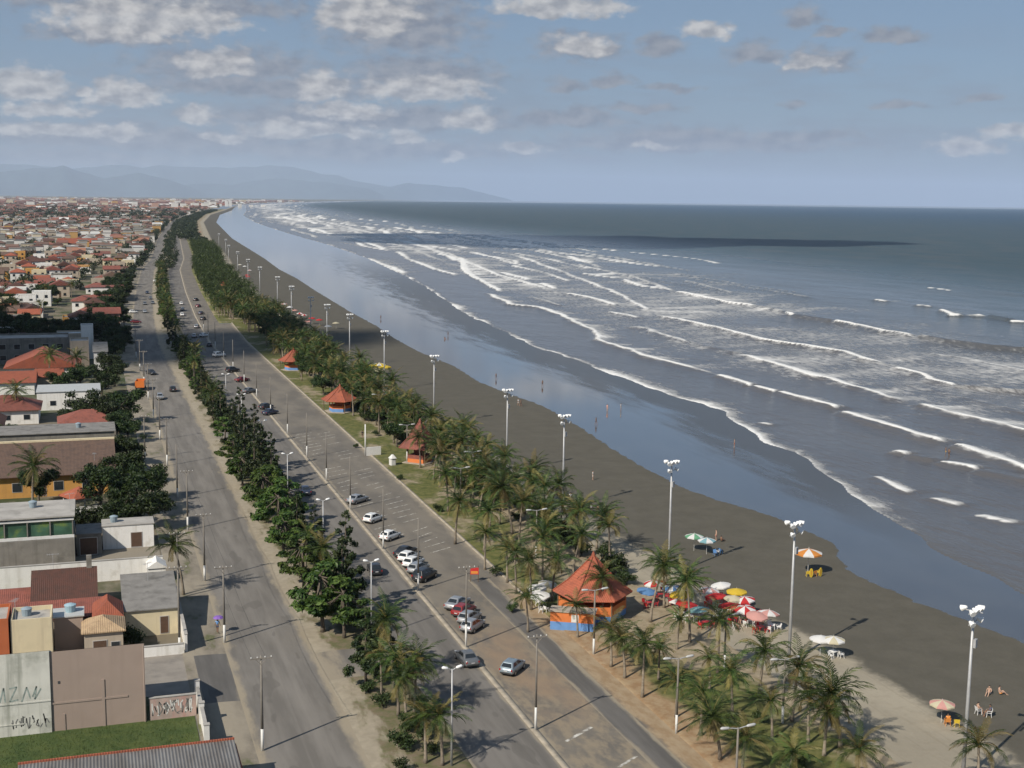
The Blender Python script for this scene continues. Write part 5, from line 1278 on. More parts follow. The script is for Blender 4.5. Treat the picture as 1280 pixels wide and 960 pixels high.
# ------------------------------------------------------------------ near town, house by house
W = {}
W['mauve'] = plain('mauve_wall', (.33, .255, .21), .9, .05, .5, dirt=(.28, .215, .175), dscale=.25, streak=0.35)
W['stained'] = plain('stained_white_wall', (.58, .57, .51), .9, .08, .5, dirt=(.27, .275, .23), dscale=.35, damt=.75, streak=0.75)
W['white'] = plain('white_wall', (.74, .72, .68), .9, .06, .6, dirt=(.42, .39, .33), damt=.5, streak=0.4)
W['cream'] = plain('cream_wall', (.62, .53, .35), .9, .07, .6, dirt=(.42, .35, .24), damt=.4, streak=0.4)
W['ochre'] = plain('ochre_wall', (.52, .27, .07), .9, .08, .6, dirt=(.3, .16, .06), damt=.4, streak=0.4)
W['orange'] = plain('terracotta_wall', (.40, .11, .04), .9, .08, .6)
W['grey'] = plain('bare_render_wall', (.20, .185, .16), .95, .14, .5, dirt=(.10, .095, .08), dscale=.4, damt=.7, streak=0.5)
W['beige'] = plain('beige_wall', (.42, .35, .27), .9, .08, .6, dirt=(.28, .24, .19), damt=.5, streak=0.4)
W['salmon'] = plain('salmon_wall', (.48, .27, .20), .9, .08, .6, dirt=(.32, .2, .16), damt=.4, streak=0.4)
W['fibro'] = plain('fibre_cement_roof', (.20, .19, .175), .95, .12, .8, dirt=(.10, .095, .085), dscale=.5, damt=.8)
W['slab'] = plain('concrete_roof_slab', (.36, .34, .31), .95, .12, .5, dirt=(.18, .17, .15), dscale=.3, damt=.7)
W['mural'] = plain('graffiti_wall', (.38, .30, .26), .9, .2, .9, dirt=(.42, .20, .17), dscale=.5, damt=.6, streak=0.5)
W['frame'] = plain('painted_window_frame', (.45, .43, .40), .6, .06, 2)
W['door'] = plain('brown_door', (.09, .05, .03), .7, .1, 2)
W['teal'] = plain('green_glazing', (.05, .11, .07), .25, .3, .5, dirt=(.16, .22, .05), dscale=.45, damt=.9)
mt, nt, b = newmat('corrugated_sheet')
oc = nt.n('ShaderNodeTexCoord').outputs['Object']
wv_ = nt.n('ShaderNodeTexWave', {'Scale': 1.15, 'Distortion': 0.0}, bands_direction='X'); L(nt, oc, wv_.inputs['Vector'])
st = nt.noise(nt.vec(oc, (.5, .12, 1)), 1.0, 6, .65)
c = nt.mix(nt.sstep(st, .35, .7), (.25, .245, .235), (.15, .135, .12)); c = nt.mix(nt.math('MULTIPLY', nt.sstep(wv_.outputs[1], .45, .1), .5), c, (.09, .085, .08))
L(nt, c, b.inputs['Base Color']); b.inputs['Roughness'].default_value = .6; b.inputs['Metallic'].default_value = .2
bm = nt.n('ShaderNodeBump', {'Strength': .8, 'Distance': .06, 'Height': wv_.outputs[1]}); L(nt, bm.outputs[0], b.inputs['Normal'])
W['corr'] = mt
W['corr2'] = plain('pale_metal_sheet', (.48, .49, .48), .5, .06, .6, metal=.1, dirt=(.3, .29, .27), damt=.5)

def roof_mb(kind, x0, x1, y0, y1, h, rise, oh=.4, th=.12):
    X0, X1, Y0, Y1 = x0-oh, x1+oh, y0-oh, y1+oh; mb = MB(); xm, ym = (x0+x1)/2, (y0+y1)/2
    lo = [(X0, Y0, h), (X1, Y0, h), (X1, Y1, h), (X0, Y1, h)]
    if kind == 'flat':
        mb.box(X0, X1, Y0, Y1, h, h+th); return mb
    if kind == 'shed':      # low at the near side
        up = [(X0, Y0, h+th), (X1, Y0, h+th), (X1, Y1, h+th+rise), (X0, Y1, h+th+rise)]; lo[2] = (X1, Y1, h+rise); lo[3] = (X0, Y1, h+rise)
        mb.add(lo+up, [(3, 2, 1, 0), (4, 5, 6, 7), (0, 1, 5, 4), (1, 2, 6, 5), (2, 3, 7, 6), (3, 0, 4, 7)]); return mb
    up = [(x, y, h+th) for x, y, _ in lo]
    if kind == 'hip':
        if X1-X0 > Y1-Y0: q = (Y1-Y0)/2*.95; rg = [(X0+q, ym, h+th+rise), (X1-q, ym, h+th+rise)]; tf = [(4, 5, 9, 8), (5, 6, 9), (6, 7, 8, 9), (7, 4, 8)]
        else: q = (X1-X0)/2*.95; rg = [(xm, Y0+q, h+th+rise), (xm, Y1-q, h+th+rise)]; tf = [(4, 5, 8), (5, 6, 9, 8), (6, 7, 9), (7, 4, 8, 9)]
    elif kind == 'gable_x': rg = [(X0, ym, h+th+rise), (X1, ym, h+th+rise)]; tf = [(4, 5, 9, 8), (5, 6, 9), (6, 7, 8, 9), (7, 4, 8)]
    else: rg = [(xm, Y0, h+th+rise), (xm, Y1, h+th+rise)]; tf = [(4, 5, 8), (5, 6, 9, 8), (6, 7, 9), (7, 4, 8, 9)]
    mb.add(lo+up+rg, [(3, 2, 1, 0), (0, 1, 5, 4), (1, 2, 6, 5), (2, 3, 7, 6), (3, 0, 4, 7)]+tf); return mb
def opening(e, side, u, z, w_, hgt, x0, x1, y0, y1, name='window', fm=None, pm=None):
    """a framed opening on a wall face: S near side, E the side towards the sea"""
    mb = MB(); pb = MB()
    if side == 'S': mb.box(u-w_/2, u+w_/2, y0-.05, y0+.02, z, z+hgt); pb.box(u-w_/2+.07, u+w_/2-.07, y0-.065, y0-.051, z+.07, z+hgt-.07)
    else: mb.box(x1-.02, x1+.05, u-w_/2, u+w_/2, z, z+hgt); pb.box(x1+.051, x1+.065, u-w_/2+.07, u+w_/2-.07, z+.07, z+hgt-.07)
    o = mb.build(name, fm or W['frame'], e); pb.build('pane' if name == 'window' else 'panel', pm or (M['glass'] if name == 'window' else W['door']), o); return o
def house(label, x0, x1, y0, y1, h, wall, roof, rise, tile, oh=.4, wins=(), doors=(), group=None, parapet=0.0, name='house', z=0.08, cat='house', chim=None):
    cx, cyy = (x0+x1)/2, y0; e = empty(name, (cx, cyy, z), 0, label, cat, group)
    a, b_, c_, d = x0-cx, x1-cx, 0.0, y1-y0
    mb = MB(); mb.box(a, b_, c_, d, -.1, h-.003)
    if roof == 'gable_y': mb.add([(a, .003, h-.004), (b_, .003, h-.004), (0, .003, h+rise-.05), (a, d-.003, h-.004), (b_, d-.003, h-.004), (0, d-.003, h+rise-.05)], [(0, 1, 2), (5, 4, 3), (1, 4, 5, 2), (0, 2, 5, 3)])
    if roof == 'gable_x': mb.add([(a+.003, c_, h-.004), (a+.003, d, h-.004), (a+.003, d/2, h+rise-.05), (b_-.003, c_, h-.004), (b_-.003, d, h-.004), (b_-.003, d/2, h+rise-.05)], [(0, 2, 1), (3, 4, 5), (0, 3, 5, 2), (1, 2, 5, 4)])
    if roof == 'shed': mb.add([(a+.003, c_, h-.004), (a+.003, d, h-.004), (a+.003, d, h+rise-.03), (b_-.003, c_, h-.004), (b_-.003, d, h-.004), (b_-.003, d, h+rise-.03)], [(0, 2, 1), (3, 4, 5), (1, 2, 5, 4), (0, 3, 5, 2)])
    if parapet:
        t = .16
        for q in ((a, b_, c_, c_+t), (a, b_, d-t, d), (a, a+t, c_+t, d-t), (b_-t, b_, c_+t, d-t)): mb.box(*q, h, h+parapet)
    mb.build('wall', wall, e)
    rf = None
    if roof == 'flat' and parapet:
        mb = MB(); mb.box(a+.165, b_-.165, c_+.165, d-.165, h, h+.06); rf = mb.build('roof', tile, e)
    elif roof: rf = roof_mb(roof, a, b_, c_, d, h, rise, oh).build('roof', tile, e)
    for (sd, u, zz, ww, hh) in wins: opening(e, sd, (u-cx if sd == 'S' else u-y0), zz, ww, hh, a, b_, c_, d)
    for (sd, u, ww, hh) in doors: opening(e, sd, (u-cx if sd == 'S' else u-y0), .05, ww, hh, a, b_, c_, d, 'door', W['frame'], W['door'])
    return e, rf
def wallrun(label, x0, x1, y0, y1, h, mat, name='boundary_wall', cap=True, z=.08, group=None):
    e = empty(name, ((x0+x1)/2, (y0+y1)/2, z), 0, label, 'wall', group); dx, dy = (x1-x0)/2, (y1-y0)/2
    mb = MB(); mb.box(-dx, dx, -dy, dy, -.1, h); mb.build('panel', mat, e)
    if cap:
        mb = MB(); mb.box(-dx-.05, dx+.05, -dy-.05, dy+.05, h+.003, h+.08); mb.build('coping', W['slab'], e)
    return e

# windowless party-wall building at the bottom left
e = empty('party_wall_building', (-.4, 122, .05), 0, 'tall windowless mauve building at the bottom left beside a green lawn', 'building')
def wedge(a, b_, d, hf, hb): return [(a, 0, -.1), (b_, 0, -.1), (b_, d, -.1), (a, d, -.1), (a, 0, hf), (b_, 0, hf), (b_, d, hb), (a, d, hb)]
WF = [(3, 2, 1, 0), (0, 1, 5, 4), (1, 2, 6, 5), (2, 3, 7, 6), (3, 0, 4, 7)]
mb = MB(); mb.add(wedge(-4.3, 4.2, 6.0, 7.75, 5.6), WF); mb.build('wall', W['mauve'], e)
mb = MB(); mb.add([(-4.3, .2, 7.7), (4.2, .2, 7.7), (4.2, 6, 5.63), (-4.3, 6, 5.63)], [(0, 1, 2, 3)]); mb.build('roof', W['slab'], e)
mb = MB(); mb.box(-4.3, 2.6, -.055, .01, 2.62, 2.80); mb.box(.22, .50, -.07, .01, -.1, 4.6); mb.box(-3.3, -3.1, -.06, .01, -.1, 1.6); mb.build('pilasters', W['mauve'], e)
mb = MB(); mb.tube([(4.1, -.15, 0), (4.1, -.15, 7.6)], .06, 6); mb.build('drain_pipe', W['mauve'], e)
mb = MB(); mb.box(-3.65, -3.45, -.03, -.001, 4.6, 4.85); mb.build('vent', M['darkmetal'], e)
e = empty('party_wall_building', (-9.5, 121.85, .05), 0, 'stained white windowless building covered in graffiti tags at the bottom left corner', 'building')
mb = MB(); mb.add(wedge(-4.5, 4.79, 6.0, 7.95, 5.8), WF); mb.build('wall', W['stained'], e)
mb = MB(); mb.add([(-4.5, .2, 7.9), (4.79, .2, 7.9), (4.79, 6, 5.83), (-4.5, 6, 5.83)], [(0, 1, 2, 3)]); mb.build('roof', W['slab'], e)
mb = MB(); mb.box(-4.5, 4.79, -.05, .01, 3.05, 3.18); mb.box(-4.5, 2.4, -.04, .01, 1.05, 1.15); mb.build('moulding', W['stained'], e)
M['spray'] = plain('spray_paint', (.17, .17, .16), .8, .1, 3); M['spray2'] = plain('spray_paint_green', (.27, .32, .29), .8, .3, 3)
def scrawl(parent, x0, x1, z0, z1, n, mat, seed, y=-.012, wd=.045, axis='x'):
    r = random.Random(seed); mb = MB()
    for i in range(n):
        x = x0+(x1-x0)*(i+.5)/n; wdt = (x1-x0)/n*.5
        pts = [(x+r.uniform(-wdt, wdt), r.uniform(z0, z1)) for _ in range(r.randint(3, 5))]
        for (ax, az_), (bx, bz) in zip(pts, pts[1:]):
            dx, dz = bx-ax, bz-az_; l_ = math.hypot(dx, dz) or 1; nx, nz = -dz/l_*wd, dx/l_*wd
            mb.add([(ax-nx, y, az_-nz), (bx-nx, y, bz-nz), (bx+nx, y, bz+nz), (ax+nx, y, az_+nz)], [(0, 1, 2, 3)])
    return mb.build('graffiti', mat, parent)
def stroke_text(parent, strokes, x0, z0, sx, sz, mat, y, wd):
    mb = MB()
    for st_ in strokes:
        for (a, c_), (b_, d) in zip(st_, st_[1:]):
            ax, az_, bx, bz = x0+a*sx, z0+c_*sz, x0+b_*sx, z0+d*sz; dx, dz = bx-ax, bz-az_; l_ = math.hypot(dx, dz) or 1; nx, nz = -dz/l_*wd, dx/l_*wd
            mb.add([(ax-nx, y, az_-nz), (bx-nx, y, bz-nz), (bx+nx, y, bz+nz), (ax+nx, y, az_+nz)], [(0, 1, 2, 3)])
    return mb.build('graffiti', mat, parent)
# slanting tag letters: U V / V Z along the moulding, tangled tags below
stroke_text(e, [[(0, 1), (.3, .1), (.9, .6)], [(1.2, 1), (1.5, 0), (2.1, 1.1)], [(2.3, .9), (2.9, 0)], [(3.1, .1), (3.5, 1.2), (3.6, .1)], [(4.0, 1.1), (4.7, 1.2), (4.0, .1), (4.8, .2)], [(5.1, 0), (5.6, 1.1), (5.9, .2)], [(6.1, .3), (6.5, 1.1), (6.3, .1), (6.9, .9)]], -2.6, 3.25, .95, 1.25, M['spray2'], -.014, .06)
scrawl(e, 1.3, 4.6, .55, 1.95, 11, M['spray'], 4)
# mural wall, gate posts and lawn beside it
wl_ = wallrun('low wall painted with pinkish graffiti beside the mauve building', 4.15, 8.5, 122.1, 122.35, 2.1, W['mural'])
g_ = scrawl(wl_, -2.0, 1.9, .3, 1.9, 9, M['whitepaint'], 8, -.14, .06); g_ = scrawl(wl_, -1.8, 1.6, .3, 1.8, 8, M['spray'], 9, -.143, .04)
wallrun('white wall along the side street at the edge of the lawn', 8.72, 8.95, 114.5, 124.8, 1.7, W['white'])
for i, (yy, h_) in enumerate(((125.0, 2.3), (119.6, 2.1), (114.2, 2.1))):
    wallrun(f'white gate pillar at the lawn wall, {ords[i]} from the mauve building', 8.6, 9.08, yy, yy+.45, h_, M['whitepaint'], 'gate_pillar', group='white gate pillars')
mt, nt, b = newmat('mown_grass'); oc = nt.n('ShaderNodeTexCoord').outputs['Object']
n1 = nt.noise(oc, .5, 6, .65); n2 = nt.noise(oc, 5, 3)
c = nt.mix(nt.sstep(n1, .35, .68), (.040, .070, .012), (.080, .105, .022)); c = nt.mix(nt.math('MULTIPLY', n2, .4), c, (.03, .05, .012)); c = nt.mix(nt.sstep(n1, .70, .80), c, (.2, .17, .11))
L(nt, c, b.inputs['Base Color']); b.inputs['Roughness'].default_value = .95
bm = nt.n('ShaderNodeBump', {'Strength': .7, 'Distance': .08, 'Height': nt.noise(oc, 14, 3)}); L(nt, bm.outputs[0], b.inputs['Normal'])
M['mown'] = mt
mb = MB(); mb.add([(-15, 108, .03), (8.3, 108, .03), (8.3, 122, .03), (-15, 122, .03)], [(0, 1, 2, 3)]); tag(mb.build('lawn', M['mown']), kind='structure')
r_ = np.random.RandomState(3); vs = []; fs = []
for i in range(9000):
    x, y = r_.uniform(-14.5, 8), r_.uniform(110, 121.7); a = r_.uniform(0, 6.28); l_ = r_.uniform(.06, .2); c_, s_ = math.cos(a)*.025, math.sin(a)*.025
    fs.append((3*i, 3*i+1, 3*i+2)); vs += [(x-c_, y-s_, .03), (x+c_, y+s_, .03), (x+r_.uniform(-.08, .08), y+r_.uniform(-.08, .08), .03+l_)]
mb = MB(); mb.v = vs; mb.f = fs; tag(mb.build('lawn_grass', M['mown']), kind='stuff')
# corrugated sheds along the bottom edge
e, rf = house('long shed with ribbed grey sheet roof and red edge at the bottom left', -6.6, 10.3, 95, 106.6, 3.0, W['cream'], 'shed', -.0001+.5, W['corr'], .25)
mb = MB(); mb.box(-8.72, 8.72, 11.83, 11.98, 3.4, 3.78); mb.box(8.71, 8.86, -.2, 11.98, 2.95, 3.2); mb.build('edge_tiles', M['claytile'], rf)
house('shed with pale sheet roof beside the long ribbed roof', -10.2, -6.9, 96, 106.0, 2.9, W['grey'], 'shed', .4, W['corr2'], .1)
house('shed with dark sheet roof at the bottom left corner', -16, -10.5, 95, 105.4, 2.7, W['grey'], 'shed', .4, W['fibro'], .1)
# side street surface and forecourts
M['asphS'] = asphalt('asphalt_side_street', 7.5, 13.3, (.115, .108, .10), .5, .5)
uvgrid('side_street', [9.5, 11, 12.2, 13.0], ylist(124.6, 138.6, 0, 1.5), M['asphS'], lambda T, Y: .006+np.where(T > 12.9, .0, np.where(T > 12, .06, .10)))
mb = MB(); mb.add([(-14, 128.2, .035), (9.2, 128.2, .035), (9.2, 141.5, .035), (-14, 141.5, .035)], [(0, 1, 2, 3)]); tag(mb.build('side_street', plain('pale_paving', (.24, .215, .185), .95, .12, .4, dirt=(.12, .11, .1), dscale=.3)), kind='structure')
# the block of houses behind it
house('grey fibre-cement-roofed house with cream front at the side street', 2.6, 8.4, 147, 157.5, 3.0, W['cream'], 'shed', 1.2, W['fibro'], .25, wins=(('E', 150, 1.0, 1.2, 1.1), ('E', 154, 1.0, 1.2, 1.1)), doors=(('S', 6.9, 1.0, 2.1),))
wallrun('cream forecourt wall of the grey-roofed house', 2.9, 8.6, 139.8, 140.05, 1.1, W['white'])
wallrun('white boundary wall running beside the grey-roofed house', 8.72, 8.98, 140.2, 158.5, 2.0, W['white'])
e, rf = house('house with steep dark red tiled roof behind the cream block', -7.3, -.6, 151.5, 162.5, 3.5, W['salmon'], 'gable_x', 2.2, M['darktile'], .35, wins=(('S', -5.6, 1.2, 1.2, 1.0), ('E', 154, 1.2, 1.0, 1.0)))
mb = MB(); mb.box(2.5, 3.1, 5.2, 5.8, 5.2, 7.2); mb.build('chimney', W['grey'], rf)
house('low house with rusty red roof at the left edge behind the cream block', -15.5, -7.7, 151, 159.5, 2.9, W['salmon'], 'gable_x', 1.3, M['redtile'], .3)
house('narrow house with red tiled lean-to roof behind the mauve terrace', -9.5, .9, 146.6, 150.9, 2.9, W['beige'], 'shed', .8, M['redtile'], .15)
house('small house with bright orange hip roof between the terrace and the cream front', -.6, 3.0-.9, 144.6, 149.5, 3.3, W['salmon'], 'hip', 1.5, M['claytile'], .35)
house('cream block with plain sunlit front wall above the party wall', -9.1, -5.0, 139.8, 144.3, 4.9, W['cream'], 'flat', 0, W['slab'], 0, parapet=.5)
house('narrow terracotta block at the left edge beside the cream block', -12.2, -9.3, 139.6, 145, 5.3, W['orange'], 'flat', 0, W['slab'], 0, parapet=.4)
house('mauve terrace house with pale sheet roof behind the party wall', -4.9, -1.9, 143.4, 146.4, 4.1, W['mauve'], 'flat', 0, W['corr2'], .15)
e, rf = house('small veranda house with cream tiled hip roof on the terrace', -1.8, 2.2, 139.6, 143.9, 3.3, W['beige'], 'hip', 1.1, tiles('clay_tiles_cream', (.48, .34, .2), (.3, .2, .12)), .3, wins=(('S', 1.4, 1.0, 1.0, 1.2),), doors=(('S', -.2, 1.5, 2.4),))
e = empty('water_tank', (-3.2, 145, 4.25), 0, 'pale blue water tank on the mauve terrace roof', 'water tank')
mb = MB(); n = 14; mb.loft([[(rr*math.cos(6.2832*k/n), rr*math.sin(6.2832*k/n), z) for k in range(n)] for z, rr in ((0, .5), (.75, .62), (.8, .66), (.85, .64), (1.0, .2))]); mb.build('tank', plain('tank_blue', (.30, .42, .48), .5, .05, 2), e)
for i, (x, y, z, lb) in enumerate(((2.2, 188, 3.5, 'white workshop roof'), (-8.5, 186, 6.8, 'roof of the grey gallery building'), (-3, 263, 4.5, 'long grey roof behind the ochre house'), (-7.6, 142.5, 5.0, 'flat top of the cream block'))):
    e = empty('water_tank', (x, y, z), 0, f'grey-blue water tank on the {lb}', 'water tank')
    mb = MB(); mb.loft([[(rr*math.cos(6.2832*k/14), rr*math.sin(6.2832*k/14), zz) for k in range(14)] for zz, rr in ((0, .45), (.75, .55), (.8, .6), (.85, .58), (1.0, .2))]); mb.build('tank', plain('tank_grey_blue', (.24, .30, .34), .6, .08, 2), e)
for i, (x, y, z, lb) in enumerate(((-5.2, 157, 5.6, 'dark red tiled roof'), (-3.6, 184, 6.8, 'grey gallery building'), (5.5, 155, 4.2, 'grey fibre-cement roof'), (-8.6, 140.4, 5.4, 'cream block'), (-.2, 227, 4.0, 'brown roof of the ochre house'))):
    e = empty('tv_antenna', (x, y, z), .4*i, f'thin TV antenna on the {lb}', 'antenna')
    mb = MB(); mb.tube([(0, 0, -.6), (0, 0, 2.2)], .025, 5); mb.build('mast', M['metal'], e)
    mb = MB(); mb.tube([(-.7, 0, 2.1), (.7, 0, 2.1)], .018, 4)
    for q in range(6): mb.tube([(-.6+.24*q, -.4+.03*q, 2.1), (-.6+.24*q, .4-.03*q, 2.1)], .012, 4)
    mb.build('aerial', M['metal'], e)
put_tree('shrub', 3.2, 143, 1.3, 1.9, label='yellow-green shrub beside the veranda house and the cream forecourt', group=None)
# white wall, yard and grey gallery building
wallrun('long white wall crossing the lots behind the dark red roof', -15, 8.0, 170.3, 170.6, 2.7, W['white'])
house('small white gabled lean-to at the end of the long white wall', 6.0, 8.2, 167.4, 170.2, 2.0, W['white'], 'gable_y', .8, W['white'], .15)
mb = MB(); mb.add([(-14, 171, .04), (8.2, 171, .04), (8.2, 186, .04), (-14, 186, .04)], [(0, 1, 2, 3)]); tag(mb.build('yard', M['verge']), kind='structure')
mb = MB(); mb.add([(-15, 160, .04), (-8, 160, .04), (-8, 170.2, .04), (-15, 170.2, .04)], [(0, 1, 2, 3)]); tag(mb.build('lawn', M['mown']), kind='structure')
house('white workshop wall building with stained front behind the brown yard', .6, 7.6, 186, 190, 3.3, W['white'], 'flat', 0, W['slab'], .1, doors=(('S', 5.2, 1.6, 2.2),))
house('dark open shed between the grey gallery building and the white workshop', -2.9, .45, 183.5, 189, 3.0, W['grey'], 'flat', 0, W['fibro'], .1, doors=(('S', -1.3, 2.4, 2.5),))
e, rf = house('grey two-storey building with green glazed gallery upstairs', -15, -3.1, 180, 190, 3.5, W['grey'], None, 0, None)
mb = MB(); mb.box(-5.9, 5.9, .5, .6, 3.55, 6.3); mb.build('gallery_glazing', W['teal'], e)
mb = MB()
for i in range(5): mb.box(-5.9+i*2.9, -5.75+i*2.9, .25, .45, 3.5, 6.5)
mb.build('gallery_posts', W['grey'], e)
mb = MB(); mb.box(-5.95, 5.95, .2, .4, 3.55, 3.95); mb.box(-5.95, 5.95, .2, .4, 6.0, 6.3); mb.build('gallery_rails', M['whitepaint'], e)
mb = MB(); mb.box(-6.1, 6.1, 0, 9.9, 6.5, 6.7); mb.build('roof', W['slab'], e)
def hedge(label, x0, x1, y0, y1, h, mat='broad'):
    bl = []; x = x0
    while x < x1: bl.append((x-x0, 0, h*.5, .9, (y1-y0)/2+.2, h*.56)); x += 1.1
    e = empty('hedge', (x0, (y0+y1)/2, .05), 0, label, 'hedge'); c = leafclump_crown('foliage', int(x0*7+y0)+900, [M[mat]], bl, int(500*(x1-x0)), .22); c.parent = e
    mb = MB(); x = .5
    while x < x1-x0: mb.tube([(x, 0, -.1), (x, 0, h*.7)], .06, 5); x += 1.5
    mb.build('stems', M['bark'], e)
hedge('tall dark clipped hedge behind the grey gallery building', -15, 6.0, 199, 201.4, 3.2)
# ochre house with brown roof
e, rf = house('ochre house under a wide brown tiled roof among dark trees', -16, 2.6, 222.6, 250, 3.5, W['ochre'], 'gable_x', 3.2, M['browntile'], .7, wins=(('S', -1.5, .9, 1.6, 1.6), ('S', -6, .9, 1.6, 1.6), ('S', -12.5, .9, 1.6, 1.6)), doors=(('S', -8.5, 1.1, 2.2),))
mb = MB(); mb.box(-10.0, 10.0, 13.4, 14.0, 6.72, 7.05); mb.build('ridge_cap', W['cream'], rf)
house('long flat grey-roofed building just behind the ochre house', -22, 3.6, 258, 268, 4.3, W['grey'], 'flat', 0, W['fibro'], .3)
e = empty('garden_pavilion', (-2.6, 211, .05), .5, 'small orange pyramid-roofed pavilion in front of the ochre house', 'pavilion')
roof_mb('hip', -2, 2, -2, 2, 2.4, 1.4, .4).build('roof', M['claytile'], e)
mb = MB()
for sx in (-1, 1):
    for sy in (-1, 1): mb.tube([(sx*1.8, sy*1.8, 0), (sx*1.8, sy*1.8, 2.4)], .1, 6)
mb.build('posts', W['white'], e)
wallrun('low white garden wall of the ochre house', -16, 3, 206.5, 206.8, 1.5, W['white'])
# further named houses towards the cloud shadow
house('white-walled house with red hip roof at the left edge beyond the ochre house', -25, -11.6, 296, 308, 3.0, W['white'], 'hip', 2.6, M['redtile'], .6, wins=(('S', -14, .9, 1.4, 1.2), ('S', -18, .9, 1.4, 1.2)))
house('white flat-topped house behind the red hip roof', -12.5, 1.5, 314, 326, 4.2, W['white'], 'flat', 0, W['corr2'], .2, wins=(('S', -9, 1, 1.4, 1.2), ('S', -4, 1, 1.4, 1.2)))
house('large white gabled house with orange roof edges facing the viewer', -22, -3.6, 366, 382, 3.4, W['white'], 'gable_y', 4.0, M['claytile'], .7, wins=(('S', -6, .9, 1.4, 1.2), ('S', -11, 2.8, 1.2, 1.2)))
house('house with two-step orange roofs in front of the white gable', -24, -14, 340, 352, 3.0, W['white'], 'gable_x', 2.2, M['claytile'], .5)
house('small orange-roofed annex before the white gable', -14, -7.6, 352, 361, 2.7, W['beige'], 'gable_x', 1.6, M['claytile'], .5)
house('long unfinished grey building with dark window holes', -36, -6.6, 404, 418, 7.0, W['grey'], 'flat', 0, W['slab'], .0, parapet=.6, wins=tuple(('S', -33+4*i, z_, 1.8, 1.6) for i in range(7) for z_ in (1.0, 4.2)))
house('tall narrow cream house end-on with one window', -6.0, -.8, 392, 402, 7.2, W['beige'], 'flat', 0, W['slab'], .1, parapet=.5, wins=(('S', -3.6, 3.6, 1.2, 1.3),))
house('white stair tower beside the unfinished grey building', -3.0, .6, 412, 418, 10.0, W['white'], 'flat', 0, W['slab'], .1, parapet=.3)
house('white house end with a sloping dark roof near the roadside trees', .5, 4.2, 384, 396, 5.2, W['white'], 'shed', 1.5, W['fibro'], .3)
house('long white building with pinkish roof edge past the dark trees', -6.5+float(bend(640)), 8.5+float(bend(640)), 640, 654, 6.4, W['white'], 'flat', 0, M['redtile'], .4, parapet=.0, wins=tuple(('S', -4+3.2*i+float(bend(640)), 2.8, 1.0, 1.0) for i in range(4)))
house('white house with stepped red roofs before the long white building', -7+float(bend(585)), 5+float(bend(585)), 580, 594, 4.2, W['white'], 'gable_x', 2.4, M['redtile'], .6, wins=(('S', 0, 1, 1.6, 1.2), ('S', 4, 1, 1.6, 1.2)))
house('long bright orange-roofed hall in the middle of the town', float(bend(1260))-72, float(bend(1260))-38, 1260, 1278, 5, W['cream'], 'gable_x', 4.5, M['claytile'], .8)
HB = [(-37, 9, 290, 330), (-26, 3, 334, 384), (-37, 6, 384, 420), (-8, 12, 575, 600), (-10, 14, 636, 660)]
# ------------------------------------------------------------------ the rest of the town
WALLS = [('white', W['white']), ('white', W['white']), ('beige', W['beige']), ('cream', W['cream']), ('beige', W['beige']), ('grey', W['grey']), ('salmon', W['salmon']), ('white', W['white']), ('ochre', W['ochre']), ('white', W['white']), ('cream', W['cream'])]
ROOFS = [('red', M['redtile']), ('orange', M['claytile']), ('dark', M['darktile']), ('brown', M['browntile']), ('red', M['redtile']), ('dark', M['darktile']), ('brown', M['browntile'])]
HP = {}
def house_proto(kind, w_, d, h, rise):
    key = (kind, w_, d, h, rise)
    if key in HP: return HP[key]
    parts = []; a = w_/2
    mb = MB(); mb.box(-a, a, 0, d, -.3, h)
    if kind == 'gable_y': mb.add([(-a, .003, h-.004), (a, .003, h-.004), (0, .003, h+rise-.05), (-a, d-.003, h-.004), (a, d-.003, h-.004), (0, d-.003, h+rise-.05)], [(0, 1, 2), (5, 4, 3), (1, 4, 5, 2), (0, 2, 5, 3)])
    if kind == 'gable_x': mb.add([(-a+.003, 0, h-.004), (-a+.003, d, h-.004), (-a+.003, d/2, h+rise-.05), (a-.003, 0, h-.004), (a-.003, d, h-.004), (a-.003, d/2, h+rise-.05)], [(0, 2, 1), (3, 4, 5), (0, 3, 5, 2), (1, 2, 5, 4)])
    if kind == 'flat': 
        for q in ((-a, a, 0, .16), (-a, a, d-.16, d), (-a, -a+.16, .16, d-.16), (a-.16, a, .16, d-.16)): mb.box(*q, h, h+.5)
    parts.append(('wall', mb.build('wall', W['white'])))
    if kind == 'flat': mb = MB(); mb.box(-a+.165, a-.165, .165, d-.165, h, h+.06); r_ = mb.build('roof', W['slab'])
    else: r_ = roof_mb(kind, -a, a, 0, d, h, rise, .5).build('roof', M['redtile'])
    parts.append(('roof', r_))
    nw = 2 if w_ < 10 else 3
    for st_ in range(1 if h < 4.5 else 2):
        for i in range(nw):
            u = -a+w_*(i+.5)/nw; z = .95+3.0*st_
            mb = MB(); mb.box(u-.65, u+.65, -.04, .01, z, z+1.15); mb.box(u-.75, u+.75, -.10, -.0, z-.1, z-.003); parts.append(('window', mb.build('window', M['glass'])))
    mb = MB(); mb.box(-.5, .5, -.05, .01, .0, 2.1); parts.append(('door', mb.build('door', W['door'])))
    unlink(*[p for _, p in parts]); HP[key] = parts; return parts
def town_house(x, y, rz, kind, dims, wl, rf, label, group, z=.05):
    parts = house_proto(kind, *dims); e = empty('house', (x, y, z), rz, label, 'house', group)
    for n_, p in parts:
        c = inst(p, e)
        if n_ in ('wall', 'roof'): c.material_slots[0].link = 'OBJECT'; c.material_slots[0].material = wl if n_ == 'wall' else rf
    return e
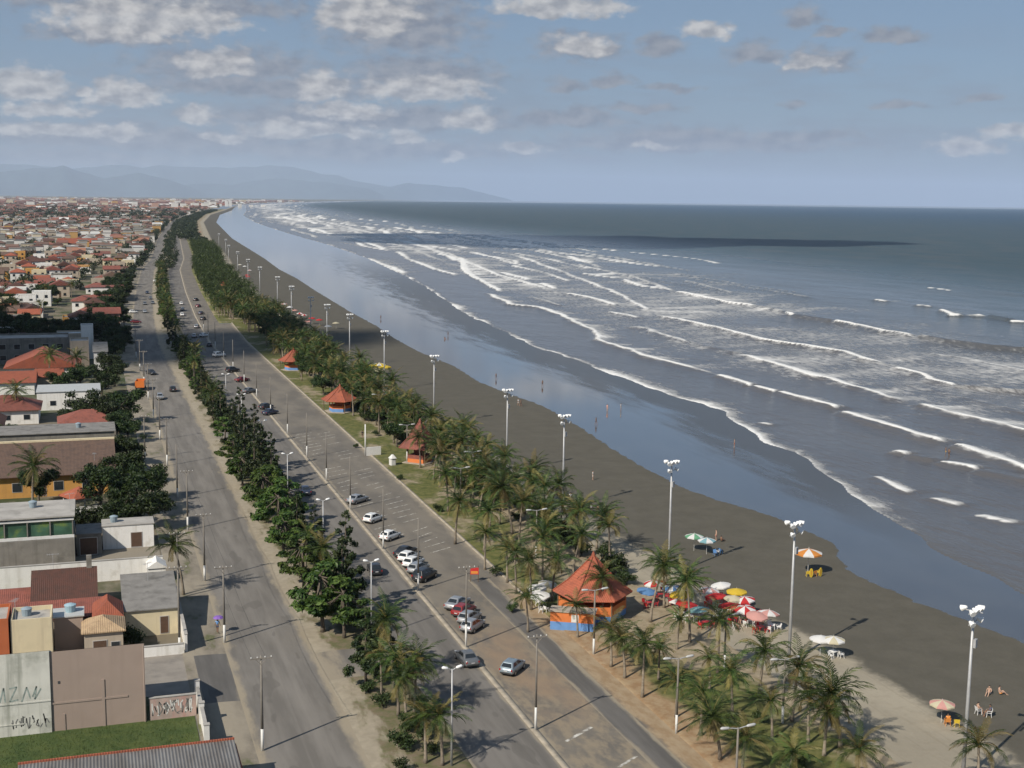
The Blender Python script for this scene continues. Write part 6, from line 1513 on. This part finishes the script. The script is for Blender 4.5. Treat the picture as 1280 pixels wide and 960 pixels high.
DIMS = {'hip': [(9, 10, 3.1, 2.0), (11, 9, 3.1, 2.1), (8, 11, 6.0, 1.9)], 'gable_x': [(10, 8, 3.1, 2.0), (8, 9, 3.0, 1.8), (9, 9, 6.0, 2.0)], 'gable_y': [(8, 11, 3.2, 2.2), (9, 10, 5.8, 2.3)], 'flat': [(9, 10, 3.3, 0), (8, 9, 6.2, 0), (11, 10, 4.0, 0)]}
rt = random.Random(21)
lots = []
Y = 276.0
while Y < 15000:
    g = 1.0 if Y < 1500 else min(4.5, Y/1500)
    blk = int(Y/74) if Y < 1500 else -1
    x = -Y*math.tan(RAD(7.0))-12-max(0, float(bend(Y)))
    col_ = 0
    while x < 6.0:
        col_ += 1
        wd = 10.6*g
        if Y > 1500 or int((x+2000)/12) % 5 != 0: lots.append((x+rt.uniform(-1, 1)*g, Y+rt.uniform(-1.5, 1.5)*g, g))
        x += wd+rt.uniform(0, 1.5)
    Y += 13.2*g
    if Y < 1500 and int(Y/74) != blk: Y += 9
def free(x, y): return not any(a <= x <= b_ and c_-12 <= y <= d for a, b_, c_, d in HB)
lots.sort(key=lambda q: q[1])
near_n = 0; FARH = []; tree_spots = []; FART = []
for (x, y, g) in lots:
    bx = float(bend(y)); x2 = x+max(0, bx)
    rr = rt.random()
    if not free(x, y): continue
    if y < 470 and x > 1.5: continue
    if rr < .27:
        (tree_spots if y < 900 else FART).append((x2+rt.uniform(-3, 3), y+rt.uniform(-3, 3), g)); continue
    kind = rt.choice(['hip', 'hip', 'gable_x', 'gable_x', 'gable_y', 'flat', 'flat', 'flat', 'flat']); dm = rt.choice(DIMS[kind]); wn, wm = rt.choice(WALLS); rn, rm = rt.choice(ROOFS)
    if kind == 'flat': rn, rm = rt.choice([('grey', W['slab']), ('pale', W['corr2']), ('grey', W['fibro'])])
    if near_n < 285:
        near_n += 1
        fl = {'hip': 'hip-roofed', 'gable_x': 'side-gabled', 'gable_y': 'front-gabled', 'flat': 'flat-roofed'}[kind]; st_ = 'two-storey' if dm[2] > 4.5 else 'low'
        rd = {'hip': 'tiles', 'gable_x': 'tiles', 'gable_y': 'tiles', 'flat': 'roof deck'}[kind]
        lb = f'{st_} {fl} {wn} house with {rn} {rd} among the town blocks'
        town_house(x2, y, rt.choice([0, 0, 0, .03, -.03]), kind, dm, wm, rm, lb, f'{st_} {fl} {wn} houses with {rn} {rd}')
        if rt.random() < .8: tree_spots.append((x2+rt.uniform(4, 7), y+rt.uniform(-4, -1), 1))
    else:
        if kind != 'flat' and rt.random() < .28: rn = rt.choice(['grey', 'pale', 'brown'])
        FARH.append((x2, y, g, kind, dm, wn, rn))
        if rt.random() < .75: (tree_spots if y < 900 else FART).append((x2+rt.uniform(-6, 6)*g, y+rt.uniform(-7, 0)*g, g))
# far town: one body of small houses with colour per house
VC = {'white': (.62, .60, .56), 'cream': (.52, .45, .33), 'beige': (.38, .32, .25), 'grey': (.22, .21, .19), 'salmon': (.42, .26, .2), 'ochre': (.45, .27, .1), 'red': (.19, .08, .06), 'orange': (.26, .12, .075), 'dark': (.09, .045, .035), 'brown': (.15, .09, .07), 'pale': (.5, .5, .48)}
mb = MB(); cols = []
for (x, y, g, kind, dm, wn, rn) in FARH:
    w_, d, h, rise = dm; s = g*1.08; n0 = len(mb.f)
    if kind == 'flat': h = min(h*rt.uniform(1, 1.8), 9)
    if 4500 < y and rt.random() < .04: h = rt.uniform(12, 26); w_ *= .7; kind = 'flat'
    mb.box(x-w_*s/2, x+w_*s/2, y, y+d*s, -.3, h); c1 = VC[wn]; cols += [c1]*6
    j = rt.uniform(.8, 1.2); c2 = tuple(q*j for q in VC[rn])
    r2 = roof_mb('flat' if kind == 'flat' else kind, x-w_*s/2, x+w_*s/2, y, y+d*s, h+.003, rise*s, .4)
    mb.add(r2.v, r2.f); cols += [c2]*len(r2.f)
for px, hh, wdt in ((257, 22, 13), (261, 26, 12), (267, 24, 14), (283.5, 27, 15), (288, 30, 13), (276, 14, 10), (300, 13, 16), (314, 10, 20), (329, 9, 18)):     # apartment blocks by the far shore
    r = ray(px, 251); k_ = 6600/math.hypot(r.x, r.y); x, y = r.x*k_, r.y*k_
    mb.box(x-wdt/2, x+wdt/2, y, y+18, -.3, hh); cols += [VC['white']]*6
mt, nt, b = newmat('far_town_colours'); at_ = nt.n('ShaderNodeAttribute', attribute_name='tint').outputs['Color']; L(nt, at_, b.inputs['Base Color']); b.inputs['Roughness'].default_value = .9
o = mb.build('distant_houses', mt); ca = o.data.attributes.new('tint', 'FLOAT_COLOR', 'CORNER')
cc = np.array([(*c, 1) for c in cols], np.float32); cnt = np.array([len(f) for f in mb.f]); ca.data.foreach_set('color', np.repeat(cc, cnt, axis=0).ravel())
tag(o, kind='stuff')
# ------------------------------------------------------------------ trees
def note_tree(kind, x, y, s, label, group=None, **k_): return put_tree(kind, x, y, s, label=label, group=group, **k_)
# roadside trees on the town side
for (x, y, s, lb) in ((5.2, 204, 1.2, 'biggest dark leafy tree spreading over the roadside by the ochre house'), (.5, 211, 1.1, 'dark leafy tree behind the pavilion of the ochre house'), (7.6, 196, 1.0, 'dark leafy tree above the white workshop wall'), (8.6, 214, .95, 'dark leafy tree next to the road behind the biggest one'),
                      (2.5, 197, .85, 'dark tree growing at the end of the tall hedge'), (-9, 216, .9, 'dark tree before the left end of the ochre wall'), (4.5, 226, 1.0, 'dark tree at the corner of the brown roof'), (6.0, 245, .9, 'dark tree by the roadside beyond the brown roof'), (3.5, 282, 1.2, 'dark spreading tree before the white flat-topped house'),
                      (-2.5, 287, 1.2, 'broad dark tree in the garden behind the grey flat roof'), (7.0, 292, 1.1, 'tall dark tree at the road edge near the hip-roofed house'), (6.5, 268, .8, 'small dark tree at the kerb past the grass patch'), (2, 335, 1.1, 'dark tree beside the white house in the middle distance'), (5.5, 350, 1.0, 'dark roadside tree below the white house end'), (-3, 345, 1.0, 'dark garden tree before the white gable'),
                      (-8, 338, .9, 'dark tree left of the annex roof'), (5, 375, 1.0, 'dark tree in front of the white house end'), (6, 405, 1.1, 'dark roadside tree just this side of the cloud shadow')):
    note_tree('broad', x, y, s, lb, 'dark roadside trees')
y = 425.0
while y < 760:
    for _ in range(2): put_tree('broad', rnd.uniform(-1, 10.5)+float(bend(y)), y+rnd.uniform(-4, 4), rnd.uniform(.75, 1.25), label='dark leafy tree in the roadside row beyond the cloud shadow', group='far roadside trees')
    y += 11
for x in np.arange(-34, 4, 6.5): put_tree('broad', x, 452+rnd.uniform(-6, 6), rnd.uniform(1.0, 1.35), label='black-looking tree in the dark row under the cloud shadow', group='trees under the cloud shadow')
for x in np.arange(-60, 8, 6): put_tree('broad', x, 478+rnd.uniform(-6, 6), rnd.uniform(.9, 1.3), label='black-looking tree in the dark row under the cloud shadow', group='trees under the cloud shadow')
nb = 0
for (x, y, g) in tree_spots:
    if nb < 105 and free(x, y):
        nb += 1
        if rnd.random() < .15: put_palm(x, y, rnd.uniform(5, 8), rnd.randrange(6), label='palm tree standing between the town houses', group='palms of the town')
        else: put_tree('broad', x, y, rnd.uniform(.55, 1.2), label='dark leafy tree standing between the town houses', group='trees of the town')
    else: FART.append((x, y, g))
put_palm(10.0, 161.4, 6.8, 1, label='coconut palm alone at the left roadside beside a power pole', group=None)
put_palm(-9.8, 213, 7.2, 2, label='large palm throwing shadow on the ochre wall', group=None, wide=1.35)
put_palm(-11, 357, 8, 2, label='palm standing before the white gable, left of centre', group=None, wide=1.2)
put_palm(-16.5, 300, 7, 2, label='palm beside the red hip-roofed house', group=None, wide=1.1); put_palm(-4, 356, 7.5, 0, label='palm standing before the white gable, right of centre', group=None, wide=1.2)
put_palm(-29, 505, 9, 0, label='tall palm at the left edge beyond the dark row of trees', group=None, wide=1.2)
# far greenery as one body
def scatter_leaves(name, spots, per, size, mat):
    r = np.random.RandomState(77); vs = []; fs = []
    for (x, y, g) in spots:
        n = per; s = r.uniform(.6, 1.15)*min(g, 2.0); d = r.normal(size=(n, 3)); d /= np.linalg.norm(d, axis=1)[:, None]; c = d*(r.rand(n)**.4)[:, None]*np.array([3.6, 3.6, 2.6])*s; c += np.array([x, y, 3.4*s])
        nr = d+r.normal(size=(n, 3))*.5; nr /= np.linalg.norm(nr, axis=1)[:, None]; t = np.cross(nr, r.normal(size=(n, 3))); t /= np.linalg.norm(t, axis=1)[:, None]; u = np.cross(nr, t)
        sz = size*s*(.6+.8*r.rand(n))[:, None]; b0 = len(vs); q = np.stack([c-t*sz, c-u*sz*.7, c+t*sz, c+u*sz*.7], 1).reshape(-1, 3); vs.extend(map(tuple, q)); fs.extend((b0+4*i, b0+4*i+1, b0+4*i+2, b0+4*i+3) for i in range(n))
    mb = MB(); mb.v = vs; mb.f = fs; o = mb.build(name, mat); tag(o, kind='stuff')
M['fargreen'] = leafmat('far_foliage', (.012, .022, .009), (.04, .052, .02), .1, 0, .05)
ex = [(float(bend(y))+rnd.uniform(-12, 12.5), y, 1.1) for y in np.arange(980, 4500, 5)]+[(float(bend(y))+rnd.uniform(22, 34), y, .8) for y in np.arange(900, 3200, 6)]+[(float(bend(y))+rnd.uniform(51, 66), y, 1.0) for y in np.arange(1000, 1500, 3)]+[(float(bend(y))+rnd.uniform(36, 60), y, 1.3) for y in np.arange(1500, 4500, 5)]
ex += [(float(bend(y))+rnd.uniform(-1, 10.5), y, 1.0) for y in np.arange(760, 985, 5)]
# median: palms, almonds and casuarinas, read along the strip from the near end
GM = 'trees of the median'
MED = [('palm', 31.6, 104.5, 4.6, 0, 'low bushy palm at the near end of the median'), ('palm', 30.0, 108.5, 4.4, 5, 'short palm by the twin-head lamp at the near end'), ('palm', 31.0, 113.0, 5.4, 2, 'palm throwing its shadow on the avenue, second tall one of the median'),
       ('palm', 29.4, 117.5, 5.0, 4, 'slim palm on the sandy side of the near median'), ('palm', 31.2, 120.5, 6.4, 2, 'full palm right of the tallest median palms'), ('palm', 29.2, 122.3, 6.0, 3, 'palm with yellowing fronds on the sandy side of the median'), ('palm', 30.6, 126.0, 7.6, 4, 'tallest palm of the median, feathered crown above the others'), ('pine', 28.9, 124.5, .85, 0, 'dark casuarina behind the yellowing palm, left of the tallest palm'),
       ('pine', 31.4, 128.5, .8, 1, 'casuarina close behind the tallest median palm'), ('almond', 27.6, 142.5, 1.35, 0, 'broad bright almond tree overhanging the left road'), ('pine', 30.4, 145.0, 1.2, 1, 'nearer of two tall dark casuarinas behind the bright almond'), ('pine', 31.6, 149.0, 1.15, 2, 'farther of two tall dark casuarinas behind the bright almond'), ('almond', 29.6, 139.8, 1.1, 1, 'almond tree at the crossing lane, right of the overhanging one'),
       ('palm', 30.3, 156.0, 6.2, 0, 'palm between the casuarina pair and the next almond'), ('almond', 28.2, 160, 1.15, 2, 'almond tree with yellow-green tiers on the sandy edge'), ('palm', 29.3, 165.5, 5.6, 3, 'yellowish palm in the middle of the median'), ('pine', 31.0, 168.5, .9, 0, 'slim casuarina beside the third median lamp'), ('almond', 27.9, 176, 1.0, 0, 'almond tree nearest the parked-car row across the avenue'),
       ('pine', 30.6, 181, .9, 1, 'casuarina standing in front of the almond thicket'), ('almond', 28.6, 186, 1.25, 1, 'dark almond of the thicket, near side'), ('almond', 30.4, 192, 1.2, 2, 'almond of the thicket, avenue side'), ('almond', 28.2, 199, 1.3, 0, 'almond of the thicket, road side'), ('almond', 30.2, 206, 1.15, 1, 'almond of the thicket, far side'),
       ('pine', 31.2, 213, 1.0, 2, 'first casuarina of the tall dark stand'), ('pine', 29.0, 218, 1.15, 0, 'second casuarina of the tall dark stand'), ('pine', 30.8, 223, 1.2, 1, 'third casuarina of the tall dark stand'), ('pine', 28.6, 229, 1.15, 2, 'fourth casuarina of the tall dark stand'), ('pine', 31.0, 234, 1.25, 0, 'tallest casuarina of the dark stand'), ('almond', 27.4, 222, 1.0, 1, 'bright almond at the foot of the casuarina stand'), ('almond', 27.6, 238, 1.0, 2, 'bright almond past the casuarina stand'),
       ('pine', 29.8, 246, 1.0, 1, 'lone casuarina after the dark stand'), ('pine', 31.0, 258, 1.1, 2, 'ragged casuarina before the crossing lane'), ('almond', 28.4, 262, .9, 0, 'low almond before the crossing lane')]
NM = [((553, 958), 4.6), ((532, 955), 4.2), ((518, 893), 5.4), ((508, 912), 4.6), ((498, 896), 5.6), ((477, 882), 5.4), ((492, 862), 7.2)]
MED = [(m_[0], at(*NM[q][0]).x+3.2, at(*NM[q][0]).y, NM[q][1], m_[4], m_[5]) if q < 7 else m_ for q, m_ in enumerate(MED)]
MED = [(kd, t-3.2, y, s if kd == 'palm' else s*1.12, k_, lb) for kd, t, y, s, k_, lb in MED]
for kd, t, y, s, k_, lb in MED:
    if kd == 'palm': put_palm(t, y, s, k_, label=lb, group=GM, z=.1, wide=.95)
    else: put_tree(kd, t, y, s, label=lb, group=GM, z=.1, k=k_)
y = 277.0
while y < 900:
    t = rnd.uniform(25.2, 28.6)+float(bend(y)); kd = rnd.choice(['almond', 'pine', 'pine', 'almond', 'almond', 'pine', 'broad'])
    if not any(a-2 < y < b_+2 for a, b_ in ((448, 478), (640, 652))):
        put_tree(kd, t, y, rnd.uniform(.7, 1.05) if kd != 'broad' else rnd.uniform(.5, .7), label={'almond': 'almond tree in the far median hedge', 'pine': 'dark casuarina in the far median hedge', 'broad': 'round leafy tree in the far median hedge'}[kd], group={'almond': 'far median almonds', 'pine': 'far median casuarinas', 'broad': 'far median leafy trees'}[kd], z=.1)
        if rnd.random() < .4: put_palm(rnd.uniform(25, 28.8)+float(bend(y)), y+2.5, rnd.uniform(4.5, 7), rnd.randrange(6), label='palm rising from the far median hedge', group='far median palms', z=.1)
    y += rnd.uniform(3.5, 9.0)
# promenade palms: (pixel of the trunk foot, crown height, variant, description)
GP = 'palms of the near promenade'
NP = [((803, 872), 5.6, 2, 'tall palm in front of the parasols with trunk at the path edge', 1.0), ((781, 848), 4.3, 0, 'palm between the path and the tall front palm', 1), ((764, 834), 4.3, 5, 'palm before the right half of the kiosk wall, right of the lamp post', 1.0), ((722, 797), 3.9, 3, 'small palm before the orange and blue kiosk wall', .9), ((862, 803), 6.8, 4, 'tall palm whose crown hides the middle parasols', 1.05), ((813, 778), 6.9, 4, 'tallest palm right beside the big kiosk roof', 1.1), ((897, 842), 6.0, 2, 'palm with upright crown standing over the red parasols', .95),
      ((949, 872), 5.0, 2, 'palm on the lawn left of the white-stemmed palm', 1.05), ((990, 902), 5.6, 2, 'palm with a pale thick trunk below the second floodlight mast', 1.1), ((1050, 935), 5.8, 4, 'largest leaning palm at the bottom right of the lawn', 1.3), ((1030, 945), 4.4, 3, 'bushy palm at the foot of the largest leaning palm', 1.1), ((915, 897), 4.6, 0, 'palm with drooping crown in the middle of the lawn', 1.0), ((876, 920), 4.4, 3, 'palm on the lawn behind the red-earth lamp post', 1.0), ((900, 950), 4.3, 1, 'palm left of centre at the bottom of the lawn', 1.05), ((927, 975), 3.9, 5, 'palm at the bottom edge beside the lawn lamp post', 1.0),
      ((985, 985), 3.2, 3, 'low palm at the bottom edge left of the largest palm', 1.0), ((1070, 985), 3.6, 5, 'low yellowish palm at the bottom edge right of the largest palm', 1.0), ((1222, 985), 4.0, 5, 'palm at the bottom right corner in front of the nearest mast', 1.05), ((823, 850), 3.6, 3, 'small palm right of the tall front palm', .85), ((887, 862), 3.4, 5, 'small palm below the red parasols', .85), ((660, 790), 4.4, 0, 'palm at the sandy edge left of the big kiosk', .9), ((753, 779), 5.6, 2, 'palm overlapping the right eave of the big kiosk', .95), ((846, 812), 3.6, 3, 'short palm in the shade below the camp', .9), 
      ((664, 762), 6.3, 2, 'palm with dark crown left of the kiosk', 1.0), ((645, 742), 5.4, 0, 'palm at the lawn tip beside the road sign', 1.0), ((634, 728), 4.8, 5, 'palm behind the one at the lawn tip', 1.0), ((606, 712), 5.4, 3, 'palm left of the lawn tip pair', 1.0), ((569, 680), 6.8, 4, 'tall slender palm at the lot edge level with the lone white cars', 1.15), ((605, 690), 5.8, 1, 'palm next to the tall slender lot-edge palm', 1.0), ((690, 752), 5.8, 1, 'palm close left of the big kiosk roof', 1.0), ((678, 730), 6.2, 2, 'palm behind the sandy clearing left of the kiosk', 1.0), ((716, 722), 6.0, 1, 'palm behind the kiosk towards the beach', 1.0), ((640, 668), 7.4, 4, 'tall palm whose crown stands out against the sand', 1.2), ((600, 640), 7.2, 4, 'tall palm near the red pointed kiosk, beach side', 1.15), ((560, 640), 6.4, 2, 'palm throwing shade on the lawn by the red pointed kiosk', 1.1),
      ((1010, 930), 4.6, 0, 'palm between the pale-trunked palm and the largest one', 1.0), ((965, 925), 3.8, 3, 'short palm in the centre of the near lawn', .95), ((845, 897), 3.8, 5, 'short palm on sand before the lawn', .9), ((830, 760), 5.8, 2, 'palm behind the tallest kiosk-side palm', 1.0), ((852, 775), 5.0, 0, 'palm between the two tall trunks of the camp', .95)]
placed = []
for (fx, hgt, k_, lb, wd_) in NP:
    p = at(*fx); put_palm(p.x, p.y, hgt, k_, label=lb, group=GP, wide=wd_*.93); placed.append((p.x, p.y))
KI = [(57.0, 140.0, 5.2)]+[(at(a, b_).x+2.5, at(a, b_).y+5.5, 3.8) for a, b_ in ((520, 585), (415, 520), (358, 466))]
rp = random.Random(5); npalm = 0; FARP = []; y = 158.0
GL = {0: 'palms of the grove between the big kiosk and the red kiosk', 1: 'palms of the grove around the red kiosk', 2: 'palms of the grove past the notice wall', 3: 'palms of the far grove'}
LL = {0: 'coconut palm in the grove between the big kiosk and the red kiosk', 1: 'coconut palm in the dense grove around the red pointed kiosk', 2: 'coconut palm in the grove past the white notice wall', 3: 'coconut palm in the dark far grove'}
while y < 1500:
    for _ in range(16):
        t = rp.uniform(54.6 if y > 330 else 57.0, 69.0); yy = y+rp.uniform(0, 8); x = t+float(bend(yy))
        md = 2.7 if yy < 230 else 2.9
        if any(abs(x-a)+abs(yy-b_)*.8 < md*1.2 for a, b_ in placed): continue
        if yy > 530: t = rp.uniform(47.5, 68.5); x = t+float(bend(yy))
        if any(math.hypot(x-a, yy-b_) < r for a, b_, r in KI): continue
        if 447 < yy < 476 and t < 60: continue
        if t < 59 and 226 < yy < 262 and rp.random() < .7: continue
        if rp.random() < (.40 if yy < 250 else .22): continue
        placed.append((x, yy))
        zn = 0 if yy < 195 else 1 if yy < 250 else 2 if yy < 440 else 3
        hgt = rp.uniform(4.2, 7.2) if yy < 350 else rp.uniform(4.5, 7.5)
        if npalm < 245:
            npalm += 1; put_palm(x, yy, hgt, rp.randrange(6), label=LL[zn], group=GL[zn], wide=rp.uniform(.95, 1.2))
        else: FARP.append((x, yy, hgt))
    y += 8
for (x, yy) in [(64.5+float(bend(q)), q) for q in np.concatenate([np.arange(250, 450, 12), np.arange(450, 610, 7)])]:
    put_tree('broad', x-rp.uniform(0, 9), yy, rp.uniform(.6, 1.15), label='round dark tree among the promenade palms', group='leafy trees of the promenade')
ex += [(48+rp.uniform(0, 18)+float(bend(q)), q, .8) for q in np.arange(610, 1100, 3.2)]
scatter_leaves('distant_trees', FART+ex, 80, .62, M['fargreen'])
# the farther palms of the grove as one body
def far_palms(spots):
    r = np.random.RandomState(9); V = []; Fc = []; base = 0; protos = []
    for s in range(3):
        c = palm_crown(500+s, 13, 2.9, 2); me = c.data; co = np.empty(len(me.vertices)*3); me.vertices.foreach_get('co', co); fs = [tuple(p.vertices) for p in me.polygons]; protos.append((co.reshape(-1, 3), fs)); bpy.data.objects.remove(c)
    mb = MB()
    for i, (x, y, h) in enumerate(spots):
        co, fs = protos[i % 3]; a = r.uniform(0, 6.28); s = r.uniform(1.0, 1.3); q = co.copy()*s; X = q[:, 0]*math.cos(a)-q[:, 1]*math.sin(a)+x; Yy = q[:, 0]*math.sin(a)+q[:, 1]*math.cos(a)+y
        mb.add(np.stack([X, Yy, q[:, 2]+h], -1).tolist(), fs); mb.tube([(x, y, 0), (x, y, h)], [.17, .1], 5)
    tag(mb.build('distant_palm_grove', M['palm']), kind='stuff')
far_palms(FARP[:620])
for i, (px, py) in enumerate(((548, 640), (640, 765), (620, 720), (445, 560), (500, 600), (470, 545), (950, 905), (880, 895), (1000, 960))):
    p = at(px, py); put_tree('shrub', p.x, p.y, rp.uniform(.6, .9), label='low shrub on the promenade lawn', group='lawn shrubs')

bs = random.Random(37)
for i in range(70):
    yy = 150+270*bs.random()**1.3; t = bs.uniform(58.5, 68.5)
    if any(math.hypot(t+float(bend(yy))-a, yy-b_) < r+.8 for a, b_, r in KI): continue
    put_tree('shrub', t+float(bend(yy)), yy, bs.uniform(.9, 1.9), label='dark shrub under the palms of the promenade grove', group='grove shrubs')
bs = random.Random(31); y = 104.0
while y < 420:
    if not 126.5 < y < 137 and not 267 < y < 276:
        put_tree('shrub', bs.uniform(24.6, 29.6), y, bs.uniform(.7, 1.45), label='low bush in the undergrowth of the median trees', group='median bushes', z=.1)
    y += bs.uniform(1.6, 4.2)
